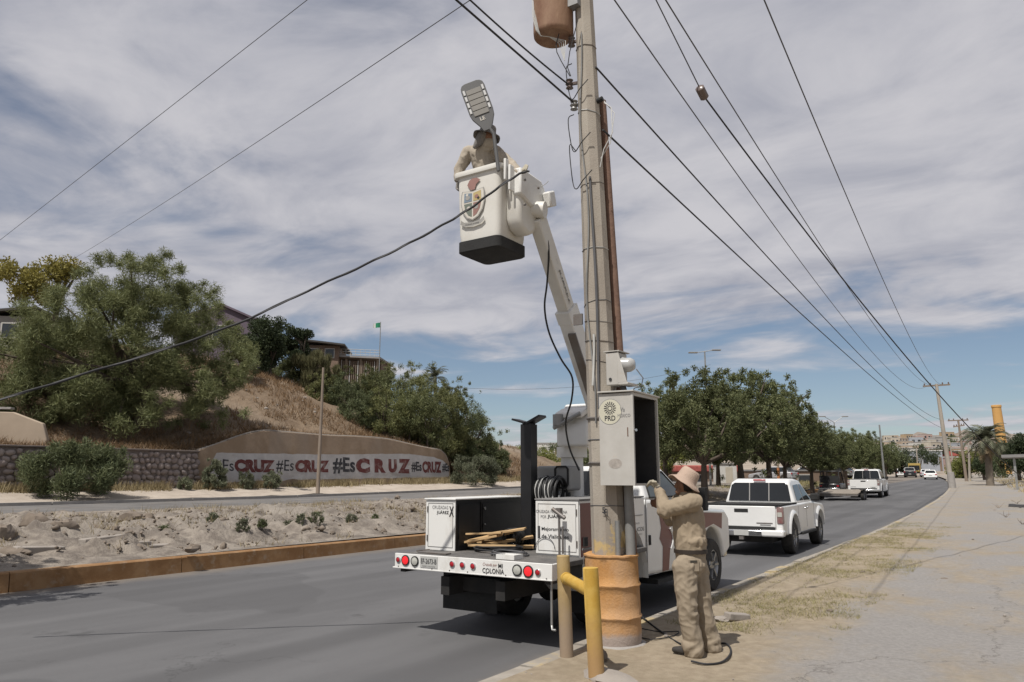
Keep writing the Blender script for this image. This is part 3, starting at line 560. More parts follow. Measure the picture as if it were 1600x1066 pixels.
# cab
cabp = [(9.62, 1.50), (9.62, .52), (10.95, .47), (11.5, .47)] + arch(12.24, .48, .52, 180, 0) + [(12.95, .55), (13.12, .62), (13.12, 1.12), (12.9, 1.26), (11.35, 1.34), (11.1, 1.50)]
b = T(); b.prism(cabp, 'x', -6.14, -4.2); cab = b.build('cab', 'white_paint', truck, bevel=.05, seg=3)
gh = [(9.64, 1.49), (11.22, 1.49), (10.62, 1.93), (9.78, 1.95)]
def green(poly, xw0, xw1, zc0, zc1, xc):   # greenhouse with tumblehome
    n = len(poly); v = []
    for sg in (-1, 1):
        for (yy, z_) in poly: v.append((xc + sg * (xw0 + (xw1 - xw0) * (z_ - zc0) / (zc1 - zc0)), yy, z_))
    return v, [tuple(range(n)), tuple(range(2 * n - 1, n - 1, -1))] + [(i, (i + 1) % n, n + (i + 1) % n, n + i) for i in range(n)]
b = T(); b.add(*green(gh, .96, .78, 1.49, 1.95, -5.17)); rf = b.build('cab_roof', 'white_paint', cab, bevel=.05, seg=3)
def on_side(yy, z_, off=.006): return (-5.17 + .96 + (.78 - .96) * (z_ - 1.49) / .46 + off, yy, z_)
b = T(); b.add([on_side(9.80, 1.53), on_side(11.0, 1.53), on_side(10.56, 1.86), on_side(9.88, 1.87)], [(0, 1, 2, 3)]); b.build('side_window', 'glass_green', cab)
b = T(); b.tube([on_side(9.80, 1.52), on_side(11.05, 1.52), on_side(10.57, 1.87), on_side(9.87, 1.88), on_side(9.80, 1.52)], .014, 6); b.build('window_seal', 'black_rubber', cab)
b = T(); b.add([(-5.9, 9.632, 1.55), (-4.44, 9.632, 1.55), (-4.5, 9.735, 1.88), (-5.84, 9.735, 1.88)], [(0, 1, 2, 3)]); b.build('rear_window', 'glass_dark', cab)
b = T(); b.add([(-6.0, 11.24, 1.53), (-4.34, 11.24, 1.53), (-4.46, 10.68, 1.92), (-5.88, 10.68, 1.92)], [(0, 1, 2, 3)]); b.build('windscreen', 'glass_dark', cab)
b = T(); b.add([(-4.196, 10.0, 1.48), (-4.196, 10.3, 1.48), (-4.196, 10.42, 1.1), (-4.196, 10.62, .95), (-4.196, 10.42, .80), (-4.196, 10.35, .52), (-4.196, 10.12, .52), (-4.196, 10.16, .85), (-4.196, 10.05, .96), (-4.196, 10.12, 1.1)], [tuple(range(10))]); b.build('stripe', 'maroon', cab)
b = T(); b.add([(-4.196, 11.6, 1.26), (-4.196, 12.75, 1.2), (-4.196, 12.7, .95), (-4.196, 12.3, 1.05), (-4.196, 11.75, .98)], [tuple(range(5))]); b.build('stripe', 'maroon', cab)
b = T(); b.box(-4.203, -4.194, 9.615, 9.627, .55, 1.5); b.box(-4.203, -4.194, 11.08, 11.09, .55, 1.45); b.build('door_seam', 'roof_grey', cab)
b = T(); b.box(-4.205, -4.185, 9.68, 9.745, .90, 1.03); dh = b.build('door_handle', 'black_rubber', cab, bevel=.008)
b = T(); b.tube([(-4.2, 11.2, 1.52), (-4.0, 11.25, 1.5)], .015); b.box(-4.03, -3.93, 11.2, 11.32, 1.30, 1.64); b.build('wing_mirror', 'black_rubber', cab, bevel=.03)
b = T(); b.box(-6.05, -4.3, 13.1, 13.25, .45, .72); b.build('front_bumper', 'chrome', cab, bevel=.03)
b = T(); b.tube([(-4.17, 10.25 + .1 * math.sin(t * 1.6), .95 - .16 * t) if False else (-4.19, 10.42 + .1 * math.sin(t * math.pi), 1.08 - .28 * t) for t in np.linspace(0, 1, 9)], .012, 6); b.build('stripe_edge', 'white_dull', cab)
b = T(); b.box(-4.5, -4.22, 10.0, 11.4, .36, .42); b.build('running_board', 'black_rubber', cab)
for yy in (8.78,):
    for xx, sd in ((-4.31, 1), (-4.58, 1), (-6.05, -1), (-5.78, -1)): wheel(truck, Vector((xx, yy, .4)) - TB, .4, .24, sd)
for xx, sd in ((-4.33, 1), (-6.01, -1)): wheel(truck, Vector((xx, 12.24, .41)) - TB, .41, .27, sd)
b = T(); b.box(-5.88, -5.1, 7.42, 7.435, .26, .72); b.build('mud_flap', 'black_rubber', truck); b = T(); b.box(-4.62, -4.25, 8.0, 8.015, .26, .7); b.build('mud_flap', 'black_rubber', truck)
b = T(); b.tube([(-4.14, 7.02, .8), (-4.14, 7.02, .3), (-4.12, 7.0, .26), (-4.08, 7.0, .26)], .013, 7); b.build('drop_hook', 'galv', truck)
for x0, x1, z0, z1 in ((-6.22, -5.84, .945, .951), (-6.22, -5.84, 1.472, 1.478), (-6.226, -6.22, .945, 1.478), (-5.84, -5.834, .945, 1.478)): b = T(); b.box(x0, x1, 7.531, 7.536, z0, z1); b.build('panel_seam', 'roof_grey', ch)
for x0, x1, z0, z1 in ((-4.735, -4.24, .96, .965), (-4.735, -4.24, 1.487, 1.492), (-4.74, -4.735, .96, 1.492), (-4.24, -4.235, .96, 1.492)): b = T(); b.box(x0, x1, 7.738, 7.743, z0, z1); b.build('panel_seam', 'roof_grey', sb)
for z_ in (1.05, 1.4): b = T(); b.cyl((-4.226, 7.738, z_ - .035), (-4.226, 7.738, z_ + .035), .008, n=8); b.build('hinge', 'steel_old', sb); b = T(); b.cyl((-6.236, 7.531, z_ - .035), (-6.236, 7.531, z_ + .035), .008, n=8); b.build('hinge', 'steel_old', ch)
for i in range(9): b = T(); b.cyl((XL + .06 + i * .253, YR, .766), (XL + .06 + i * .253, YR - .006, .766), .007, n=8); b.build('bolt', 'steel_old', bumper)
b = T(); b.tube([(-6.2, 7.3, .906), (-6.2, 9.2, .906)], .012, 6); b.build('deck_rail', 'steel_old', dk)
# boom pedestal and turret
b = T(); b.cyl((-5.08, 9.2, .907), (-5.08, 9.2, 2.2), .17, .15, 20); b.cyl((-5.08, 9.2, 2.06), (-5.08, 9.2, 2.2), .21, .21, 20); ped = b.build('boom_pedestal', 'white_dull', truck, smooth=40)
b = T(); b.box(-5.37, -4.86, 8.72, 9.05, 1.62, 1.94); hb = b.build('valve_box', 'grey_plastic', ped, bevel=.035, seg=3)
b = T(); b.tube([(-5.03, 8.70, 1.66), (-4.90, 8.70, 1.66), (-4.87, 8.70, 1.7), (-4.87, 8.70, 1.9), (-4.90, 8.70, 1.93), (-5.03, 8.70, 1.93), (-5.06, 8.7, 1.9), (-5.06, 8.7, 1.7), (-5.03, 8.70, 1.66)], .014, 6); b.build('guard_hoop', 'black_rubber', ped)
b = T(); b.prism([(8.86, 2.2), (9.45, 2.2), (9.5, 2.55), (9.25, 2.78), (9.1, 2.78), (8.86, 2.46)], 'x', -5.13, -4.66); kn = b.build('turret', 'white_dull', ped, bevel=.03, seg=3)
b = T(); b.prism([(8.80, 2.56), (8.80, 2.64), (9.0, 2.72), (9.0, 2.64)], 'x', -5.12, -4.7); b.build('turret_cover', 'white_dull', ped, bevel=.02)
b = T(); b.cyl((-5.12, 8.78, 2.44), (-4.72, 8.78, 2.62), .028, .028); b.build('hydraulic_ram', 'galv', ped)
b = T(); b.cyl((-5.06, 8.8, 2.47), (-5.06, 8.8, 2.62), .075); b.build('hydraulic_motor', 'grey_plastic', ped, smooth=40)
# boom
B0 = Vector((-4.66, 9.2, 2.68)); B1 = Vector((-4.50, 7.36, 4.86)); bd = (B1 - B0).normalized()
b = T(); b.bar(B0 - bd * .15, B0 + bd * 1.55, .19, .25, (0, -.6, 1)); bo = b.build('outer_boom', 'white_dull', truck, bevel=.015)
b = T(); b.bar(B0 + bd * 1.50, B1 - bd * .02, .15, .20, (0, -.6, 1)); bi = b.build('inner_boom', 'bucket_white', truck, bevel=.015)
b = T(); b.bar(B0 + bd * 1.42, B0 + bd * 1.6, .205, .265, (0, -.6, 1)); b.build('boom_collar', 'white_dull', bo, bevel=.01)
sdir = bd.cross(Vector((0, -.6, 1))).normalized(); ud = sdir.cross(bd).normalized()
b = T(); b.bar(B0 + bd * .35 - ud * .175, B0 + bd * 1.3 - ud * .145, .1, .06, ud); b.build('hose_carrier', 'steel_old', bo)
for k_ in (-.05, .02): b = T(); b.tube(ease([B0 + bd * .3 + sdir * k_ + ud * .14, B0 + bd * 1.3 + sdir * k_ + ud * .145, B0 + bd * 1.9 + sdir * (k_ + .02) + ud * .125, B1 - bd * .5 + sdir * k_ + ud * .115, B1 - bd * .1 + sdir * k_ + ud * .10], 5), .011, 6); b.build('hydraulic_hose', 'hose', bi, smooth=60)
for t_ in (.25, .9, 1.4): b = T(); b.cyl(B0 + bd * t_ - sdir * .105, B0 + bd * t_ + sdir * .105, .022, n=10); b.build('boom_pin', 'steel_old', bo)
# lettering along the side of the boom that faces the pavement
nb = Vector((1, 0, 0)); s0 = sdir if sdir.x > 0 else -sdir
bl = -bd; vv = ud if s0.dot(bl.cross(ud)) > 0 else -ud
o0 = B1 - bd * .35 + s0 * .077
text('CRUZADA NOCTURNA', o0 + vv * .035, bl, vv, .62, .042, 'ink', bi, bold=.01); text('POR', o0 + vv * -.02 + bl * .2, bl, vv, .1, .04, 'ink_grey', bi)
text('JUÁREZ', o0 + vv * -.055 + bl * .36, bl, vv, .5, .075, 'ink', bi, bold=.03); text('C', o0 + vv * -.05 + bl * .9, bl, vv, .12, .12, 'ink_grey', bi)
# bucket
def rrect(x0, x1, y0, y1, r, n=4):
    out = []
    for cx_, cy_, a in ((x1 - r, y1 - r, 0), (x0 + r, y1 - r, 90), (x0 + r, y0 + r, 180), (x1 - r, y0 + r, 270)):
        out += [(cx_ + r * math.cos(R(a + 90 * i / n)), cy_ + r * math.sin(R(a + 90 * i / n))) for i in range(n + 1)]
    return out
def loft(b, rings, cap0=True, cap1=True):
    n = len(rings[0]); v = [p for rg in rings for p in rg]
    f = [(i * n + k, i * n + (k + 1) % n, (i + 1) * n + (k + 1) % n, (i + 1) * n + k) for i in range(len(rings) - 1) for k in range(n)]
    if cap0: f.append(tuple(range(n)))
    if cap1: f.append(tuple((len(rings) - 1) * n + k for k in range(n)))
    return b.add(v, f)
BX0, BX1, BY0, BY1, BZ0, BZ1 = -5.31, -4.68, 6.83, 7.46, 4.395, 5.40
def rg(d, z_, r=.07): return [(x_, y_, z_) for x_, y_ in rrect(BX0 - d, BX1 + d, BY0 - d, BY1 + d, r)]
b = T(); loft(b, [rg(-.035, 4.5), rg(-.02, 4.62), rg(-.005, 5.2), rg(0, 5.33), rg(.03, 5.335), rg(.035, 5.36), rg(.03, 5.395), rg(-.03, 5.4), rg(-.04, 5.3), rg(-.06, 4.56)]); bk = b.build('bucket', 'bucket_white', truck, smooth=35)
b = T(); loft(b, [rg(-.03, 4.395), rg(-.012, 4.41), rg(-.012, 4.535), rg(-.03, 4.54)]); b.build('bucket_base_cover', 'black_rubber', bk, smooth=35)
# mounting side: rounded step pocket, bracket, control guard
b = T(); b.prism([(6.98, 5.22), (6.98, 4.75), (7.05, 4.63), (7.2, 4.58), (7.34, 4.65), (7.40, 4.8), (7.40, 5.22)], 'x', -4.70, -4.50); b.build('side_mount', 'bucket_white', bk, bevel=.05, seg=3)
b = T(); b.prism([(6.95, 5.34), (6.95, 5.02), (7.2, 4.94), (7.52, 4.98), (7.62, 5.08), (7.42, 5.32)], 'x', -4.58, -4.46); b.build('pivot_bracket', 'white_dull', bk, bevel=.02)
b = T(); b.box(-4.63, -4.60, 6.84, 6.91, 5.18, 5.44); b.box(-4.58, -4.55, 6.86, 6.95, 5.05, 5.36); b.build('guard_plate', 'white_dull', bk, bevel=.008)
b = T(); b.obox((-4.40, 7.5, 5.1), (.05, 0, 0), (0, .07, .03), (0, -.03, .09)); b.build('pivot_cover', 'white_dull', bk, bevel=.02)
b = T(); b.cyl((-4.62, 7.3, 4.95), (-4.38, 7.36, 4.92), .1, .1, 18); b.build('pivot_pin', 'bucket_white', bk, smooth=40)
b = T(); b.box(BX0 - .06, BX0 - .035, 7.0, 7.06, 4.95, 5.3); b.build('lanyard_strap', 'black_rubber', bk)
for y_, z_ in ((7.0, 5.1), (7.3, 5.1), (7.0, 4.8), (7.3, 4.8)): b = T(); b.cyl((-4.47, y_ + .03, z_ + .1), (-4.445, y_ + .03, z_ + .1), .014, n=8); b.build('bolt', 'steel_old', bk)
# coat of arms on the face
EX, EZ, EY = (BX0 + BX1) / 2 - .06, 4.99, BY0 - .001
def dec(poly, m, dy, nm): k = T(); n = len(poly); k.add([(EX + x_, EY + dy, EZ + z_) for x_, z_ in poly] + [(EX + x_, EY + .03, EZ + z_) for x_, z_ in poly], [tuple(range(n))]); return k.build(nm, m, bk)
sh = [(-.14, .10), (-.13, .14), (0, .12), (.13, .14), (.14, .10), (.145, 0), (.12, -.10), (.07, -.17), (0, -.2), (-.07, -.17), (-.12, -.10), (-.145, 0)]
dec([(a * 1.22, c * 1.12) for a, c in sh], 'em_grey', -.004, 'emblem_mantle'); dec([(a * 1.12, c * 1.06) for a, c in sh], 'em_cream', -.006, 'emblem_border')
dec([(-.125, .01), (-.12, .125), (-.01, .11), (-.01, .01)], 'em_blue', -.009, 'emblem_field'); dec([(.01, .01), (.01, .11), (.12, .125), (.125, .01)], 'em_yellow', -.009, 'emblem_field')
dec([(-.125, -.01), (-.01, -.01), (-.01, -.18), (-.06, -.155), (-.105, -.09)], 'em_green', -.009, 'emblem_field'); dec([(.01, -.01), (.125, -.01), (.105, -.09), (.06, -.155), (.01, -.18)], 'em_red', -.009, 'emblem_field')
for (a, c, w_, m) in ((-.07, .06, .035, 'em_grey'), (.06, .06, .03, 'em_red'), (-.055, -.07, .03, 'em_cream'), (.055, -.07, .032, 'em_grey'), (-.08, .1, .02, 'em_cream'), (.085, .035, .02, 'ink')): dec([(a + w_ * math.cos(t), c + w_ * .8 * math.sin(t)) for t in np.linspace(0, 6.28, 9)[:-1]], m, -.011, 'emblem_charge')
dec([(-.03, .15), (-.08, .22), (-.05, .275), (0, .295), (.06, .29), (.11, .255), (.05, .21), (.03, .15)], 'em_red', -.009, 'emblem_crest')
dec([(-.165, -.2), (-.12, -.235), (0, -.25), (.12, -.235), (.165, -.2), (.175, -.25), (.12, -.285), (0, -.3), (-.12, -.285), (-.175, -.25)], 'em_grey', -.009, 'emblem_ribbon')
text('CIUDAD JUÁREZ', (EX - .1, EY - .006, EZ - .283), (1, 0, 0), (0, 0, 1), .2, .025, 'ink', bk, depth=.005)
# small gear fixed at the rear right corner
b = T(); b.box(-4.395, -4.375, 7.61, 7.63, .91, 1.40); b.box(-4.415, -4.355, 7.59, 7.65, 1.38, 1.45); b.cyl((-4.46, 7.6, 1.44), (-4.3, 7.6, 1.34), .022); b.cyl((-4.33, 7.6, .95), (-4.33, 7.6, 1.25), .012); b.build('pipe_clamp', 'steel_old', truck)
# loads on the deck (loose things)
pk = atz(785, 850, .91)
for i in range(9):
    p = Vector((-5.5 + random.uniform(-.1, .1), 7.92 + random.uniform(-.2, .2), .945 + .024 * i)); a = R(random.uniform(5, 45)); L = random.uniform(.22, .34); tl = random.uniform(.05, .36) if i > 2 else 0
    o = MB(); o.obox((0, 0, 0), (L, 0, 0), (0, random.uniform(.03, .055), 0), (0, 0, random.uniform(.009, .02))); pl_ = o.build('wood_plank', 'plank')
    pl_.location = p + Vector((random.uniform(-.05, .12), 0, 0)); pl_.rotation_euler = (random.uniform(-.15, .15), -tl, a)
    tag(pl_, 'short pale wood offcut in the pile on the truck bed', 'plank', 'wood offcuts on the truck bed')
def coil(name, c, r, turns, rw, axis, m, label, spread=.05, seed=1, n=22):
    rd = random.Random(seed); pts = []
    for i in range(int(turns * n) + 1):
        a = 2 * math.pi * i / n; rr = r * (1 + .08 * math.sin(a * .37 + seed) + rd.uniform(-.015, .015)); h = spread * (i / (turns * n) - .5) + .01 * math.sin(a * 1.7)
        v = {'z': Vector((rr * math.cos(a), rr * .8 * math.sin(a), h)), 'y': Vector((rr * math.cos(a), h, rr * math.sin(a))), 'x': Vector((h, rr * math.cos(a), rr * math.sin(a)))}[axis]
        pts.append(v)
    o = MB(); o.tube(pts, rw, 6); ob = o.build(name, m, smooth=60); ob.location = c; return tag(ob, label, 'cable')
coil('cable_coil', (-5.35, 7.82, .945), .3, 5, .009, 'z', 'wire_black', 'loose black cable coil lying flat on the truck deck round the planks', .06, 2)
coil('cable_coil', (-4.98, 7.5, .935), .22, 3, .008, 'z', 'wire_grey', 'thin grey wire coil on the deck beside the white cabinet', .04, 5)
coil('hose_coil', (-5.02, 8.55, 1.6), .19, 9, .017, 'x', 'hose', 'thick black hose coil hung over the white cabinet behind the post', .3, 3)
coil('hose_coil', (-5.33, 8.14, 1.05), .10, 8, .016, 'y', 'hose', 'small black corrugated hose coil standing at the foot of the post', .22, 8)
coil('wire_coil', (-5.05, 8.53, 1.6), .195, 4, .006, 'x', 'wire_white', 'white wire coil wound among the black hose behind the post', .26, 4)
b = MB(); b.box(-.12, .12, -.09, .09, 0, .012); b.box(-.12, -.11, -.09, .09, .012, .05); b.box(.11, .12, -.09, .09, .012, .05); b.box(-.11, .11, -.09, -.08, .012, .05); b.box(-.11, .11, .08, .09, .012, .05); b.cyl((-.08, 0, .03), (.09, .02, .03), .012); o = b.build('tool_tray', 'white_dull'); o.location = (-4.78, 7.2, .907); tag(o, 'small white tray of tools at the rear edge of the truck bed', 'tray')
b = MB(); b.box(-.22, .22, -.05, .05, 0, .012); o = b.build('steel_strip', 'steel_old'); o.location = (-5.85, 7.2, .908); o.rotation_euler.z = -.03; tag(o, 'flat steel strip lying on the deck in front of the tool chest', 'metal strip')
# ---------------------------------------------------------------- utility pole and what hangs on it
PX, PY = -3.6, 7.28
pole = thing('utility_pole', 'tapered octagonal concrete utility pole rising out of the orange drum', 'utility pole', (PX, PY, .15))
PO = Vector((PX, PY, .15))
def PM(): return MB(PO)
def pole_c(z): return Vector((PX - .027 * (z - 1.0), PY, z))    # the shaft leans a little to the left
def pole_r(z): return .178 - .0108 * (z - 1)
b = PM(); rings = []
for z in np.linspace(.2, 10.2, 24): rings.append([tuple(pole_c(z) + Vector((pole_r(z) * math.cos(R(22.5 + 45 * k - 4)), pole_r(z) * math.sin(R(22.5 + 45 * k - 4)), 0))) for k in range(8)])
loft(b, rings); b.build('shaft', 'pole_concrete', pole)
def band(z, tilt=.02, m='galv', th=.007, wd_=.022, nm='steel_band'):
    b = PM(); n = 8; r0 = pole_r(z) + th * .4
    pts = []
    for k in range(n + 1):
        a = R(22.5 + 45 * k - 4); pts.append(pole_c(z) + Vector((r0 * math.cos(a), r0 * math.sin(a), tilt * math.cos(a + z))))
    b.tube(pts, wd_ * .4, 5); b.build(nm, m, pole)
for z in (6.75, 5.92, 5.05, 4.28, 3.66, 3.46, 3.24, 3.02, 2.18, 1.5): band(z, random.uniform(-.04, .04), random.choice(('galv', 'steel_old', 'wire_grey')), .007, random.choice((.009, .015)))
for z in (2.40, 1.93): band(z, .01, 'steel_old', .012, .035)
# black wire ties and the cable that winds down the face
b = PM(); b.tube([pole_c(z) + Vector((-.02 + .03 * math.sin(z * 3), -pole_r(z) - .008, 0)) for z in np.linspace(6.9, 2.35, 60)], .009, 6); b.build('riser_cable', 'conduit', pole, smooth=60)
b = PM(); b.tube([pole_c(z) + Vector((.055 + .012 * math.sin(z * 2.1), -pole_r(z) - .004, 0)) for z in np.linspace(5.1, 2.5, 40)], .014, 6); b.build('riser_cable', 'wire_grey', pole, smooth=60)
b = PM(); b.tube([pole_c(z) + Vector((.02 + .1 * max(0, 3.2 - z) ** 1.3 * -1, -pole_r(z) - .012, 0)) for z in np.linspace(3.3, 2.75, 12)], .013, 6); b.build('cable_tail', 'wire_white', pole, smooth=60)
for zz_, s_ in ((6.6, 1), (5.95, 1), (5.5, -1)):
    b = PM(); c = pole_c(zz_); b.tube([c + Vector((-.17, -.05, 0)), c + Vector((-.23, -.08, -.06 * s_)), c + Vector((-.21, -.06, -.35)), c + Vector((-.13, -.12, -.5)), c + Vector((0, -.18, -.44)), c + Vector((.1, -.15, -.34))], .006, 5); b.v = []; b.f = []; b.tube(ease([c + Vector((-.17, -.05, 0)), c + Vector((-.23, -.08, -.06 * s_)), c + Vector((-.21, -.06, -.35)), c + Vector((-.13, -.12, -.5)), c + Vector((0, -.19, -.44)), c + Vector((.1, -.17, -.34))], 5), .006, 5); b.build('jumper_wire', 'wire_black', pole, smooth=60)
b = PM(); c = pole_c(5.7)
b.tube([c + Vector((.2, -.02, .3)), c + Vector((.30, -.05, .2)), c + Vector((.31, -.05, -.1)), c + Vector((.22, -.1, -.3)), c + Vector((.17, -.1, -.5))], .006, 5); b.tube([c + Vector((.2, -.02, .32)), c + Vector((.34, -.05, .12)), c + Vector((.28, -.05, -.22)), c + Vector((.18, -.1, -.4))], .005, 5); b.build('jumper_wire', 'wire_white', pole, smooth=60)
for px, py, m in ((893, 66, 'porcelain'), (890, 132, 'porcelain'), (897, 165, 'galv')):
    p = aty(px, py, PY - .05); b = PM(); b.lathe([(.02, -.06), (.045, -.05), (.03, -.02), (.05, 0), (.03, .03), (.045, .05), (.02, .06)], 12, p); b.bar(p, pole_c(p.z), .03, .03); b.build('insulator', m, pole, smooth=50)
p = aty(937, 158, PY); b = PM(); b.cyl(p + Vector((-.05, 0, 0)), p + Vector((.04, 0, .02)), .03); b.build('line_clamp', 'black_rubber', pole)
p = aty(897, 495, PY - .15); b = PM(); b.box(p.x, p.x + .11, p.y - .02, p.y, p.z - .1, p.z + .02); b.build('pole_tag', 'steel_old', pole)
text('5', aty(941, 802, PY - pole_r(1.4) - .012), (1, 0, 0), (0, 0, 1), .035, .06, 'ink', pole, 'pole_mark', bold=.03); text('Fi', aty(945, 806, PY - pole_r(1.4) - .012), (1, 0, 0), (0, 0, 1), .035, .07, 'ink', pole, 'pole_mark', bold=.03)
# rusty pipe strapped behind the pole, and short conduits coming up out of the drum
rp = MB(); rp.tube([(0, 0, 0), (-.225, .0, 5.15)], [.062, .05], 12); o = rp.build('rusty_pipe', 'rust_pipe', smooth=50); o.location = (PX + .165, PY + .19, 1.0); tag(o, 'long rusty brown steel pipe strapped upright behind the concrete pole', 'pipe')
rp = MB(); rp.tube([(0, 0, 0), (-.01, 0, .95)], .05, 12); o = rp.build('conduit_pipe', 'conduit', smooth=50); o.location = (PX + .235, PY + .02, .98); tag(o, 'grey conduit pipe running from the drum up to the cabinet', 'pipe')
rp = MB(); rp.tube([(0, 0, 0), (0, 0, .36)], .027, 12); o = rp.build('conduit_pipe', 'galv', smooth=50); o.location = (PX + .165, PY - .13, 1.0); tag(o, 'short pale conduit stub standing in the top of the orange drum', 'pipe')
# concrete-filled drum
dm = thing('drum', 'orange painted concrete filled drum around the foot of the pole', 'drum', (PX + .03, PY + .02, .13))
pr = [(.262, 0), (.274, .05), (.277, .12), (.277, .2), (.277, .27), (.290, .283), (.290, .293), (.277, .306), (.276, .4), (.276, .5), (.276, .575), (.289, .588), (.289, .598), (.276, .611), (.274, .7), (.273, .8), (.273, .862), (.284, .87), (.284, .885), (.268, .892), (.255, .885), (.1, .89), (.001, .9)]
b = MB(); n = 48; b.lathe(pr, n)
v2 = []
for (x_, y_, z_) in b.v:
    k = 1 + .008 * mnoise.fractal(Vector((x_ * 6, y_ * 6, z_ * 5)), .8, 2, 4); v2.append((x_ * k - .022 * z_, y_ * k, z_ + .012 * mnoise.noise(Vector((x_ * 9, y_ * 9, z_)))))
b.v = v2; b.build('drum_body', 'drum_orange', dm, smooth=50)
b = MB(); b.lathe([(.27, .005), (.278, .05), (.283, .26), (.284, .55), (.282, .86), (.25, .88), (.1, .889)], 48)
b.v = [(x_ * 1.012 - .022 * z_, y_ * 1.012, z_) for x_, y_, z_ in b.v]; keep = [f for f in b.f if len(f) == 4 and all(R(188) < (math.atan2(b.v[i][1], b.v[i][0]) % (2 * math.pi)) < R(222) for i in f)]; b.f = keep; b.build('grey_streak', 'mottled_grey', dm, smooth=50)  # narrow mottled grey strip down the left side of the drum
b = MB(); b.lathe([(.34, -.05), (.33, .01), (.30, .03), (.2, .035)], 24); b.v = [(x_ * (1 + .2 * mnoise.noise(Vector((x_ * 6, y_ * 6, 1)))), y_ * (1 + .2 * mnoise.noise(Vector((x_ * 6, y_ * 6, 4)))), z_) for x_, y_, z_ in b.v]; b.build('footing', 'concrete', dm, smooth=50)
# pipe guard: two posts joined by a rail
pg = thing('pipe_guard', 'yellow steel pipe guard of two posts joined by a short rail', 'bollard', (-3.4, 6.2, .15)); GO = Vector((-3.4, 6.2, .15))
g0 = atz(928, 1064, .15); g0 = Vector((g0.x, g0.y + .06, .15)); g1 = atz(886, 1026, .15)
t0 = Vector((g0.x - .045, g0.y, 1.04)); t1 = Vector((g1.x - .03, g1.y, 1.06))
b = MB(GO); b.tube([g0 - Vector((0, 0, .1)), t0 - Vector((0, 0, .005)), t0], [.068, .066, .058], 20); b.build('post', 'post_yellow', pg, smooth=50)
b = MB(GO); b.tube([g1 - Vector((0, 0, .1)), t1 - Vector((0, 0, .005)), t1], [.064, .062, .054], 20); b.build('post', 'post_faded', pg, smooth=50, label='faded brownish post nearer the kerb')
b = MB(GO); b.tube([t1 + Vector((.01, 0, -.20)), t0 + Vector((0, 0, -.20))], .052, 16); b.build('rail', 'post_yellow', pg, smooth=50)
b = MB(GO); b.tube([t1 + (t0 - t1) * .085 + Vector((.01, 0, -.20)), t1 + (t0 - t1) * .13 + Vector((.01, 0, -.20))], .058, 16); b.build('weld_collar', 'post_yellow', pg, smooth=50)
# transformer
tp = thing('transformer', 'rusty brown cylindrical transformer hanging high on the left of the pole', 'transformer', (-4.12, 7.15, 6.95)); TO = Vector((-4.12, 7.15, 6.95))
b = MB(); b.lathe([(.001, 0), (.215, 0), (.235, .02), (.24, .06), (.24, .95), (.25, .96), (.25, 1.0), (.22, 1.05), (.001, 1.1)], 32); b.build('tank', 'rust_drum', tp, smooth=40)
b = MB(); b.lathe([(.242, .52), (.246, .53), (.246, .57), (.242, .58)], 32, closed=True); b.build('tank_seam', 'rust_drum', tp)
b = MB(); b.box(.2, .36, -.06, .06, .3, .4); b.box(.2, .36, -.06, .06, .75, .85); b.build('hanger_bracket', 'galv', tp)
for k_ in (-1, 1): b = MB(); b.lathe([(.03, 1.05), (.05, 1.1), (.03, 1.13), (.05, 1.17), (.03, 1.2), (.045, 1.24), (.02, 1.3)], 12, (.1 * k_, 0, 0)); b.build('bushing', 'porcelain', tp, smooth=50)
b = MB()
for k_ in range(4): b.tube([(-.22 + .02 * k_, -.12, .6), (-.17 + .015 * k_, -.2, .25), (-.1 + .01 * k_, -.235, .02), (-.06, -.2, -.05), (0, -.1, -.03), (.1 + .03 * k_, -.05, -.12), (.2, -.1, -.4)], .005, 5)
b.build('lead_wires', 'wire_white', tp, smooth=60)
b = MB(); b.tube([(.12, -.08, -.02), (.09, -.1, -.16), (.1, -.1, -.26), (.16, -.1, -.4), (.27, -.1, -.62)], .006, 5); b.tube([(.36, -.05, .1), (.26, -.08, -.3), (.24, -.1, -.5), (.28, -.1, -.62)], .006, 5); b.build('lead_wires', 'wire_black', tp, smooth=60)
# control cabinet, open towards the pavement
CX0, CX1, CY0, CY1, CZ0, CZ1 = -3.55, -3.19, 7.02, 7.66, 1.715, 2.64
cb = thing('control_cabinet', 'battered grey steel control cabinet with round sticker, open side towards the worker', 'cabinet', ((CX0 + CX1) / 2, (CY0 + CY1) / 2, CZ0)); CO = Vector(cb.location)
def CM(): return MB(CO)
b = CM(); t = .012; b.box(CX0, CX1, CY0, CY0 + t, CZ0, CZ1); b.box(CX0, CX1, CY1 - t, CY1, CZ0, CZ1); b.box(CX0, CX0 + t, CY0 + t, CY1 - t, CZ0, CZ1); b.box(CX0 + t, CX1, CY0 + t, CY1 - t, CZ0, CZ0 + t); b.box(CX0 + t, CX1, CY0 + t, CY1 - t, CZ1 - t, CZ1); b.build('case', 'cabinet_paint', cb)
b = CM(); b.box(CX0 + .015, CX0 + .02, CY0 + .014, CY1 - .014, CZ0 + .014, CZ1 - .014); b.box(CX0 + .02, CX1 - .01, CY1 - .02, CY1 - .014, CZ0 + .014, CZ1 - .014); b.box(CX0 + .02, CX1 - .01, CY0 + .014, CY0 + .018, CZ0 + .014, CZ1 - .014); b.box(CX0 + .02, CX1 - .01, CY0 + .02, CY1 - .02, CZ1 - .02, CZ1 - .014); b.box(CX0 + .02, CX1 - .01, CY0 + .02, CY1 - .02, CZ0 + .014, CZ0 + .02); b.build('shade_lining', 'cabinet_shade', cb)  # dark sheets inside the case, the shade of the interior put into their colour
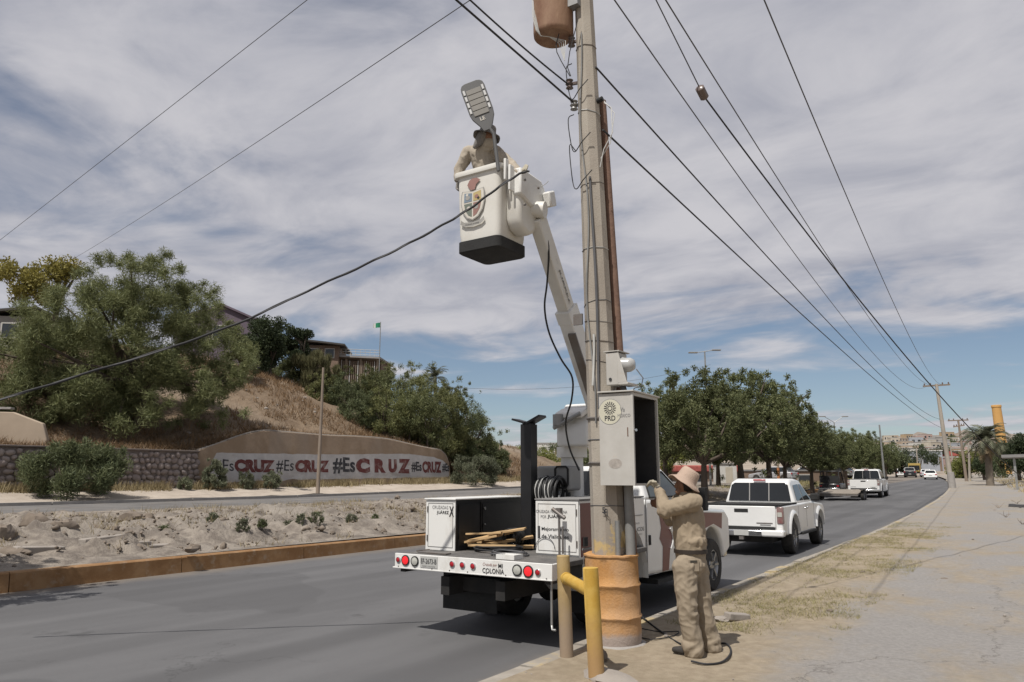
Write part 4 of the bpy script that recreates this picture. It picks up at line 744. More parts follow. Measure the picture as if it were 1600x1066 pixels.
b = CM(); b.box(CX1, CX1 + .022, CY0 - .004, CY0 + .022, CZ0 - .004, CZ1 + .002); b.box(CX1, CX1 + .02, CY0 + .022, CY1 + .004, CZ1 - .03, CZ1 + .002); b.box(CX1, CX1 + .02, CY0 + .022, CY1 + .004, CZ0 - .004, CZ0 + .018); b.box(CX1, CX1 + .02, CY1 - .02, CY1 + .004, CZ0 + .018, CZ1 - .03); b.build('opening_frame', 'cabinet_paint', cb)
b = CM(); b.obox(((CX0 + CX1) / 2 + .015, (CY0 + CY1) / 2, CZ1 + .012), (.205, 0, -.002), (0, .345, -.006), (0, 0, .008)); b.build('rain_cap', 'cabinet_paint', cb, bevel=.004)
b = CM(); b.box(CX0 + .04, CX0 + .12, 7.12, 7.40, 1.86, 2.46); b.box(CX0 + .12, CX0 + .16, 7.18, 7.26, 2.1, 2.3); b.box(CX0 + .12, CX0 + .16, 7.3, 7.38, 2.1, 2.3); b.build('breaker_panel', 'under_black', cb)
b = CM(); b.cyl((CX1 + .02, CY0 + .015, 2.26), (CX1 + .05, CY0 - .0, 2.26), .014); b.build('lock_knob', 'chrome', cb)
fy = CY0 - .0015
def disc(cx_, cz_, r, m, nm, dy=0, n=36, r2=None): k = CM(); k.add([(cx_ + r * math.cos(2 * math.pi * i / n), fy + dy, cz_ + (r2 or r) * math.sin(2 * math.pi * i / n)) for i in range(n)], [tuple(range(n))]); return k.build(nm, m, cb)
sx, sz = -3.425, 2.455
disc(sx, sz, .132, 'ink_grey', 'sticker_rim'); disc(sx, sz, .127, 'sticker', 'sticker', -.0008)
k = CM(); k.add([(sx + .028 * math.cos(2 * math.pi * i / 20), fy - .0016, sz + .035 + .028 * math.sin(2 * math.pi * i / 20)) for i in range(20)] + [(sx + .019 * math.cos(2 * math.pi * i / 20), fy - .0016, sz + .035 + .019 * math.sin(2 * math.pi * i / 20)) for i in range(20)], [(i, (i + 1) % 20, 20 + (i + 1) % 20, 20 + i) for i in range(20)])
for i in range(16):
    a = 2 * math.pi * i / 16; d = Vector((math.cos(a), 0, math.sin(a))); e = Vector((-math.sin(a), 0, math.cos(a))); c = Vector((sx, fy - .0016, sz + .035))
    k.add([c + d * .034 - e * .0045, c + d * .068 - e * .006, c + d * .068 + e * .006, c + d * .034 + e * .0045], [(0, 1, 2, 3)])
k.build('sun_emblem', 'ink', cb)
text('PRD', (sx - .06, fy, sz - .092), (1, 0, 0), (0, 0, 1), .12, .052, 'ink', cb, bold=.02); text('Va', (sx + .115, fy, sz - .005), (1, 0, 0), (0, 0, 1), .05, .045, 'ink_grey', cb, shear=.2); text('MÉXICO', (sx + .085, fy, sz - .06), (1, 0, 0), (0, 0, 1), .14, .04, 'ink_grey', cb)
disc(-3.38, 1.93, .075, 'mottled_grey', 'scuff_mark', 0, 14, .05)
k = CM(); k.box(-3.238, -3.228, fy - .003, fy, 2.20, 2.29); k.build('lock_slot', 'rust_pipe', cb)
for yy, z_ in ((2.40, 0), (1.93, 0)): pass
# meter box with its round glass, above the cabinet
mt = thing('electric_meter', 'grey meter box with round glass dome above the control cabinet', 'meter', (-3.36, 7.22, 2.72)); MO = Vector(mt.location)
b = MB(MO); b.prism([(7.10, 2.74), (7.32, 2.74), (7.32, 3.08), (7.10, 3.08)], 'x', -3.50, -3.36); b.box(-3.36, -3.25, 7.09, 7.34, 2.735, 2.76); b.build('meter_box', 'cabinet_paint', mt, bevel=.006)
b = MB(MO); b.add([(-3.36, 7.09, 2.76), (-3.355, 7.09, 3.09), (-3.26, 7.09, 2.76)], [(0, 1, 2)]); b.add([(-3.52, 7.09, 3.09), (-3.34, 7.09, 3.09), (-3.34, 7.35, 3.09), (-3.52, 7.35, 3.09), (-3.52, 7.09, 3.1), (-3.34, 7.09, 3.1), (-3.34, 7.35, 3.1), (-3.52, 7.35, 3.1)], [(0, 1, 2, 3), (7, 6, 5, 4), (0, 4, 5, 1), (1, 5, 6, 2), (2, 6, 7, 3), (3, 7, 4, 0)]); b.build('box_hood', 'cabinet_paint', mt)
b = MB(MO); b.lathe([(.085, 0), (.088, .02), (.078, .04), (.074, .10), (.055, .135), (.001, .145)], 24, (-3.36, 7.19, 2.95), Matrix.Rotation(R(90), 3, 'Y')); b.build('glass_dome', 'glass_globe', mt, smooth=60)
b = MB(MO); b.cyl((-3.45, 7.098, 2.8), (-3.45, 7.09, 2.8), .016); b.build('knockout', 'ink', mt)
b = MB(MO); b.tube([(-3.2, 7.2, 2.9), (-3.12, 7.18, 2.8), (-3.14, 7.18, 2.72), (-3.22, 7.18, 2.7), (-3.26, 7.2, 2.66)], .006, 5); b.tube([(-3.38, 7.25, 2.74), (-3.36, 7.25, 2.66)], .03, 10); b.build('meter_leads', 'wire_grey', mt)
# ---------------------------------------------------------------- people
def solid(parts, voxel=.014, smooth=6, folds=0.0, fs=7.0, stretch=(1, 1, 1), name='m'):
    b = MB()
    for p in parts:
        if p[0] == 'c': b.capsule(*p[1:])
        else: b.ball(*p[1:])
    me = b.mesh('tmp')
    me = baked(me, [('REMESH', dict(mode='VOXEL', voxel_size=voxel)), ('SMOOTH', dict(factor=.5, iterations=smooth))], name)
    if folds:
        me.update()
        ns = [v.normal.copy() for v in me.vertices]
        for v, n_ in zip(me.vertices, ns):
            q_ = Vector((v.co.x * stretch[0], v.co.y * stretch[1], v.co.z * stretch[2])); wq_ = Vector((mnoise.noise(q_ * 4), mnoise.noise(q_ * 4 + Vector((9, 2, 5))), mnoise.noise(q_ * 4 + Vector((1, 8, 3))))) * .09
            q_ = q_ + wq_
            r1_ = (1 - abs(mnoise.noise(q_ * fs + Vector((3, 1, 7)))) * 2.4); r2_ = (1 - abs(mnoise.noise(q_ * fs * 2.1 + Vector((1, 5, 2)))) * 2.4)
            v.co += n_ * folds * (max(-.4, r1_) ** 1 * .9 + .45 * max(-.4, r2_))
    me.shade_smooth(); return me
def hand(parts, wrist, tip, spread, curl, r=.0125):
    """palm and five fingers from wrist towards tip; spread = sideways unit, curl = direction the fingers bend"""
    w, t = Vector(wrist), Vector(tip); d = (t - w).normalized(); s_ = Vector(spread).normalized(); c = Vector(curl).normalized()
    L = .085
    for k in (-1, -.33, .33, 1): parts.append(('c', w + d * .01 + s_ * .012 * k, w + d * L + s_ * .03 * k, .019, .016))
    for k, ln in ((-1, .062), (-.33, .075), (.33, .08), (1, .07)):
        a = w + d * L + s_ * .031 * k; m_ = a + (d * .75 + c * .55).normalized() * ln * .5; e = m_ + (d * .2 + c).normalized() * ln * .5
        parts += [('c', a, m_, r * .92, r * .85), ('c', m_, e, r * .85, r * .7)]
    a = w + d * .025 + s_ * .03; m_ = a + (d * .5 + s_ * .8 + c * .3).normalized() * .045; e = m_ + (d * .8 + c * .6).normalized() * .035
    parts += [('c', a, m_, .016, .013), ('c', m_, e, .013, .010)]

# --- the worker at the cabinet -------------------------------------------------
W0 = atz(1090, 1022, .15)
HF = Vector((-math.sin(YAW), math.cos(YAW), 0))     # away from the camera, level
def wp(px, py, db=0.0):             # picture point on the upright plane through the worker, db metres deeper
    d = ray(px, py); n_ = HF; p0 = W0 + HF * db; return CAM + d * ((p0 - CAM).dot(n_) / d.dot(n_))
w1 = thing('person', 'worker in khaki shirt, trousers and bucket hat reaching into the open cabinet', 'person', W0)
def wl(px, py, db=0.0): return wp(px, py, db) - W0
hipL, hipR = wl(1070, 885, -.04), wl(1088, 885, .10); kneL, kneR = wl(1074, 952, -.07), wl(1097, 950, .10); ankL, ankR = wl(1084, 1012, -.06), wl(1112, 1006, .12)
shL, shR = wl(1084, 785, -.10), wl(1062, 783, .26); elL, wrL = wl(1039, 796, -.04), wl(1028, 763, .16); elR, wrR = wl(1048, 812, .36), wl(1036, 790, .50)
neck, head = wl(1073, 776, .07), wl(1069, 757, .07); pel, waist, chest = wl(1079, 880, .03), wl(1079, 858, .04), wl(1075, 805, .06)
side = (shL - shR).normalized()
# bare body: head, arms with hands, trunk, legs
P_ = [('b', head + Vector((.01, 0, .012)), (.078, .085, .105)), ('c', neck - Vector((0, 0, .05)), head - Vector((0, 0, .05)), .055, .052)]
face = Vector((-RGT.x, -RGT.y, 0)) * .86 + HF * .5; face = face.normalized(); fs_ = face.cross(Vector((0, 0, 1)))
P_ += [('b', head + face * .085 - Vector((0, 0, .012)), .018), ('c', head + face * .06 - Vector((0, 0, .07)), head + face * .04 - Vector((0, 0, .085)), .035, .03), ('c', head + face * .075 + Vector((0, 0, .02)), head + face * .092 - Vector((0, 0, .02)), .010, .015)]
P_ += [('b', head - fs_ * .082 - Vector((0, 0, .012)), (.016, .016, .03)), ('b', head + fs_ * .082 - Vector((0, 0, .012)), (.016, .016, .03))]
P_ += [('c', pel, waist, .125, .12), ('c', waist, chest, .12, .13), ('c', chest, neck - Vector((0, 0, .05)), .12, .06), ('c', shL, shR, .06, .06)]
P_ += [('c', shL, elL, .045, .038), ('c', elL, wrL, .038, .028), ('c', shR, elR, .045, .038), ('c', elR, wrR, .036, .028)]
P_ += [('c', pel, hipL, .1, .085), ('c', pel, hipR, .1, .085), ('c', hipL, kneL, .08, .055), ('c', kneL, ankL, .055, .038), ('c', hipR, kneR, .08, .055), ('c', kneR, ankR, .055, .038)]
P_ += [('c', ankL, ankL - Vector((0, 0, .07)), .036, .03), ('c', ankR, ankR - Vector((0, 0, .07)), .036, .03)]
hand(P_, wrR, wrR + (face + Vector((0, 0, .2))) * .1, (0, 0, 1), -side)
body = link('body', solid(P_, .010, 3, name='body'), 'skin', w1)
# gloved near hand, bent over the edge of the cabinet
G_ = []; tipd = (wl(1013, 748, .24) - wrL); hand(G_, wrL, wrL + tipd.normalized() * .1, side * .6 + Vector((0, 0, .35)), Vector((0, 0, -1)) + face * .4, .014); G_.append(('c', wrL - (wrL - elL).normalized() * .05, wrL, .036, .034))
link('glove', solid(G_, .0075, 2, name='glove'), 'glove', w1)
b = MB(); dd = (wrL - elL).normalized(); b.tube([wrL - dd * .035, wrL - dd * .012], .041, 14); b.build('glove_cuff', 'belt', w1, smooth=50)
S_ = [('c', waist - Vector((0, 0, .03)), waist + Vector((0, 0, .06)), .142, .15), ('c', waist + Vector((0, 0, .04)), chest, .15, .148), ('c', chest, neck - Vector((0, 0, .07)), .135, .07), ('c', shL, shR, .078, .075), ('b', wl(1084, 846, .0), (.125, .125, .07)),
      ('c', shL, elL, .082, .066), ('c', elL, wrL - dd * .04, .066, .045), ('b', elL + Vector((0, 0, -.012)), .07), ('c', shR, elR, .075, .062), ('c', elR, wrR - (wrR - elR).normalized() * .04, .06, .046), ('c', neck - Vector((0, 0, .05)), neck + Vector((0, 0, .005)), .075, .068)]
me = solid(S_, .008, 3, .0115, 8.5, (1, 1, .65), 'shirt'); link('shirt', me, 'khaki_shirt', w1)
dn = Vector((0, 0, 1)); lft = -RGT
K_ = [('c', waist - dn * .02, pel, .136, .142), ('c', pel, hipL, .124, .106), ('c', pel, hipR, .124, .106), ('c', hipL, kneL, .110, .088), ('c', kneL, ankL, .088, .078), ('c', hipR, kneR, .108, .088), ('c', kneR, ankR, .088, .076),
      ('c', ankL + dn * .05, ankL - dn * .03, .078, .088), ('c', ankR + dn * .05, ankR - dn * .025, .076, .084), ('b', ankL + lft * .02 + dn * .02, .088), ('b', ankR + dn * .025, .084)]
me = solid(K_, .008, 3, .0135, 7, (1, 1, .9), 'trousers'); link('trousers', me, 'khaki_trousers', w1)
b = MB(); cn_ = neck - Vector((0, 0, .012)); b.lathe([(.074, -.02), (.080, -.018), (.076, .026), (.068, .03)], 20, cn_, Matrix.Rotation(R(14), 3, RGT), True); b.build('collar', 'khaki_shirt', w1, smooth=50)
b = MB(); c0 = waist - Vector((0, 0, .018)); b.lathe([(.150, -.02), (.161, -.018), (.161, .018), (.150, .02)], 28, c0, None, True); b.v = [tuple(Vector(p)) for p in b.v]; b.build('belt', 'belt', w1, smooth=50)
b = MB(); b.tube([wrL - dd * .075, wrL - dd * .04], [.050, .047], 14); b.build('sleeve_cuff', 'khaki_shirt', w1, smooth=50)
# back pocket with its dark tab
pc = wl(1084, 884, -.13); b = MB(); nrm = (-HF); ex = RGT
b.obox(pc, ex * .055 + HF * .012, HF * .004, Vector((.0, 0, .055))); pk_ = b.build('back_pocket', 'khaki_trousers', w1, bevel=.004)
b = MB(); b.obox(pc - HF * .006 + Vector((0, 0, .038)), ex * .034 + HF * .008, HF * .003, Vector((0, 0, .010))); b.build('pocket_tab', 'pocket_dark', w1)
for an, dr in ((ankL, face), (ankR, (face + HF * .2).normalized())):
    f0 = Vector((an.x, an.y, 0)); sp_ = [('c', f0 + Vector((0, 0, .045)) - dr * .04, f0 + Vector((0, 0, .04)) + dr * .10, .045, .042), ('c', f0 + Vector((0, 0, .035)) + dr * .1, f0 + Vector((0, 0, .032)) + dr * .185, .042, .03), ('c', f0 + Vector((0, 0, .05)), f0 + Vector((0, 0, .10)), .045, .045)]
    me = solid(sp_, .009, 4, name='shoe')
    for v in me.vertices: v.co.z = max(v.co.z, .004)
    link('shoe', me, 'shoe', w1)
def hat(parent, c, tilt_dir, ang, m, r=.095, brim=.155, h=.115):
    ax = Vector((0, 0, 1)).cross(tilt_dir).normalized(); RM = Matrix.Rotation(ang, 3, ax); b = MB(); n = 36
    pr_ = [(brim * .995, -.052), (brim, -.046), (brim * .8, -.020), (r * 1.05, .0), (r * 1.0, .03), (r * .93, h * .75), (r * .8, h * .95), (r * .5, h), (.001, h * 1.01)]
    inner = [(r * .98, -.004), (brim * .78, -.026)]
    b.lathe([(brim * .99, -.052)] + [(brim * .8, -.026), (r * .98, -.006), (r * .9, h * .7), (.001, h * .93)][::1][::-1][::-1], n)
    b2 = MB(); b2.lathe(pr_, n); bb = MB(); bb.v = list(b2.v); bb.f = [f for f in b2.f if len(f) == 4]; k = len(bb.v); bb.v += b.v; bb.f += [tuple(i + k for i in f) for f in b.f if len(f) == 4]
    vv_ = []
    for (x_, y_, z_) in bb.v:
        q_ = math.hypot(x_, y_); a_ = math.atan2(y_, x_); z_ += (.010 * math.sin(a_ * 3 + 1) + .006 * math.sin(a_ * 5)) * max(0, (q_ - r) / (brim - r))
        if q_ < r: z_ += .006 * mnoise.noise(Vector((x_ * 20, y_ * 20, 2)))
        vv_.append(tuple(RM @ Vector((x_, y_, z_)) + Vector(c)))
    bb.v = vv_; o = bb.build('hat', m, parent, smooth=60); return o
hat(w1, head + Vector((.0, 0, .04)) + RGT * .02, RGT, R(33), 'hat_cloth', .102, .168, .122)
b = MB(); b.ball(head - face * .025 + Vector((0, 0, .005)), (.084, .088, .09)); b.build('hair', 'hair', w1, smooth=60)

# --- the worker in the bucket --------------------------------------------------
bf = 4.57; K0 = Vector((-4.98, 7.12, bf))
w2 = thing('person', 'worker in khaki shirt crouching in the raised bucket behind the lamp head', 'person', K0)
def kl(px, py, y): return aty(px, py, y) - K0
pel2 = Vector((.02, .02, .62)); ch2 = kl(752, 242, 7.05); nk2 = kl(762, 222, 6.98); hd2 = kl(762, 213, 6.96)
sl2, sr2 = kl(733, 238, 6.98), kl(774, 238, 7.12); el2, er2 = kl(718, 264, 6.95), kl(796, 256, 7.08); wl2, wr2 = kl(716, 285, 6.93), kl(815, 268, 7.0)
Q_ = [('b', hd2 + Vector((0, 0, .01)), (.085, .085, .105)), ('c', nk2, hd2, .05, .05), ('c', pel2, ch2, .12, .125), ('c', ch2, nk2, .12, .055), ('c', sl2, sr2, .055, .055), ('c', sl2, el2, .045, .036), ('c', el2, wl2, .036, .026), ('c', sr2, er2, .045, .036), ('c', er2, wr2, .036, .026),
      ('c', pel2, (-.1, .0, .34), .11, .07), ('c', (-.1, 0, .34), (-.1, .0, .06), .065, .045), ('c', pel2, (.12, .05, .34), .11, .07), ('c', (.12, .05, .34), (.12, .05, .06), .065, .045), ('b', hd2 + Vector((.05, .07, -.02)), .02)]
link('body', solid(Q_, .012, 3, name='body'), 'skin', w2)
S2 = [('c', pel2, ch2, .14, .145), ('c', ch2, nk2 - Vector((0, 0, .02)), .135, .08), ('c', sl2, sr2, .075, .07), ('c', sl2, el2, .075, .06), ('c', el2, wl2 + Vector((0, 0, .04)), .06, .045), ('c', sr2, er2, .075, .06), ('c', er2, wr2 - Vector((.04, 0, 0)), .058, .045)]
link('shirt', solid(S2, .010, 5, .012, 7.5, (1, 1, .8), 'shirt'), 'khaki_pale', w2)
T2 = [('c', pel2, (-.1, .0, .34), .14, .095), ('c', (-.1, 0, .34), (-.1, 0, .06), .09, .075), ('c', pel2, (.12, .05, .34), .14, .095), ('c', (.12, .05, .34), (.12, .05, .06), .09, .075)]
link('trousers', solid(T2, .016, 4, .008, 6, name='trousers'), 'khaki_trousers', w2)
for x_ in (-.1, .12): link('shoe', solid([('c', (x_, .03, .045), (x_, -.13, .035), .045, .038)], .012, 3, name='shoe'), 'shoe', w2)
for wq, sg in ((wl2, -1), (wr2, 1)):
    G_ = []; dq = Vector((0, 0, -1)) if sg < 0 else Vector((.9, -.3, .2)); hand(G_, wq, wq + dq * .1, (0, 1, 0) if sg < 0 else (0, .4, .8), (.6, -.3, 0) if sg < 0 else (0, -.6, -.8), .014)
    link('glove', solid(G_, .0085, 2, name='glove'), 'glove' if sg > 0 else 'hat_grey', w2)
hat(w2, hd2 + Vector((.0, -.005, .035)), Vector((.8, .6, 0)), R(12), 'hat_grey', .1, .165, .1)
nf = MB(); nf.tube([hd2 + Vector((-.02, -.06, .02)), nk2 + Vector((-.05, -.10, -.02)), nk2 + Vector((-.11, -.13, -.1))], [.06, .06, .02], 10); nf.build('neck_flap', 'hat_grey', w2, smooth=60)
# --- the lamp head he holds up ---------------------------------------------------
LA, LB = aty(735, 128, 6.60), aty(762, 203, 6.70)      # far end, neck
lam = thing('street_luminaire', 'grey LED street lamp head held upright by the worker in the bucket', 'lamp', aty(779, 252, 6.76)); LO = Vector(lam.location)
ax = (LB - LA); LL = ax.length; ax.normalize(); wv = (ray(745, 165).cross(ax)).normalized(); wv = -wv if wv.dot(RGT) < 0 else wv; nv = ax.cross(wv).normalized(); nv = -nv if nv.dot(FWD) > 0 else nv
def lp(t, w_, n_=0.0): return LA + ax * (t * LL) + wv * w_ + nv * n_
hw = LL * .225
out = [(0.0, -.55), (0.02, -.8), (.07, -.95), (.14, -1), (.62, -.98), (.72, -.88), (.88, -.5), (1.0, -.32), (1.0, .32), (.88, .62), (.74, .93), (.62, 1), (.14, 1), (.06, .93), (.02, .75), (0.0, .5)]
b = MB(LO); n = len(out); b.add([lp(t, w_ * hw, .0) for t, w_ in out] + [lp(t, w_ * hw, -.03) for t, w_ in out] + [lp(.06 + t * .88, w_ * hw * .8, -.06) for t, w_ in out], [tuple(range(n)), tuple(range(2 * n, 3 * n))[::-1]] + [(i + k * n, (i + 1) % n + k * n, (i + 1) % n + (k + 1) * n, i + (k + 1) * n) for i in range(n) for k in range(2)]); b.build('housing', 'lamp_grey', lam, bevel=.006)
for i in range(5):
    t0_ = .15 + i * .108; b = MB(LO); c = lp(t0_ + .05, 0, .004); b.obox(c, wv * hw * .62, ax * LL * .048, nv * .004); b.build('heat_fin', 'lamp_fin', lam, bevel=.002)
for sg in (-1, 1):
    for i in range(4): b = MB(LO); c = lp(.175 + i * .128, sg * hw * .79, .004); b.obox(c, wv * hw * .085, ax * LL * .046, nv * .004); b.build('led_strip', 'led', lam)
cN = lp(.76, -.02, .002)
text('LE', cN + ax * .02 - wv * .02, wv, -ax, .06, .045, 'em_cream', lam, 'maker_mark', bold=.02)
b = MB(LO); b.tube([lp(.97, .03, -.02), lp(1.1, .05, -.02), LO + Vector((0, 0, -.12))], .022, 10); b.build('mounting_arm', 'lamp_grey', lam, smooth=50)
# ---------------------------------------------------------------- vehicles
def green2(poly, w0, w1, z0, z1):
    n = len(poly); v = []
    for sg in (-1, 1):
        for (yy, z_) in poly: v.append((sg * (w0 + (w1 - w0) * (z_ - z0) / (z1 - z0)), yy, z_))
    return v, [tuple(range(n)), tuple(range(2 * n - 1, n - 1, -1))] + [(i, (i + 1) % n, n + (i + 1) % n, n + i) for i in range(n)]
def pickup(label, loc, rz, s=1.0, big=False, group=None):
    """local frame: rear bumper at y = 0, nose towards +y, centred on x"""
    r = thing('pickup_truck', label, 'pickup', loc, rz, group)
    hw = .94 if not big else 1.02; L = 5.3 if not big else 6.2; zb = 1.16 if not big else 1.28; zr_ = 1.75 if not big else 1.98; wr = .385 if not big else .42
    ya, yf = (1.22, 4.42) if not big else (1.35, 5.1); zs = .50
    prof = [(.12, zb - .02), (.12, .58), (.3, .5), (ya - .52, .46)] + arch(ya, .42, .50, 172, 8) + [(ya + .55, zs - .08), (yf - .52, zs - .08)] + arch(yf, .42, .50, 172, 8) + [(yf + .56, .45), (L - .1, .5), (L, .62), (L - .05, zb - .22), (L - .25, zb - .1), (L - 1.45, zb - .02), (L - 1.65, zb)]
    bw = .0
    b = MB(); b.prism(prof, 'x', -hw + .02, hw - .02); body = b.build('body', 'white_paint', r, bevel=.06, seg=3)
    # bed opening
    b = MB(); b.box(-hw + .1, hw - .1, .2, 1.75 if not big else 2.1, zb - .02, zb + .004); b.build('bed_cover', 'under_black', body)
    b = MB(); b.box(-hw + .03, -hw + .1, .1, 1.75 if not big else 2.1, zb - .015, zb + .02); b.build('bed_rail', 'black_rubber', body, bevel=.006); b = MB(); b.box(hw - .1, hw - .03, .1, 1.75 if not big else 2.1, zb - .015, zb + .02); b.build('bed_rail', 'black_rubber', body, bevel=.006); b = MB(); b.box(-hw + .1, hw - .1, .08, .15, zb - .02, zb + .02); b.build('tailgate_cap', 'black_rubber', body, bevel=.006)
    y0 = 1.78 if not big else 2.1
    gh_ = [(y0, zb - .02), (L - 1.35, zb - .02), (L - 2.15, zr_ - .04), (L - 2.6, zr_), (y0 + .45, zr_), (y0 + .12, zr_ - .08)]
    b = MB(); b.add(*green2(gh_, hw - .07, hw - .25, zb, zr_)); cabn = b.build('cab', 'white_paint', r, bevel=.06, seg=3)
    def sd(sg, yy, z_, off=.012): return (sg * (hw - .07 + (-.18) * (z_ - zb) / (zr_ - zb) + off), yy, z_)
    for sg in (-1, 1):
        ym = y0 + (L - 1.5 - y0) * .50
        b = MB(); b.add([sd(sg, y0 + .22, zb + .06), sd(sg, ym - .04, zb + .05), sd(sg, ym - .04, zr_ - .14), sd(sg, y0 + .38, zr_ - .16)], [(0, 1, 2, 3)]); b.build('side_window', 'glass_dark', cabn)
        b = MB(); b.add([sd(sg, ym + .04, zb + .05), sd(sg, L - 1.62, zb + .05), sd(sg, L - 2.2, zr_ - .15), sd(sg, ym + .04, zr_ - .14)], [(0, 1, 2, 3)]); b.build('side_window', 'glass_dark', cabn)
        b = MB(); b.box(sg * (hw - .06), sg * (hw + .16), L - 1.72, L - 1.60, zb + .02, zb + .2); b.build('wing_mirror', 'black_rubber', cabn, bevel=.03)
        for yy in (ym - .16, L - 1.8 - .55): b = MB(); b.box(sg * (hw - .03), sg * (hw + .01), yy - .09, yy + .09, zb - .16, zb - .12); b.build('door_handle', 'chrome', body, bevel=.008)
        for yy in (ym, y0 + .05, L - 1.55): b = MB(); b.box(sg * (hw - .03), sg * (hw - .0175), yy - .006, yy + .006, .55, zb - .03); b.build('door_seam', 'roof_grey', body)
        # tail lamp: tall, wrapped round the corner
        b = MB(); b.box(sg * (hw - .15), sg * (hw - .008), .10, .24, zb - .42, zb - .04); tl_ = b.build('tail_lamp', 'lens_dark', r, bevel=.02)
        b = MB(); b.box(sg * (hw - .13), sg * (hw - .03), .092, .103, zb - .26, zb - .16); b.build('reversing_lens', 'clear_lens', tl_)
        for yc in (ya, yf):             # wheel-arch flare
            b = MB(); a_ = [R(172 - 164 * i / 14) for i in range(15)]
            for i in range(14):
                q0_, q1_ = a_[i], a_[i + 1]
                b.add([(sg * (hw - .03), yc + .50 * math.cos(q0_), .42 + .50 * math.sin(q0_)), (sg * (hw + .03), yc + .51 * math.cos(q0_), .42 + .51 * math.sin(q0_)), (sg * (hw + .025), yc + .57 * math.cos(q0_), .42 + .57 * math.sin(q0_)), (sg * (hw - .03), yc + .62 * math.cos(q0_), .42 + .62 * math.sin(q0_)),
                       (sg * (hw - .03), yc + .50 * math.cos(q1_), .42 + .50 * math.sin(q1_)), (sg * (hw + .03), yc + .51 * math.cos(q1_), .42 + .51 * math.sin(q1_)), (sg * (hw + .025), yc + .57 * math.cos(q1_), .42 + .57 * math.sin(q1_)), (sg * (hw - .03), yc + .62 * math.cos(q1_), .42 + .62 * math.sin(q1_))], [(0, 1, 5, 4), (1, 2, 6, 5), (2, 3, 7, 6)])
            b.build('arch_flare', 'white_paint', body, smooth=60)
            wheel(r, (sg * (hw - .13), yc, wr), wr, .26, sg)
        b = MB(); b.box(sg * (hw - .1), sg * (hw + .04), ya + .75, yf - .75, .40, .46); b.build('running_board', 'black_rubber', r, bevel=.01)
    # rear: tailgate, bumper, plate, glass
    b = MB(); b.box(-hw + .17, hw - .17, .075, .13, .66, zb - .025); tg = b.build('tailgate', 'white_paint', r, bevel=.02)
    b = MB(); b.box(-.16, .16, .066, .078, zb - .17, zb - .09); b.build('tailgate_handle', 'black_rubber', tg, bevel=.01)
    if not big: text('TACOMA', (hw - .55, .0735, .74), (1, 0, 0), (0, 0, 1), .30, .035, 'ink_grey', r, 'badge', bold=.02) if False else None
    b = MB(); b.box(-hw + .45 - .22, -hw + .45 + .1, .07, .076, .75, .775); b.build('badge', 'steel_old', tg); b = MB(); b.box(hw - .60, hw - .24, .07, .076, .74, .765); b.build('badge', 'steel_old', tg); b = MB(); b.box(hw - .52, hw - .28, .07, .076, .70, .725); b.build('badge', 'ink_grey', tg)
    pr_ = [(-hw, .30), (-hw + .03, .08), (-hw + .2, .0), (hw - .2, .0), (hw - .03, .08), (hw, .30), (hw - .2, .3), (-hw + .2, .3)]
    b = MB(); b.prism(pr_, 'z', .46, .60); bp_ = b.build('rear_bumper', 'chrome' if not big else 'chrome', r, bevel=.03, seg=3)
    b = MB(); b.box(-hw + .2, hw - .2, .06, .3, .60, .655); b.build('bumper_step', 'black_rubber', bp_)
    if not big:
        for sg in (-1, 1): b = MB(); b.box(sg * (hw - .5), sg * (hw + .004), -.006, .25, .455, .605); b.build('bumper_corner', 'white_paint', bp_, bevel=.04, seg=3)
    b = MB(); b.box(-.17, .17, -.014, -.003, .47, .59); b.build('licence_plate', 'plate', bp_, bevel=.004)
    b = MB(); b.box(-.05, .05, -.02, .1, .38, .45); b.build('tow_hitch', 'steel_old', r)
    b = MB(); b.box(-.6, .6, .35, L - .6, .3, .5); b.cyl((-hw + .15, ya, .38), (hw - .15, ya, .38), .06); b.ball((0, ya, .38), .15); b.cyl((-.4, .3, .4), (-.4, 1.5, .4), .05); b.build('underbody', 'under_black', r)
    b = MB(); b.box(-hw + .08, hw - .08, .5, L - .5, .46, zb - .15); b.build('inner_wells', 'under_black', r)
    zt, zl = zr_ - .10, zb + .045
    def rw(x, z_): return (x, y0 + .12 * (z_ - zb + .02) / (zr_ - zb - .06) - .016, z_)
    b = MB(); b.add([rw(-hw + .17, zl), rw(hw - .17, zl), rw(hw - .24, zt - .06), rw(hw - .32, zt), rw(-hw + .32, zt), rw(-hw + .24, zt - .06)], [tuple(range(6))]); gl = b.build('rear_window', 'glass_dark', cabn)
    for x in (-.24, .24): b = MB(); b.add([rw(x - .012, zl), rw(x + .012, zl), rw(x + .012, zt), rw(x - .012, zt)], [(0, 1, 2, 3)]); b.v = [(p[0], p[1] - .006, p[2]) for p in b.v]; b.build('window_divider', 'h_grey', gl)
    b = MB(); b.box(-.15, .15, y0 + .10, y0 + .16, zr_ - .055, zr_ - .015); b.build('high_brake_lamp', 'red_lens', cabn, bevel=.01)
    b = MB(); b.add([(-hw + .16, L - 1.36, zb + .03), (hw - .16, L - 1.36, zb + .03), (hw - .27, L - 2.10, zr_ - .06), (-hw + .27, L - 2.10, zr_ - .06)], [(0, 1, 2, 3)]); b.v = [(p[0], p[1] + .03, p[2] + .02) for p in b.v]; b.build('windscreen', 'glass_dark', cabn)
    return r
pw = atz(1243, 864, 0)
pickup('white crew cab pickup with chrome rear bumper just ahead of the bucket truck', (-5.46, 17.9, rise(18)), R(1.5))
fz = rise(57); pickup('larger white pickup further down the road pulling a flat trailer', (-8.95, 57.5, rise(57.5)), R(2.0), big=True)
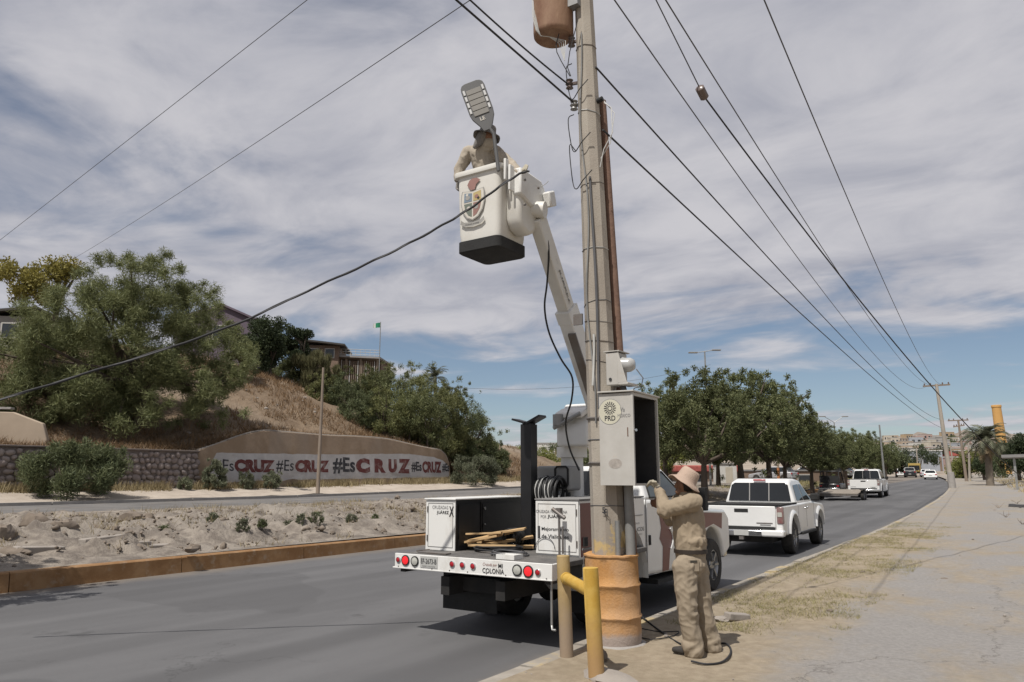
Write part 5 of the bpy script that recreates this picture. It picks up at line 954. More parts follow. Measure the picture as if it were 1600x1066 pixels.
# flat tilting trailer behind the far pickup
tr = thing('flat_trailer', 'low tan flat trailer hitched behind the far white pickup', 'trailer', (-9.35, 52.6, rise(52.6)), R(2.5))
b = MB(); b.obox((-.35, 1.9, .52), (1.15, 0, 0), (0, 1.9, .10), (0, 0, .05)); dkk = b.build('trailer_deck', 'trailer_tan', tr, bevel=.02)
b = MB(); b.box(-1.5, .8, .0, .10, .30, .46); b.box(-1.5, -1.42, .1, 3.8, .36, .46); b.box(.72, .8, .1, 3.8, .36, .46); b.box(-.4, -.3, 3.7, 4.9, .42, .52); b.build('trailer_frame', 'steel_old', tr)
for sg, x in ((1, .95), (-1, -1.65)):
    for yy in (1.2, 2.05): wheel(tr, (x, yy, .33), .33, .2, sg)
b = MB(); b.box(.83, 1.08, .75, 2.5, .68, .72); b.build('mudguard', 'under_black', tr, bevel=.01)
# dark off-road buggy beside it
bg = thing('utility_vehicle', 'black open utility vehicle stopped left of the far white pickup', 'utility vehicle', (-11.55, 59.5, rise(59.5)), R(2))
b = MB(); b.box(-.72, .72, .1, 2.8, .45, .95); bdy = b.build('body', 'car_black', bg, bevel=.08)
b = MB()
for sg in (-1, 1): b.tube([(sg * .68, .35, .95), (sg * .62, .5, 1.78), (sg * .62, 1.6, 1.8), (sg * .68, 2.3, .95)], .035, 7)
b.build('roll_cage', 'black_rubber', bg, smooth=60); b = MB(); b.box(-.66, .66, .48, 1.65, 1.79, 1.85); b.build('roof', 'car_black', bg, bevel=.02)
b = MB(); b.box(-.72, .72, .02, .1, .5, .62); b.build('bumper_bar', 'chrome', bg, bevel=.02); b = MB(); b.box(-.5, .5, .6, .9, .95, 1.4); b.build('seat', 'cloth_seat', bg, bevel=.04)
b = MB(); b.box(-.65, .65, .08, .094, .98, 1.5); b.build('rear_panel', 'black_rubber', bg)
for sg in (-1, 1):
    for yy in (.55, 2.3): wheel(bg, (sg * .68, yy, .34), .34, .24, sg)
    b = MB(); b.box(sg * .5, sg * .66, .085, .1, .72, .82); b.build('tail_lamp', 'red_lens', bg)
def car(label, loc, rz, m, kind='car', group=None, L=4.4, H=1.45, hw=.88):
    r = thing(dict(car='parked_car', suv='sport_utility_vehicle')[kind] if kind in ('car', 'suv') else kind, label, 'car', loc, rz, group); zb = H * .62
    prof = [(.03, .35), (.02, .62), (.08, zb), (L - 1.0, zb - .03), (L - .1, zb - .2), (L, .55), (L - .02, .32)] + arch(L - .85, .30, .34, 8, 172)[::1] + arch(.8, .30, .34, 8, 172)
    b = MB(); b.prism(prof, 'x', -hw, hw); bo_ = b.build('body', m, r, bevel=.06, seg=2)
    gg = [(.12 if kind == 'suv' else .3, zb - .02), (L - 1.25, zb - .02), (L - 2.0, H - .03), (L - 2.4, H), (.7 if kind != 'suv' else .45, H - .02)]
    b = MB(); b.add(*green2(gg, hw - .05, hw - .22, zb, H)); gh2 = b.build('cabin', m, r, bevel=.05)
    yb = gg[0][0]; yt = gg[4][0]
    b = MB(); b.add([(-hw + .18, yb + .02 + (yt - yb) * .1 - .012, zb + .07), (hw - .18, yb + .02 + (yt - yb) * .1 - .012, zb + .07), (hw - .30, yb + (yt - yb) * .85 - .012, H - .10), (-hw + .30, yb + (yt - yb) * .85 - .012, H - .10)], [(0, 1, 2, 3)]); b.build('rear_window', 'glass_dark', gh2)
    for sg in (-1, 1):
        def sd(yy, z_): return (sg * (hw - .05 - .17 * (z_ - zb) / (H - zb) + .012), yy, z_)
        b = MB(); b.add([sd(yb + .35, zb + .05), sd(L - 1.5, zb + .05), sd(L - 2.1, H - .1), sd(yt + .15, H - .1)], [(0, 1, 2, 3)]); b.build('side_window', 'glass_dark', gh2)
        b = MB(); b.box(sg * (hw - .26), sg * (hw - .03), .0, .09, zb - .22, zb - .06); b.build('tail_lamp', 'red_lens', r, bevel=.01)
        for yy in (.8, L - .85): wheel(r, (sg * (hw - .1), yy, .31), .31, .2, sg)
    b = MB(); b.box(-hw + .02, hw - .02, -.04, .06, .32, .5); b.build('rear_bumper', 'under_black' if kind == 'suv' else m, r, bevel=.03); b = MB(); b.box(-.2, .2, .0, .015, .56, .68); b.build('licence_plate', 'plate', r)
    b = MB(); b.box(-hw + .1, hw - .1, .3, L - .3, .22, .5); b.build('underbody', 'under_black', r)
    b = MB(); b.add([(-hw + .2, L - 1.3, zb + .05), (hw - .2, L - 1.3, zb + .05), (hw - .3, L - 2.0, H - .06), (-hw + .3, L - 2.0, H - .06)], [(0, 1, 2, 3)]); b.v = [(p[0], p[1] + .03, p[2] + .02) for p in b.v]; b.build('windscreen', 'glass_dark', gh2)
    return r
def onroad(px, Y): d = ray(px, HORY); return Vector((d.x / d.y * Y, Y, rise(Y)))
car('white hatchback driving away on the right lane in the distance', onroad(1454, 130), R(4), 'white_paint')
car('black sport utility vehicle driving away in the middle of the far road', onroad(1422, 148), R(4), 'car_black', 'suv', L=4.7, H=1.8, hw=.95)
car('white car at the left edge of the far road', onroad(1409, 155), R(5), 'white_paint')
car('small silver car past the white hatchback on the far road', onroad(1447, 152), R(4), 'car_silver')
# yellow truck ahead of the black one
ty = thing('cargo_truck', 'yellow cargo truck ahead of the black vehicle far along the road', 'truck', onroad(1430, 165), R(4))
b = MB(); b.box(-1.0, 1.0, 0, 4.2, .95, 2.5); cg = b.build('cargo_box', 'car_yellow', ty, bevel=.03); b = MB(); b.box(-1.0, 1.0, 4.4, 6.2, .6, 2.4); b.build('cab', 'car_yellow', ty, bevel=.15); b = MB(); b.box(-.5, .5, .1, 6, .6, 1.0); b.build('chassis', 'under_black', ty)
b = MB(); b.box(-.9, .9, -.03, -.005, 1.15, 2.1); b.build('rear_door', 'car_black', ty)
for sg in (-1, 1):
    for yy in (1.0, 5.2): wheel(ty, (sg * .92, yy, .45), .45, .3, sg)
# cars standing under the trees along the far street
for px, D, m, lb in ((1243, 78, 'car_silver', 'silver car standing under the trees behind the near pickup roof'), (1290, 92, 'white_paint', 'white car parked beyond the tree trunks left of the black buggy'), (1318, 100, 'car_red', 'red car parked under the trees behind the black buggy'), (1335, 96, 'white_paint', 'white car parked under the trees just behind the far white pickup'), (838, 118, 'car_silver', 'silver car parked on the waste ground left of the boom turret')):
    p = az_at(px, D); p.z = rise(p.y) + (.74 if px > 1000 else 1.1); car(lb, p, R(80 if px > 1000 else 60), m)
# ---------------------------------------------------------------- walls at the foot of the hill
WF = -35.35
mw = thing('mural_wall', 'long rendered retaining wall painted with black and maroon slogan lettering', 'wall', (WF, 35, 1.0)); MWO = Vector(mw.location)
top = [(24.15, 3.15), (25.4, 3.55), (26.8, 4.05), (28.2, 4.36), (30, 4.38), (33, 4.33), (36, 4.38), (38.6, 4.32), (41.3, 4.02), (43, 3.85), (44.2, 3.75), (44.9, 3.4), (45.25, 2.85), (45.4, 1.2)]
prof = [(24.15, .7)] + top + [(45.4, .7)]
b = MB(MWO); n = len(prof); lean = lambda z: WF - .06 * (z - 1)
b.add([(lean(z), y_, z) for y_, z in prof] + [(lean(z) - .6, y_, z) for y_, z in prof], [tuple(range(n)), tuple(range(n, 2 * n))[::-1]] + [(i, (i + 1) % n, n + (i + 1) % n, n + i) for i in range(n)]); b.build('wall', 'rendered_wall', mw, bevel=.03)
b = MB(MWO)
cp = [(lean(z) + .02, y_, z + .01) for y_, z in top[:-1]]; b.tube(ease([(x - .12, y_, z + .02 * mnoise.noise(Vector((y_ * 3, 0, 0)))) for x, y_, z in cp], 5), .055, 6); b.build('coping', 'chunk', mw)
# white painted band
yy = np.linspace(24.9, 45.15, 60); upz = [interp(y_, [24.9, 25.1, 33, 40.5, 43.5, 44.6, 45.2], [2.5, 3.05, 3.15, 3.38, 3.2, 2.95, 2.5]) + .05 * mnoise.noise(Vector((y_ * 1.7, 0, 0))) for y_ in yy]; loz = [interp(y_, [24.9, 30, 40, 45.2], [1.45, 1.62, 1.72, 1.75]) + .09 * mnoise.noise(Vector((y_ * 1.3, 5, 0))) for y_ in yy]
b = MB(MWO); k = len(yy); b.add([(lean(z) + .006, y_, z) for y_, z in zip(yy, upz)] + [(lean(z) + .006, y_, z) for y_, z in zip(yy, loz)], [(i, i + 1, k + i + 1, k + i) for i in range(k - 1)]); b.build('painted_band', 'mural_white', mw)
def mural(s, x0, x1, yt, yb, m, bold):
    pa, pb = atx(x0, yb, WF), atx(x1, yb, WF); pt = atx((x0 + x1) / 2, yt, WF); zl = (pa.z + pb.z) / 2
    V_ = Vector((-.06, 0, 1)).normalized()
    o_ = text(s, (lean(zl) + .010, pa.y, zl), (0, 1, 0), V_, pb.y - pa.y, pt.z - zl, m, mw, 'mural_lettering', bold=bold, depth=.004)
    for v in o_.data.vertices: q_ = v.co * 2.3; v.co.y += .035 * mnoise.noise(q_); v.co.z += .035 * mnoise.noise(q_ + Vector((5, 3, 1)))
    return o_
for s, x0, x1, yt, yb, m, bo_ in (('#Es', 334, 366, 718, 738, 'mural_black', .005), ('CRUZ', 367, 430, 718, 738.5, 'mural_maroon', .07), ('#Es', 432, 460, 718.5, 737.5, 'mural_black', .005), ('CRUZ', 462, 515, 719, 738, 'mural_maroon', .07), ('#Es', 521, 556, 714.5, 740, 'mural_black', .03), ('C', 557, 579, 716, 739.5, 'mural_maroon', .08), ('R', 586, 604, 717, 739, 'mural_maroon', .08), ('U', 608, 621, 717.5, 739, 'mural_maroon', .08), ('Z', 623, 642, 717, 740, 'mural_maroon', .08), ('#Es', 644, 660, 721.5, 737.5, 'mural_black', .03), ('CRUZ', 661, 691, 721, 739, 'mural_maroon', .06), ('#Es', 692, 703, 724, 738, 'mural_black', .03)): mural(s, x0, x1, yt, yb, m, bo_)
# rubble stone wall
sw = thing('stone_wall', 'low retaining wall of rounded rubble stones left of the mural', 'wall', (WF, 18, 1.0)); SWO = Vector(sw.location)
b = MB(SWO); b.box(WF - .7, WF - .06, 11.0, 24.1, .6, 3.05); b.build('mortar_core', 'mortar', sw); b = MB(SWO); b.box(WF - .72, WF + .06, 10.95, 24.14, 3.05, 3.13); b.build('coping', 'mortar', sw, bevel=.02)
sm = []
for i in range(8):
    k = MB(); k.ball((0, 0, 0), (.11, .17, .135), 9, 6); k.v = [tuple(Vector(p) * (1 + .24 * mnoise.noise(Vector(p) * 9 + Vector((i * 3.1, i, 0))))) for p in k.v]; me = k.mesh('stone', 55); me.materials.append(MATS['stone']); sm.append(me)
cnt = 0
for r_ in range(7):
    y = 11.1 + random.uniform(0, .3)
    while y < 24.0 and cnt < 300:
        w_ = random.uniform(.19, .46); o = link('stone', random.choice(sm), None, sw); o.location = Vector((WF - .05 + random.uniform(-.015, .03), y + w_ / 2, 1.18 + r_ * .275 + random.uniform(-.07, .07))) - SWO
        o.rotation_euler = (random.uniform(-.5, .5), random.uniform(-.3, .3), random.uniform(-.3, .3)); o.scale = (1, w_ / .31, random.uniform(.8, 1.3)); y += w_ + .015; cnt += 1
# smooth beige wall higher up at the left edge
p = athd(30, 690, 41); bw = thing('beige_wall', 'smooth beige rendered wall on the slope at the left edge', 'wall', (p.x, p.y, hill_z(p.x, p.y)), YAW + R(8))
b = MB(); b.prism([(-9, -1.2), (1.0, -1.2), (1.15, .3), (.9, 1.0), (-.4, 1.5), (-9, 1.7)], 'y', 0, .3); b.build('wall_panel', 'h_tan', bw, bevel=.04); b = MB(); b.box(-9, -.5, -.03, .33, 1.62, 1.72); b.build('coping', 'concrete', bw, bevel=.01)

# ---------------------------------------------------------------- houses on the hill
def windows(root, rects, y, m='window_dark', fr='h_white'):
    for x0, x1, z0, z1 in rects:
        b = MB(); t = .07; b.box(x0 - t, x1 + t, y - .05, y - .02, z0 - t, z0); b.box(x0 - t, x1 + t, y - .05, y - .02, z1, z1 + t); b.box(x0 - t, x0, y - .05, y - .02, z0, z1); b.box(x1, x1 + t, y - .05, y - .02, z0, z1); w_ = b.build('window', fr, root); b = MB(); b.box(x0, x1, y - .03, y - .012, z0, z1); b.build('pane', m, w_)
p = athd(345, 500, 72); h = thing('hill_house', 'dark purple walled house with sloping roof behind the big tree on the hill', 'house', (p.x, p.y, p.z - 2.35), YAW)
b = MB(); b.prism([(-4, -2.5), (3.1, -2.5), (3.1, 2.3), (.2, 3.6), (-4, 2.4)], 'y', 0, 7); b.build('wall', 'h_purple', h); b = MB(); b.obox((1.7, 3.5, 3.05), (1.65, 0, -.72), (0, 3.8, 0), (.03, 0, .08)); b.build('roof', 'h_purple', h); b = MB(); b.obox((-1.9, 3.5, 3.1), (2.2, 0, .62), (0, 3.8, 0), (-.03, 0, .08)); b.build('roof', 'h_purple', h); windows(h, [(-.6, .4, .6, 1.8)], 0)
p = athd(22, 492, 58); h = thing('hill_house', 'low house with dark green roof at the left edge behind the yellow tree', 'house', (p.x, p.y, p.z - 1.5), YAW + R(10))
b = MB(); b.box(-2.5, 1.1, 0, 5, -3, 1.4); b.build('wall', 'h_grey', h); b = MB(); b.obox((-.7, 2.5, 1.75), (2.1, 0, .25), (0, 2.8, 0), (0, 0, .08)); b.build('roof', 'fence_dark', h); windows(h, [(-.6, .3, 0, .9)], 0)
p = athd(505, 560, 82); h = thing('hill_house', 'brown house with flat slanting roof beside the reeds on the hilltop', 'house', (p.x, p.y, p.z), YAW + R(5))
b = MB(); b.box(-2.4, 1.6, 0, 6, -3, 1.4); b.build('wall', 'h_brown', h); b = MB(); b.obox((-.3, 2.5, 1.66), (2.6, 0, -.28), (0, 3.3, 0), (0, 0, .09)); b.build('roof', 'fence_dark', h); windows(h, [(-1.5, -.6, .1, 1.0), (.2, 1.1, .1, 1.0)], 0)
p = athd(558, 592, 82); h = thing('terrace_house', 'flat roofed terrace house with slatted front and white roof railing on the hill', 'house', (p.x, p.y, p.z), YAW + R(-4))
b = MB(); b.box(-2.8, 2.2, 1.5, 6, -3, 2.2); b.build('wall', 'h_brown', h); b = MB(); b.obox((-.25, 2.8, 2.35), (2.75, 0, -.15), (0, 3.2, 0), (0, 0, .1)); rf = b.build('roof', 'h_grey', h)
for i in range(22): b = MB(); b.box(-2.7 + i * .225, -2.7 + i * .225 + .07, .0, .06, -.6, 2.1 - i * .012); b.build('slat', 'wood_pole' if i % 4 else 'h_white', h)
for x in (-1.4, .2, 2.0): b = MB(); b.box(x, x + .18, .08, .24, -.8, 2.2); b.build('column', 'h_tan', h)
for k_ in range(3): b = MB(); b.tube([(-2.9, -.1, 2.75 + k_ * .28), (2.4, -.1, 2.47 + k_ * .28)], .03, 6); b.build('rail', 'fence_white', rf)
for i in range(11): b = MB(); b.tube([(-2.9 + i * .53, -.1, 2.45 - i * .028), (-2.9 + i * .53, -.1, 3.32 - i * .028)], .025, 5); b.build('baluster', 'fence_white', rf)
# flagpole
p = athd(592, 590, 80); f = thing('flagpole', 'thin flagpole with a small green and white flag above the terrace house', 'flagpole', (p.x, p.y, p.z - 1)); zt = athd(592, 503, 80).z - p.z + 1
b = MB(); b.tube([(0, 0, 0), (0, 0, zt)], .045, 8); b.build('mast', 'galv', f)
for i, m in enumerate(('flag_white', 'flag_green', 'flag_green')):
    b = MB(); v = []
    for k_ in range(5):
        s = i * .28 + k_ * .07; w_ = Vector((-RGT.x, -RGT.y, 0)) * (.84 - s) * .95; wave = .06 * math.sin(s * 8); v += [w_ + HF * wave + Vector((0, 0, zt - .08 - .12 * (.84 - s))), w_ + HF * wave + Vector((0, 0, zt - .62 - .05 * (.84 - s)))]
    b.add(v, [(2 * q_, 2 * q_ + 1, 2 * q_ + 3, 2 * q_ + 2) for q_ in range(4)]); b.build('flag_band', m, f)
# plain pole on the near edge of the sand strip
lp_ = thing('street_pole', 'slim bare grey steel pole standing at the kerb in front of the mural', 'pole', (-31.6, 28.9, .86)); b = MB(); b.tube([(0, 0, 0), (0, 0, 6.9)], [.11, .06], 10); b.build('shaft', 'wood_pole', lp_, smooth=50); b = MB(); b.box(-.2, .2, -.2, .2, -.05, .06); b.build('base_plate', 'concrete', lp_)
# ---------------------------------------------------------------- plants
def leaves(C, Rr, n, ln, wd, rs, up=.2, droop=0.0, shell=.55, sq=1.0):
    """n leaf quads spread through clumps (centres C, radii Rr)"""
    C = np.asarray(C); Rr = np.asarray(Rr); w = Rr ** 2; idx = rs.choice(len(C), n, p=w / w.sum())
    d = rs.normal(size=(n, 3)); d /= np.linalg.norm(d, axis=1)[:, None]
    rad = rs.random(n) ** shell; P = C[idx] + d * (rad * Rr[idx])[:, None] * np.array([1, 1, sq])
    ax = d * .6 + rs.normal(size=(n, 3)) * .7 + np.array([0, 0, up]); ax[:, 2] -= droop; ax /= np.linalg.norm(ax, axis=1)[:, None]
    sd_ = np.cross(ax, rs.normal(size=(n, 3))); sd_ /= np.linalg.norm(sd_, axis=1)[:, None]
    L = ln * (.6 + .8 * rs.random(n))[:, None]; W = wd * (.6 + .8 * rs.random(n))[:, None]
    V = np.stack([P - ax * L * .5, P + sd_ * W * .5, P + ax * L * .5, P - sd_ * W * .5], 1).reshape(-1, 3)
    return V, np.arange(4 * n).reshape(-1, 4)
def crown_mesh(name, m, clumps, n, ln, wd, seed, **kw):
    rs = np.random.default_rng(seed); V, F = leaves([c for c, _ in clumps], [r for _, r in clumps], n, ln, wd, rs, **kw)
    me = fast_mesh(name, V, F); me.materials.append(MATS[m]); return me
def blob(cx, cy, cz, rx, ry, rz_, k, rmin, rmax, rd, flat=-.35):
    out = []
    while len(out) < k:
        d = Vector((rd.gauss(0, 1), rd.gauss(0, 1), rd.gauss(0, 1))).normalized()
        if d.z < flat: continue
        q_ = rd.uniform(.45, 1.0) ** .6; out.append(((cx + d.x * rx * q_, cy + d.y * ry * q_, cz + d.z * rz_ * q_), rd.uniform(rmin, rmax)))
    return out
def limbs(b, base, fork, clumps, r0, rd, n=9):
    base, fork = Vector(base), Vector(fork); b.tube(ease([base, base.lerp(fork, .5) + Vector((rd.uniform(-.08, .08), rd.uniform(-.08, .08), 0)), fork], 4), [r0 * (1.25 - .5 * min(1, i / 8)) for i in range(9)], 9)
    for c, r in rd.sample(clumps, min(n, len(clumps))):
        c = Vector(c); mid = fork.lerp(c, .5) + Vector((rd.uniform(-.3, .3), rd.uniform(-.3, .3), .15)); pts = ease([fork - Vector((0, 0, .1)), mid, c], 4); b.tube(pts, [r0 * (.62 - .52 * i / (len(pts) - 1)) for i in range(len(pts))], 6)
def plant(name, label, cat, loc, crown, trunk, group=None, rz=0, barkm='bark', stem='trunk', cm='crown'):
    t = thing(name, label, cat, loc, rz, group)
    if trunk is not None: link(stem, trunk, barkm, t)
    link(cm, crown, None, t); return t
rd = random.Random(11)
# --- big mesquite on the hill at the left
p = athd(192, 690, 46); gz = hill_z(p.x, p.y); base = Vector((p.x, p.y, gz - .1))
def mq(px, py, hd): return athd(px, py, hd) - base
CL = []
for px, py, r, k in ((60, 500, 1.6, 6), (110, 470, 1.5, 6), (170, 450, 1.5, 7), (230, 440, 1.3, 7), (270, 455, 1.2, 6), (310, 480, 1.3, 6), (345, 520, 1.2, 5), (365, 570, 1.2, 5), (345, 600, 1.3, 5), (60, 560, 1.7, 6), (30, 600, 1.6, 6), (100, 620, 1.7, 7), (150, 560, 1.8, 7), (210, 520, 1.6, 7), (280, 540, 1.5, 6), (220, 600, 1.5, 6), (290, 610, 1.5, 6), (20, 540, 1.4, 5), (150, 640, 1.2, 5), (330, 560, 1.2, 4), (-30, 560, 1.8, 5), (130, 520, 1.8, 7), (190, 480, 1.6, 7), (250, 500, 1.6, 7), (250, 570, 1.7, 7), (180, 610, 1.7, 7), (120, 590, 1.7, 6), (320, 630, 1.2, 5), (250, 640, 1.2, 5), (80, 650, 1.2, 5), (200, 650, 1.2, 5), (10, 640, 1.3, 5), (350, 640, .9, 3)):
    for _ in range(int(k * 1.7)): CL.append((tuple(mq(px + rd.uniform(-34, 34), py + rd.uniform(-26, 26), 45 + rd.uniform(-3.2, 3.2))), r * rd.uniform(.28, .62)))
top_ = [(tuple(mq(px + rd.uniform(-8, 8), py + rd.uniform(-7, 7), 45 + rd.uniform(-2, 2))), rd.uniform(.28, .5)) for px, py in ((150, 410), (175, 403), (205, 405), (230, 408), (262, 402), (275, 425), (318, 450), (330, 465), (245, 412), (190, 415), (130, 425), (370, 600), (385, 575), (378, 550), (300, 455), (215, 420)) for _ in range(2)]
rs = np.random.default_rng(3); V1, F1 = leaves([c for c, _ in CL + top_], [r for _, r in CL + top_], 190000, .30, .030, rs, up=.25, droop=.2, shell=.85); me = fast_mesh('crown', V1, F1); me.materials.append(MATS['leaf_mesquite'])
tb = MB(); limbs(tb, (0, 0, -.3), (.3, 0, 1.9), CL, .24, rd, 16); limbs(tb, (.5, .3, -.3), (1.4, .4, 2.4), CL, .19, rd, 12)
plant('mesquite_tree', 'huge feathery green tree spreading over the left of the hill', 'tree', base, me, tb.mesh('trunk', 60))
# --- yellow flowering tree behind it
def quick_tree(name, label, base, fpx, hd, pts, n, ln, wd, m, seed, group=None, trunk_to=None, jit=10, barkm='bark', droop=0., r0=.15, deep=1.5, up=.2):
    rd_ = random.Random(seed); base = Vector(base); cl = []
    for px, py, r, k in pts:
        for _ in range(k): cl.append((tuple(athd(px + rd_.uniform(-jit, jit), py + rd_.uniform(-jit, jit) * .8, hd + rd_.uniform(-deep, deep)) - base), r * rd_.uniform(.45, .9)))
    cr = crown_mesh('crown', m, cl, n, ln, wd, seed, droop=droop, up=up)
    tb_ = MB(); hz = min(c[2] for c, _ in cl); limbs(tb_, (0, 0, -.2), (0, 0, max(.4, hz + .2)), cl, r0, rd_, 10)
    return plant(name, label, 'tree' if 'tree' in name else 'shrub', base, cr, tb_.mesh('trunk', 60), group, barkm=barkm, stem='trunk' if 'tree' in name else 'stems', cm='crown' if 'tree' in name else 'foliage')
def hillbase(px, hd): p_ = az_at(px, hd); return Vector((p_.x, p_.y, hill_z(p_.x, p_.y) - .1))
quick_tree('flowering_tree', 'yellow flowering tree behind the big green tree at the top left', hillbase(60, 54), 60, 54, [(15, 425, .9, 5), (50, 435, 1.0, 6), (90, 425, 1.0, 6), (115, 420, .8, 5), (30, 455, .9, 5), (70, 460, 1.0, 5)], 9000, .2, .10, 'leaf_yellow', 21, r0=.2)
quick_tree('evergreen_tree', 'dark round evergreen tree on the hilltop right of the big tree', hillbase(412, 66), 412, 66, [(405, 515, 1.1, 7), (425, 530, 1.1, 7), (400, 545, 1.1, 6), (432, 512, .8, 4), (420, 555, 1.0, 5), (440, 545, .9, 4), (392, 535, .9, 4), (415, 570, .9, 4)], 17000, .17, .11, 'leaf_dark', 22)
quick_tree('evergreen_tree', 'smaller dark evergreen tree between the evergreen and the hilltop house', hillbase(465, 70), 465, 70, [(462, 520, .8, 6), (475, 525, .7, 5), (455, 535, .8, 5), (470, 545, .8, 4), (450, 550, .8, 4), (465, 560, .8, 4)], 11000, .17, .11, 'leaf_dark', 23)
quick_tree('reed_clump', 'tall pale reeds growing in front of the hilltop houses', hillbase(490, 68), 490, 68, [(470, 560, .6, 5), (490, 560, .6, 6), (510, 562, .6, 5), (480, 585, .6, 5), (505, 585, .6, 5), (520, 580, .5, 3), (475, 600, .6, 4), (500, 605, .6, 4)], 12000, .6, .04, 'leaf_reed', 24, r0=.03, up=3.0)
# --- shrubs on the right flank of the hill
specs = [(500, 605, 62, 1.2), (535, 608, 62, 1.4), (572, 600, 64, 1.5), (610, 602, 64, 1.7), (645, 600, 66, 1.8), (560, 640, 57, 1.4), (600, 640, 57, 1.6), (640, 635, 58, 1.8), (680, 625, 62, 1.8), (715, 645, 64, 1.8), (700, 672, 63, 1.5), (738, 672, 66, 1.9), (758, 692, 68, 1.6), (738, 708, 64, 1.2), (655, 662, 60, 1.0), (668, 640, 58, 1.5), (705, 618, 66, 1.3), (775, 705, 66, 1.1), (478, 572, 72, 1.5), (452, 566, 70, 1.2), (520, 588, 70, 1.2), (588, 588, 72, 1.0)]
pos_words = ['leftmost shrub below the reeds', 'second shrub from the reeds along the hilltop', 'shrub under the terrace house', 'shrub right of the terrace house', 'tall shrub left of the hill palm', 'low shrub on the bare slope edge', 'mid slope shrub left of centre', 'big mid slope shrub above the mural', 'big shrub under the hill palm', 'shrub on the right shoulder of the hill', 'shrub hanging over the right end of the mural', 'large shrub on the lower right flank', 'shrub at the right foot of the hill', 'shady shrub behind the right end of the mural wall', 'small shrub just above the mural coping', 'dense shrub in the middle of the flank', 'small shrub beside the hill palm', 'small shrub at the far right end of the hill', 'shrub under the smaller dark evergreen beside the reeds', 'low shrub between the two dark evergreens on the ridge', 'shrub in front of the brown hilltop house', 'small shrub at the foot of the flagpole']
for i, ((px, py, hd, r), pw_) in enumerate(zip(specs, pos_words)):
    c0 = athd(px, py + 14, hd); g = hill_z(c0.x, c0.y) if c0.x < WX else strip_z(min(-32, c0.x), c0.y); base_ = Vector((c0.x, c0.y, min(g, c0.z - .5) - .1)); hgt = c0.z - base_.z
    rd_ = random.Random(100 + i); cl = blob(0, 0, hgt, r * 1.25, r * 1.25, r * 1.05, 44, r * .16, r * .36, rd_, -.5) + blob(0, 0, hgt * .5, r * 1.25, r * 1.25, hgt * .5, 12, r * .25, r * .45, rd_, -.9)
    cl += [((rd_.uniform(-1, 1) * r, rd_.uniform(-1, 1) * r, hgt + r * rd_.uniform(.8, 1.45)), r * rd_.uniform(.08, .2)) for _ in range(16)]
    cr = crown_mesh('foliage', ('leaf_hill', 'leaf_shrub', 'leaf_hill', 'leaf_mesquite')[i % 4], cl, 13000, .21, .042, 100 + i, up=.45, shell=.8)
    tb_ = MB(); limbs(tb_, (0, 0, -.2), (0, 0, max(.3, hgt * .4)), cl, .09, rd_, 8)
    plant('hill_shrub', 'green ' + pw_, 'shrub', base_, cr, tb_.mesh('stems', 60), 'shrubs on the flank of the hill', stem='stems', cm='foliage')
quick_tree('hill_shrub', 'green shrub in front of the purple house right of the big tree', hillbase(366, 58), 366, 58, [(360, 520, .9, 5), (375, 535, .9, 5), (385, 555, .8, 4), (365, 550, .9, 4), (395, 575, .6, 3)], 9000, .18, .06, 'leaf_mesquite', 29, r0=.08)
# --- shrubs along the sand strip
def strip_shrub(label, px, py, w_px, h_px, X, n, m, seed, ln=.17, wd=.05):
    c = atx(px, py, X); dpt = (c - CAM).dot(FWD); rx = w_px / 2 * dpt / FPX; h_ = h_px * dpt / FPX; z0 = strip_z(X, c.y) if X < -31.2 else (med_z(X, c.y) if X < -13.7 else walk_z(X, c.y)); rd_ = random.Random(seed)
    cl = blob(0, 0, h_ * .35, rx * .85, rx * .85, h_ * .55, 40, rx * .14, rx * .26, rd_, -.6) + [((rd_.uniform(-.75, .75) * rx, rd_.uniform(-.6, .6) * rx, h_ * rd_.uniform(.75, .95)), rx * .1) for _ in range(10)]
    cr = crown_mesh('foliage', m, cl, n, ln * 1.25, wd * .75, seed, up=.6, shell=.8); cr.transform(Matrix.Translation((0, 0, 0)))
    tb_ = MB(); limbs(tb_, (0, 0, -.15), (0, 0, h_ * .2), cl, min(.05, rx * .025), rd_, 12)
    return plant('roadside_shrub', label, 'shrub', (X, c.y, z0), cr, tb_.mesh('stems', 60), stem='stems', cm='foliage')
strip_shrub('large feathery green shrub in front of the stone wall', 105, 770, 185, 84, -33.3, 26000, 'leaf_shrub', 41)
strip_shrub('grey green shrub covering the right end of the mural', 742, 752, 92, 46, -33.2, 13000, 'leaf_grey', 42)
strip_shrub('pale green weedy shrub in front of the left end of the mural', 335, 766, 40, 50, -34.3, 5000, 'leaf_grey', 43)
strip_shrub('small pale shrub under the first maroon word of the mural', 383, 766, 30, 28, -34.3, 2600, 'leaf_grey', 44)
strip_shrub('small pale shrub right of the others under the mural', 424, 764, 34, 28, -34.3, 2600, 'leaf_grey', 45)
strip_shrub('small green weed at the foot of the stone wall', 288, 768, 26, 20, -34.6, 1600, 'leaf_grey', 46)
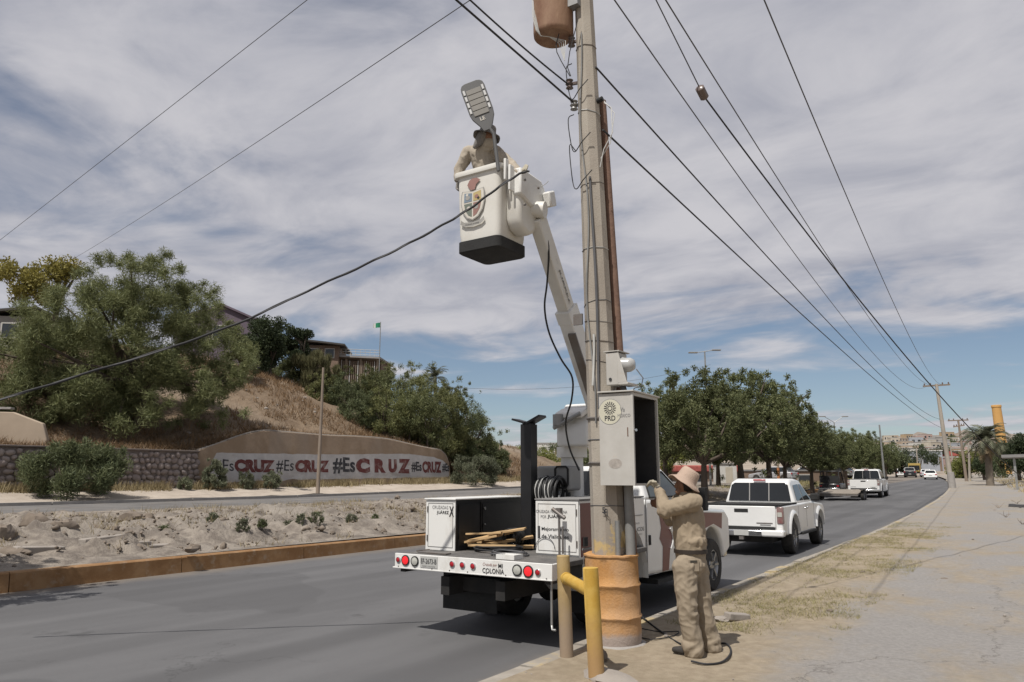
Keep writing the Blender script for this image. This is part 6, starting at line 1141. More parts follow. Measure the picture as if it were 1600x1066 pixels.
# --- trees along the median on the right
def med_tree(seed, H, rx, n, m='leaf_tree'):
    rd_ = random.Random(seed); cl = blob(0, 0, H * .60, rx, rx, H * .36, 130, rx * .08, rx * .20, rd_, -.75) + [((rd_.uniform(-.55, .55) * rx, rd_.uniform(-.55, .55) * rx, H * rd_.uniform(.92, 1.04)), rx * rd_.uniform(.07, .13)) for _ in range(12)]
    cl += [((rd_.gauss(0, .5) * rx, rd_.gauss(0, .5) * rx, H * rd_.uniform(.35, .5)), rx * rd_.uniform(.1, .2)) for _ in range(16)] + [(tuple(Vector((rd_.gauss(0, 1), rd_.gauss(0, 1), rd_.gauss(0, .6))).normalized() * rx * rd_.uniform(.95, 1.2) + Vector((0, 0, H * .62))), rx * rd_.uniform(.05, .11)) for _ in range(60)]
    cr = crown_mesh('crown', m, cl, n, .17, .055, seed, shell=.75); tb_ = MB(); limbs(tb_, (0, 0, -.3), (rd_.uniform(-.2, .2), 0, H * .3), cl, .19, rd_, 14); return cr, tb_.mesh('trunk', 60)
rowm = [med_tree(201, 6.9, 3.0, 46000), med_tree(202, 7.4, 2.8, 38000), med_tree(203, 6.3, 2.9, 44000)]
rowt = [(1101, 44, 0, 1.0, 'first big leafy tree of the median row, behind the worker'), (1040, 49, 1, .86, 'leafy tree of the median row partly hidden by the cabinet'), (1158, 48, 2, 1.1, 'second trunk of the median row, left of the near pickup cab'), (1200, 51, 1, 1.0, 'tallest airy tree of the median row above the near pickup'), (1228, 58, 0, .9, 'leafy tree of the median row right of the tallest one'), (1268, 66, 2, .84, 'median tree left of the black buggy'), (1292, 72, 1, .70, 'median tree right behind the black buggy'), (1318, 82, 0, .78, 'median tree above the far white pickup'), (1342, 94, 2, .84, 'far median tree right of the white pickup'), (1362, 108, 1, .76, 'last dark tree of the median row by the slim lamp post'), (1122, 62, 2, .9, 'slim trunked tree behind the first big median tree'), (1385, 122, 0, .6, 'small dark tree past the end of the median row')]
t = thing('median_tree', 'small median tree just outside the left edge whose shadow falls on the road', 'tree', (-13.95, 3.3, med_z(-13.95, 3.3)), 1.0, 'trees along the median'); t.scale = (.62, .62, .72); link('trunk', rowm[2][1], 'bark', t); link('crown', rowm[2][0], None, t)
for px, hd, v, s, lb in rowt:
    p_ = az_at(px, hd); u_ = p_.x - cshift(p_.y); z_ = med_z(max(-24, min(-13.9, u_)), p_.y); t = thing('median_tree', lb, 'tree', (p_.x, p_.y, z_), rd.uniform(0, 6), 'trees along the median'); t.scale = (s, s, s * rd.uniform(.95, 1.05)); cr, tk = rowm[v]; link('trunk', tk, 'bark', t); link('crown', cr, None, t)
# --- lime and olive trees behind, on the left of the cabinet and under the row
quick_tree('palo_verde_tree', 'yellow green bushy tree behind the black boom rest post', az_at(822, 88, 1.6), 822, 88, [(795, 715, 1.3, 6), (820, 705, 1.4, 7), (845, 712, 1.3, 6), (860, 720, 1.1, 5), (800, 730, 1.2, 5), (835, 730, 1.3, 5)], 9000, .22, .09, 'leaf_lime', 51, r0=.12, jit=9)
quick_tree('olive_tree', 'dark olive tree right of the yellow green tree beyond the turret', az_at(878, 105, 1.8), 878, 105, [(868, 705, 1.3, 5), (890, 708, 1.3, 5), (905, 712, 1.3, 4), (880, 722, 1.3, 4)], 7000, .24, .1, 'leaf_shrub', 52, r0=.12, jit=8)
quick_tree('lime_tree', 'yellow green tree between the cabinet and the first median tree', az_at(1048, 70, 1.4), 1048, 70, [(1035, 705, 1.2, 5), (1055, 700, 1.2, 6), (1070, 712, 1.1, 5), (1045, 725, 1.1, 5)], 8000, .2, .08, 'leaf_lime', 53, r0=.12, jit=8)
quick_tree('roadside_tree', 'bushy green tree right of the leaning pole far down the road', az_at(1512, 135, 1.8), 1512, 135, [(1495, 728, 1.8, 6), (1515, 722, 2.0, 7), (1535, 728, 1.8, 6), (1505, 742, 1.6, 5)], 8000, .32, .14, 'leaf_lime', 54, r0=.18, jit=7)
quick_tree('roadside_tree', 'dark dense tree left of the palm at the right', az_at(1538, 112, 1.6), 1538, 112, [(1535, 722, 1.1, 6), (1545, 732, 1.1, 5)], 5000, .25, .14, 'leaf_dark', 55, r0=.15, jit=6)
quick_tree('roadside_tree', 'grey green tree at the foot of the orange tower', az_at(1570, 125, 1.9), 1570, 125, [(1560, 715, 1.6, 5), (1575, 705, 1.7, 6), (1585, 720, 1.6, 5), (1565, 735, 1.5, 4)], 6000, .3, .12, 'leaf_shrub', 57, r0=.18, jit=7)
quick_tree('roadside_tree', 'dark green tree behind the shelter at the right edge', az_at(1592, 100, 1.6), 1592, 100, [(1580, 705, 1.5, 6), (1600, 690, 1.5, 6), (1590, 725, 1.5, 6), (1615, 715, 1.6, 5)], 8000, .25, .12, 'leaf_dark', 56, r0=.2, jit=8)
for k_, (px, hd, m, lb) in enumerate(((700, 130, 'leaf_shrub', 'distant bush at the right foot of the hill'), (790, 150, 'leaf_dark', 'distant dark tree on the skyline left of the boom rest'), (925, 140, 'leaf_shrub', 'distant green tree behind the utility pole'), (1440, 230, 'leaf_dark', 'dark clump of trees among the far houses'), (1478, 300, 'leaf_dark', 'dark tree between the far houses and the leaning pole'), (1400, 150, 'leaf_shrub', 'green bush beside the far white car'), (1385, 210, 'leaf_shrub', 'green bush at the left end of the far houses'), (1560, 220, 'leaf_shrub', 'distant bush behind the palm tree'))):
    p_ = az_at(px, hd); z_ = rise(p_.y) + (1.1 if px < 1000 else 0); rd_ = random.Random(300 + k_); r = 2.6 if hd < 200 else 4.5
    cl = blob(0, 0, r * .8, r, r, r * .8, 22, r * .2, r * .4, rd_, -.5); tb_ = MB(); limbs(tb_, (0, 0, -.3), (0, 0, r * .4), cl, .15, rd_, 6)
    plant('distant_tree', lb, 'tree', (p_.x, p_.y, z_), crown_mesh('crown', m, cl, 3500, .4, .2, 300 + k_), tb_.mesh('trunk', 60))
for k_, (px, py, hd, r) in enumerate(((786, 722, 92, 1.8), (802, 730, 96, 1.6))):
    c0 = athd(px, py, hd); rd_ = random.Random(900 + k_); b0 = Vector((c0.x, c0.y, c0.z - r * 1.1)); cl = blob(0, 0, r * .9, r * 1.2, r * 1.2, r, 26, r * .2, r * .42, rd_, -.8); tb_ = MB(); limbs(tb_, (0, 0, -.5), (0, 0, r * .4), cl, .08, rd_, 7); plant('hill_shrub', ['green shrub past the right foot of the hill', 'lower green shrub past the right foot of the hill, nearest the boom rest'][k_], 'shrub', b0, crown_mesh('foliage', 'leaf_hill', cl, 6000, .2, .08, 900 + k_), tb_.mesh('stems', 60), 'shrubs on the flank of the hill', stem='stems', cm='foliage')
# --- palms
def palm(label, loc, H, fr, nf, seed, skirt=True, r0=.28):
    t = thing('palm_tree', label, 'palm', loc); rd_ = random.Random(seed); b = MB(); b.tube(ease([(0, 0, -.3), (.05, 0, H * .5), (0, 0, H)], 4), [r0 * (1.15 - .35 * i / 8) for i in range(9)], 12); b.build('trunk', 'bark_light', t, smooth=60)
    def frond(el, az, L, m, k=16):
        V = []; F = []; d0 = Vector((math.cos(az), math.sin(az), 0)); p = Vector((0, 0, H)); a = el; step = L / k; pts = []
        for i in range(k + 1): pts.append(p.copy()); p = p + (d0 * math.cos(a) + Vector((0, 0, math.sin(a)))) * step; a -= (.045 + .009 * i) * (1.0 if el > -.4 else .25)
        sdv = d0.cross(Vector((0, 0, 1)))
        for i in range(2, k + 1):
            w_ = L * .34 * math.sin(math.pi * min(1, (i + 2) / (k + 3))) ** .7
            for sg in (-1, 1):
                q_ = pts[i]; e = q_ + (sdv * sg * .75 + (pts[i] - pts[i - 1]).normalized() * .75 + Vector((0, 0, -.22 + rd_.uniform(-.12, .12)))).normalized() * w_; n_ = len(V); tn = (pts[i] - pts[i - 1]).normalized() * .055 * L / 2; V += [q_ - tn, q_ + tn, e]; F.append((n_, n_ + 1, n_ + 2))
        for i in range(k): n_ = len(V); V += [pts[i] - sdv * .03, pts[i] + sdv * .03, pts[i + 1]]; F.append((n_, n_ + 1, n_ + 2))
        me = fast_mesh('frond', [tuple(v) for v in V], F); me.materials.append(MATS[m]); return me
    for i in range(nf): link('frond', frond(rd_.uniform(-.25, 1.45), i * 2.4 + rd_.uniform(-.2, .2), fr * rd_.uniform(.85, 1.1), 'leaf_palm'), None, t)
    if skirt:
        for i in range(30): link('dead_frond', frond(rd_.uniform(-1.4, -.45), i * 2.4 + rd_.uniform(-.2, .2), fr * rd_.uniform(.5, .95), 'leaf_dead'), None, t)
    return t
p_ = az_at(1546, 90); palm('tall fan palm with a thick skirt of dead fronds at the right', (p_.x, p_.y, rise(p_.y) + .2), 4.4, 2.6, 60, 71, r0=.32)
p_ = athd(680, 590, 76); palm('dark green palm crown showing above the hill shrubs', (p_.x, p_.y, hill_z(p_.x, p_.y)), p_.z - hill_z(p_.x, p_.y), 1.7, 34, 72, False, .2)
# --- ground cover nobody could count
def blades(name, label, pts, hmin, hmax, w, m, seed, lean=.5):
    rs_ = np.random.default_rng(seed); P = np.asarray(pts, float); n = len(P); a = rs_.random(n) * 6.283; h = hmin + (hmax - hmin) * rs_.random(n); ln = rs_.normal(size=(n, 2)) * lean * h[:, None]
    s = np.stack([np.cos(a), np.sin(a), np.zeros(n)], 1) * w; T_ = P + np.stack([ln[:, 0], ln[:, 1], h], 1)
    V = np.stack([P - s, P + s, T_], 1).reshape(-1, 3); me = fast_mesh(name, V, np.arange(3 * n).reshape(-1, 3)); o = link(name, me, m); return stuff(o, label, 'grass')
pts = []; rd = random.Random(5)
while len(pts) < 30000:
    y_ = 8.5 + 22 * rd.random() ** 1.3; u_ = rd.uniform(-3.75, -1.7); dn_ = nz3(u_, y_, .9, 15.) + .25 * nz3(u_, y_, 3, 2.)
    lim = .02 + .45 * max(0, (u_ + 2.9)) - (.22 if 14 < y_ < 26 else 0) + rd.gauss(0, .22)
    if dn_ > lim and rd.random() < .9: pts.append((u_ + cshift(y_), y_, walk_z(u_, y_) - .005))
blades('verge_grass', 'thin dry yellow green grass along the kerb of the pavement', pts, .012, .055, .0035, 'grass_verge', 61, .9)
pts = []
while len(pts) < 7000:
    y_ = 7 + 40 * rd.random() ** 1.5; u_ = rd.uniform(.3, 4.5)
    if nz3(u_, y_, .6, 33.) > .12: pts.append((u_, y_, walk_z(u_, y_) - .005))
blades('path_grass', 'sparse dry grass on the sandy right side of the path', pts, .02, .09, .005, 'grass_verge', 62, .9)
pts = []
while len(pts) < 45000:
    x_ = rd.uniform(-62, -35.8); y_ = rd.uniform(10, 66)
    if nz3(x_, y_, .22, 12.) + .3 * nz3(x_, y_, 1.1, 5.) > -.05: pts.append((x_, y_, hill_z(x_, y_) - .03))
blades('hill_grass', 'dry brown grass covering the bare slope of the hill', pts, .12, .5, .025, 'grass_brown', 63, .5)
pts = []
while len(pts) < 14000:
    y_ = rd.uniform(8, 62); u_ = -34.9 + rd.gauss(0, .35)
    if nz3(0, y_, .5, 3.) > -.2: pts.append((min(-33.5, max(-35.3, u_)), y_, strip_z(max(-35.3, u_), y_) - .02))
blades('wall_foot_grass', 'dry straw grass along the foot of the walls', pts, .15, .55, .018, 'grass_dry', 64, .4)
pts = []
while len(pts) < 16000:
    y_ = rd.uniform(3, 60); u_ = rd.uniform(-23.5, -13.9)
    if nz3(u_, y_, .45, 44.) > .22: pts.append((u_ + cshift(y_), y_, med_z(u_, y_) - .02))
blades('median_grass', 'sparse dry grass scattered over the earth median', pts, .05, .25, .008, 'grass_dry', 65, .6)
pts = []
while len(pts) < 9000:
    y_ = rd.uniform(55, 130); u_ = rd.uniform(-18, -13.8); pts.append((u_ + cshift(y_), y_, med_z(u_, y_) - .02))
blades('far_median_grass', 'green yellow grass under the median trees', pts, .1, .35, .03, 'grass_verge', 66, .6)
pts = []
while len(pts) < 9000:
    y_ = rd.uniform(52, 125); x_ = rd.uniform(1.0, 22) - (y_ - 52) * .06
    if nz3(x_, y_, .25, 51.) > .0: pts.append((x_, y_, walk_z(max(-3.5, x_ - cshift(y_)), y_) - .02))
blades('far_bank_grass', 'dry scrubby grass on the sandy bank beyond the path at the right', pts, .1, .45, .03, 'grass_dry', 67, .6)
pts = []
while len(pts) < 6000:
    y_ = rd.uniform(12, 46); x_ = rd.uniform(-36.6, -35.72); pts.append((x_, y_, hill_z(x_, y_) - .05))
blades('wall_top_grass', 'brown grass overhanging the top of the walls', pts, .1, .38, .02, 'grass_brown', 68, .7)
# green weeds in the median
for i, (px, py, w_, h_) in enumerate(((378, 838, 26, 22), (408, 842, 16, 14), (470, 832, 18, 18), (492, 838, 30, 24), (548, 842, 22, 14), (585, 838, 14, 12), (448, 846, 20, 10), (255, 830, 24, 14), (330, 846, 22, 16))):
    strip_shrub('green weed in the earth median, number %s from the left' % ['four', 'five', 'seven', 'eight', 'nine', 'ten', 'six', 'one', 'two'][i] if False else ['low green weed beside the earth clods of the median', 'small weed right of the largest left weed', 'round green weed left of the tallest median weed', 'tallest bright green weed of the median', 'low wide weed close to the orange kerb', 'small weed nearest the white tool chest', 'flat weed below the round green weed', 'yellowish weed at the left of the median', 'grey weed between the left clods and kerb'][i], px, py, w_, h_, -15.3 - .12 * i, 900, 'leaf_shrub' if i % 2 else 'leaf_grey', 400 + i, .06, .02)
# ---------------------------------------------------------------- far poles, lamps, houses
def far_pole(label, pb, pt, hd, r0, r1, arms=(), m='pole_concrete', z0=None, cat='utility pole', name='utility_pole'):
    a = athd(pb[0], pb[1], hd); a.z = z0 if z0 is not None else a.z; t = athd(pt[0], pt[1], hd); r = thing(name, label, cat, a)
    b = MB(); b.tube([Vector((0, 0, -.3)), t - a], [r0, r1], 10); b.build('shaft', m, r, smooth=50)
    for f_, w_, dz in arms:
        c = (t - a) * f_; b = MB(); b.bar(c - RGT * w_ + Vector((0, 0, -dz)), c + RGT * w_ + Vector((0, 0, dz)), .12, .14); ca = b.build('crossarm', 'wood_pole', r)
        for s_ in (-.9, -.45, .45, .9): b = MB(); b.lathe([(.03, .05), (.07, .1), (.05, .15), (.07, .2), (.03, .26)], 8, c + RGT * w_ * s_ + Vector((0, 0, dz * s_))); b.build('insulator', 'porcelain', r)
    return r, a, t
hp = math.hypot(5.2, 80)
lp1, lpa, lpt = far_pole('tall leaning concrete pole with crossarm beside the far kerb', (1488, 766), (1463, 600), hp, .24, .13, ((.985, 1.25, .08),))
b = MB(); b.lathe([(.34, 0), (.32, .5), (.28, 1.6), (.2, 1.62)], 14); b.build('painted_foot', 'concrete', lp1)
far_pole('wooden pole with two crossarms right of the leaning concrete pole', (1511, 756), (1497, 656), 112, .2, .12, ((.99, 1.3, .05), (.90, .7, .1)), 'wood_pole')
far_pole('slim concrete pole right of the wooden pole', (1515.5, 756), (1513, 690), 114, .17, .1, ((.62, .3, .0),))
far_pole('slim grey pole left of the wooden pole among the far trees', (1491, 738), (1484, 690), 170, .16, .1)
far_pole('slim bare post at the end of the median tree row', (1383, 758), (1374, 664), 84, .12, .07, (), 'galv')
far_pole('thin pole in front of the far pink house', (1434, 735), (1432, 700), 200, .14, .1)
def lampost(label, px, pyb, pyt, hd, arms, name='street_lamp'):
    a = athd(px, pyb, hd); t = athd(px, pyt, hd); r = thing(name, label, 'street lamp', (a.x, a.y, a.z)); h = t.z - a.z
    b = MB(); b.tube([(0, 0, -1.5), (0, 0, h)], [.11, .06], 8); b.build('mast', 'galv', r)
    for dx, dz in arms:
        e = RGT * dx + Vector((0, 0, h + dz)); b = MB(); b.tube([(0, 0, h), e], .035, 6); b.build('arm', 'galv', r); b = MB(); b.obox(e + RGT * (.25 if dx > 0 else -.25), RGT * .38, HF * .14, Vector((0, 0, .05))); b.build('lamp_head', 'lamp_fin', r, bevel=.02)
lampost('double armed street lamp rising above the median trees', 1110, 745, 549, 66, ((.75, .12), (-.75, -.1)))
lampost('double armed street lamp above the far median trees', 1310, 750, 660, 105, ((1.2, .75), (-1.2, .75)))
lampost('small street lamp over the far houses left of the turret', 868, 742, 712, 150, ((.9, .3),))
# orange tower
a = athd(1566, 690, 210); t = thing('tower', 'plain orange round tower rising behind the palm at the right', 'tower', (a.x, a.y, rise(a.y))); h = athd(1560, 633, 210).z - rise(a.y); b = MB(); b.tube([(0, 0, 0), (-.4, 0, h - .4), (-.4, 0, h)], [1.25, .95, .98], 20); b.build('shaft', 'tower_orange', t, smooth=50); b = MB(); b.lathe([(.98, h - .6), (1.06, h - .5), (1.06, h - .1), (.97, h)], 20, (-.4, 0, 0), None, True); b.build('rim', 'tower_orange', t)
# far houses
def house(label, px, pyb, hd, w, d, hgt, m, rz=0, wins=3, roof='flat', door=True, group='houses on the far hillside'):
    a = athd(px, pyb, hd); g = rise(a.y) + (1.1 if px < 1000 else -.05); t = thing('house', label, 'house', (a.x, a.y, min(a.z, a.z)), YAW + R(rz), group)
    dz = g - a.z - 1.0
    b = MB(); b.box(-w / 2, w / 2, 0, d, min(-1, dz), hgt); b.build('wall', m, t)
    if roof == 'flat': b = MB(); b.box(-w / 2 - .15, w / 2 + .15, -.15, d + .15, hgt, hgt + .3); b.build('roof', 'h_white' if m != 'h_white' else 'h_grey', t)
    else: b = MB(); b.prism([(-w / 2 - .4, hgt), (w / 2 + .4, hgt), (0, hgt + w * .22)], 'y', -.4, d + .4); b.build('roof', 'roof_red', t)
    n = wins; ws = w / (n + .4)
    rects = [(-w / 2 + ws * (i + .4), -w / 2 + ws * (i + .4) + ws * .5, hgt * .38, hgt * .72) for i in range(n)]
    windows(t, rects, 0)
    if door: b = MB(); b.box(w / 2 - ws * .35, w / 2 - ws * .12, -.05, -.01, 0, hgt * .7); b.build('door', 'h_brown', t)
    return t
rd = random.Random(91); cols = [('h_cream', 'cream'), ('h_white', 'white'), ('h_pink', 'pink'), ('h_green', 'green'), ('h_grey', 'grey'), ('h_tan', 'tan'), ('h_ochre', 'ochre'), ('h_blue', 'blue')]
fixed = {2: 2, 5: 2, 8: 3, 13: 3, 21: 3, 22: 3, 33: 4, 17: 4}
n_h = 58; rows = {}
for i in range(n_h):
    px = 1384 + (i * 61.8) % 150 + rd.uniform(-4, 4); hd = 240 + 640 * (i / n_h) ** .9; k = fixed.get(i, rd.choice((0, 0, 1, 1, 4, 5, 5, 7, 2, 6))); m, cn = cols[k]; p_ = az_at(px, hd); z_ = rise(p_.y); w = rd.uniform(6.5, 12); hgt = rd.uniform(3.0, 6.5)
    py = HORY - (z_ - 1.8) / hd * 1400
    where = 'left' if px < 1430 else ('middle' if px < 1480 else 'right'); row = 'lowest' if hd < 420 else ('middle' if hd < 640 else 'upper')
    t = house('small %s house with dark windows in the %s %s of the far hillside town' % (cn, row, where), px, py, hd, w, 7, hgt, m, rd.uniform(-25, 25), rd.choice((2, 3)), 'gable' if i in (4, 11) else 'flat'); t.location.z = z_
for i in range(26):
    px = 1386 + (i * 47.3) % 140; hd = 260 + 23 * i; p_ = az_at(px, hd); rd_ = random.Random(700 + i); r = rd.uniform(2.0, 4.0); cl = blob(0, 0, r * .9, r, r, r * .8, 14, r * .25, r * .45, rd_, -.5); tb_ = MB(); limbs(tb_, (0, 0, -.3), (0, 0, r * .4), cl, .15, rd_, 4)
    plant('distant_tree', 'small dark tree standing between the houses of the far hillside town', 'tree', (p_.x, p_.y, rise(p_.y)), crown_mesh('crown', 'leaf_shrub' if i % 2 else 'leaf_dark', cl, 700, .8, .45, 700 + i), tb_.mesh('trunk', 60), 'trees of the far town')
for px, py, hd, m, cn in ((700, 716, 170, 'h_white', 'white'), (745, 718, 190, 'h_tan', 'tan'), (775, 716, 210, 'h_grey', 'grey'), (792, 722, 180, 'h_cream', 'cream'), (850, 712, 220, 'h_white', 'pale'), (895, 716, 210, 'h_tan', 'sand coloured')): house('small %s house on the skyline %s' % (cn, 'left of the boom rest post' if px < 810 else 'right of the boom rest post'), px, py, hd, 8, 6, 3.4, m, rd.uniform(-20, 20), 3, group='houses on the skyline behind the truck')
# shop front with signs at the end of the road
a = az_at(1432, 330); a.z = rise(a.y) + .6; sh_ = thing('shop', 'long low shop with blue and white sign boards at the end of the road', 'shop', (a.x, a.y, a.z), YAW); b = MB(); b.box(-6.5, 4.5, 0, 8, -1.2, 3.2); b.build('wall', 'h_white', sh_)
for x0, x1, m in ((-6.6, -2.6, 'sign_blue'), (-2.4, -.2, 'sign_orange'), (0, 4.6, 'h_white')): b = MB(); b.box(x0, x1, -.25, -.02, 2.0, 3.6); b.build('sign_board', m, sh_)
windows(sh_, [(-5.8, -3.4, -.1, 1.6), (-1.2, 1.0, -.1, 1.6), (1.8, 3.8, -.1, 1.6)], 0)
a = az_at(1427, 300); t = thing('hanging_sign', 'orange roadside sign on a post in front of the far shop', 'sign', (a.x, a.y, rise(a.y)), YAW); b = MB(); b.tube([(0, 0, 0), (0, 0, 4.4)], .12, 8); b.build('post', 'galv', t); b = MB(); b.box(-.9, .9, -.08, .08, 2.8, 4.4); b.build('panel', 'sign_orange', t, bevel=.03)
# red roofed building and white box behind the median trees
a = athd(1108, 752, 80); t = thing('low_building', 'low brown building with red roof behind the median trees', 'building', (a.x, a.y, a.z), YAW); b = MB(); b.box(-3, 14, 0, 8, -1.2, 1.0); b.build('wall', 'h_brown', t); b = MB(); b.obox((-.2, 3.8, 1.25), (3.3, 0, 0), (0, 4.2, 0), (0, 0, .32)); b.build('roof', 'roof_red', t, bevel=.1); b = MB(); b.box(3.2, 14.2, -.1, 8.1, 1.0, 1.15); b.build('flat_roof', 'roof_grey', t); windows(t, [(-1.5, -.5, -.3, .6), (6, 7.2, -.3, .6), (9, 10.2, -.3, .6)], 0)
a = athd(1138, 755, 74); t = thing('white_kiosk', 'plain white cabin between the tree trunks behind the near pickup', 'kiosk', (a.x, a.y, a.z), YAW); b = MB(); b.box(-.85, .85, 0, 2, -.4, 1.75); b.build('wall', 'h_white', t, bevel=.03); b = MB(); b.box(-.95, .95, -.1, 2.1, 1.75, 1.83); b.build('roof', 'h_grey', t); b = MB(); b.box(-.2, .45, -.03, -.004, -.3, 1.45); b.build('door', 'h_cream', t)
# orange and white marker post
a = athd(1217, 752, 68); t = thing('marker_post', 'pale tapered post with orange foot between the median trunks', 'post', a); b = MB(); b.tube([(0, 0, -.3), (0, 0, 1.1)], [.14, .10], 10); b.build('foot', 'sign_orange', t, smooth=50); b = MB(); b.tube([(0, 0, 1.1), (0, 0, 3.0)], [.10, .07], 10); b.build('shaft', 'h_tan', t, smooth=50)
# fence on the waste ground
f0, f1 = athd(786, 745, 92), athd(935, 742, 96); f0.z = f1.z = 1.9; ft = thing('wire_fence', 'dark post and mesh fence across the waste ground beyond the turret', 'fence', f0); n = 16
for i in range(n + 1): q_ = (f1 - f0) * (i / n); b = MB(); b.tube([q_ + Vector((0, 0, -.8)), q_ + Vector((0, 0, 1.5))], .05, 6); b.build('post', 'fence_dark', ft)
for k in range(14): b = MB(); b.tube([Vector((0, 0, .05 + .105 * k)), f1 - f0 + Vector((0, 0, .05 + .105 * k))], .016, 4); b.build('strand', 'fence_dark', ft)
a = athd(860, 740, 100); t = thing('shed', 'small shed with pale roof behind the wire fence', 'shed', (a.x, a.y, 1.7), YAW); b = MB(); b.box(-2.4, 2.2, 0, 4, -.6, 1.7); b.build('wall', 'fence_dark', t); b = MB(); b.obox((-.1, 2, 1.85), (2.6, 0, .12), (0, 2.3, 0), (0, 0, .09)); b.build('roof', 'h_white', t)
# shelter at the right edge
a = athd(1589, 757, 44); t = thing('shelter', 'flat roofed open shelter on thin posts at the right edge', 'shelter', (a.x, a.y, a.z - .05), 0)
for x, y_ in ((0, 0), (3.4, 0), (0, 2.4), (3.4, 2.4)): b = MB(); b.box(x - .05, x + .05, y_ - .05, y_ + .05, -.2, 1.34); b.build('post', 'galv', t)
b = MB(); b.obox((1.6, 1.2, 1.42), (2.1, 0, .04), (0, 1.5, 0), (0, 0, .07)); b.build('roof', 'roof_grey', t)
# low earth bank beyond the far kerb
a = athd(1545, 748, 128); 
# ---------------------------------------------------------------- wires
def wire3(label, A, hA, Mi, B, hB, r, m='wire_grey', name='power_line', n=36, ext=0.0):
    a, c = athd(A[0], A[1], hA), athd(B[0], B[1], hB); pa, pc = Vector((a.x, a.y)), Vector((c.x, c.y)); d = pc - pa
    mid = None
    if Mi:
        q_ = ray(*Mi); v = Vector((q_.x, q_.y)); den_ = v.x * d.y - v.y * d.x; t = (v.y * pa.x - v.x * pa.y) / den_ if abs(den_) > 1e-9 else .5
        h_ = (pa + d * t).length; zm = athd(Mi[0], Mi[1], h_).z; k = (zm - (a.z + (c.z - a.z) * t)) / (t * (1 - t)) if 0 < t < 1 else 0
    else: k = 0
    pts = []
    for i in range(n + 1):
        t = (i / n) ** 1.5 * (1 + ext) - ext; pts.append(Vector((pa.x + d.x * t, pa.y + d.y * t, a.z + (c.z - a.z) * t + k * t * (1 - t))))
    b = MB(pts[0]); b.tube(pts, r, 6); o = b.build(name, m, smooth=60); o.location = pts[0]; return tag(o, label, 'wire'), pts
HPOLE = math.hypot(PX, PY)
wire3('power line from above the pole to the left end of the far crossarm', (960, 0), 8.0, (1259, 420), (1447, 604), hp, .0095, ext=.02)
wire3('power line to the middle of the far crossarm', (1040, 0), 8.4, (1306, 420), (1458, 602), hp, .0095, ext=.02)
wire3('rightmost power line to the right end of the far crossarm', (1194, 0), 9.0, (1320, 300), (1474, 600), hp, .0095, ext=.02)
wire3('upper cable leaving the right side of the pole towards the leaning pole', (931, 105), HPOLE, (1216, 420), (1468, 655), hp, .012, 'wire_black')
wire3('lower cable leaving the right side of the pole towards the leaning pole', (942, 203), HPOLE, (1175, 420), (1470, 668), hp, .012, 'wire_black')
gA, gB = athd(1025, 0, 8.2), athd(1640, 778, 30); d2 = Vector((gB.x - gA.x, gB.y - gA.y)); q_ = ray(1097, 145); t_ = (q_.y * gA.x - q_.x * gA.y) / (q_.x * d2.y - q_.y * d2.x); gI = athd(1097, 145, math.hypot(gA.x + d2.x * t_, gA.y + d2.y * t_))
hI = math.hypot(gI.x, gI.y)
b = MB(gI); up_ = (gA - gI); b.tube([gI + up_ * k for k in (0, .3, .7, 1, 1.6)], .008, 6); o = b.build('guy_wire', 'wire_grey', smooth=60); o.location = gI; tag(o, 'upper length of guy wire above the barrel insulator', 'wire')
wire3('guy wire slanting from the barrel insulator down to the right edge', (1098, 148), hI, (1290, 402), (1640, 778), 30, .012, 'wire_black', 'guy_wire')
dr = (athd(1104, 158, hI + .12) - athd(1091, 132, hI - .12)).normalized(); b = MB(); b.tube([-dr * .095, -dr * .08, dr * .08, dr * .095], [.03, .06, .06, .03], 8); o = b.build('strain_insulator', 'porcelain', bevel=.006); o.location = gI; tag(o, 'brown barrel strain insulator on the guy wire', 'insulator')
wire3('thin wire crossing the upper left corner of the sky', (480, 0), 12, None, (-20, 391), 30, .0065, ext=.05)
wire3('thin wire from the top of the picture down to the left hill', (735, 0), 9, (420, 210), (112, 406), 44, .0065, ext=.03)
wire3('black cable from the pole towards the upper left', (896, 160), HPOLE, None, (690, -20), 6.6, .012, 'wire_black', ext=0)
wire3('second cable from the upper insulator towards the upper left', (888, 132), HPOLE, (815, 72), (715, -18), 6.8, .010, 'wire_black')
wire3('faint distant wire low over the shrubs behind the truck', (690, 604), 60, (880, 606), (1110, 570), 66, .012, 'wire_grey')
# black cable the bucket worker holds, drooping across the picture to the left
pts = [athd(px, py, hd) for px, py, hd in ((826, 268, 8.05), (812, 272, 8.0), (780, 292, 7.9), (740, 322, 7.9), (700, 347, 8.0), (640, 380, 8.1), (570, 414, 8.2), (480, 455, 8.4), (370, 506, 8.6), (250, 548, 8.9), (130, 585, 9.2), (0, 624, 9.6), (-140, 655, 10.0))]
b = MB(pts[0]); pe = ease(pts, 6); b.tube([q_ + Vector((0, 0, .006 * math.sin(i * 1.3))) for i, q_ in enumerate(pe)], .013, 7); o = b.build('service_cable', 'wire_black', smooth=60); o.location = pts[0]; tag(o, 'thick black cable drooping from the bucket across to the left edge', 'cable')
pe2 = [q_ + Vector((.014 * math.cos(i * .55), .014 * math.sin(i * .55), .012 * math.sin(i * .55))) for i, q_ in enumerate(pe) if i < 78]; b = MB(pts[0]); b.tube(pe2, .008, 6); o = b.build('tie_wire', 'wire_grey', smooth=60); o.location = pts[0]; tag(o, 'thin wire wound around the thick drooping black cable', 'wire')
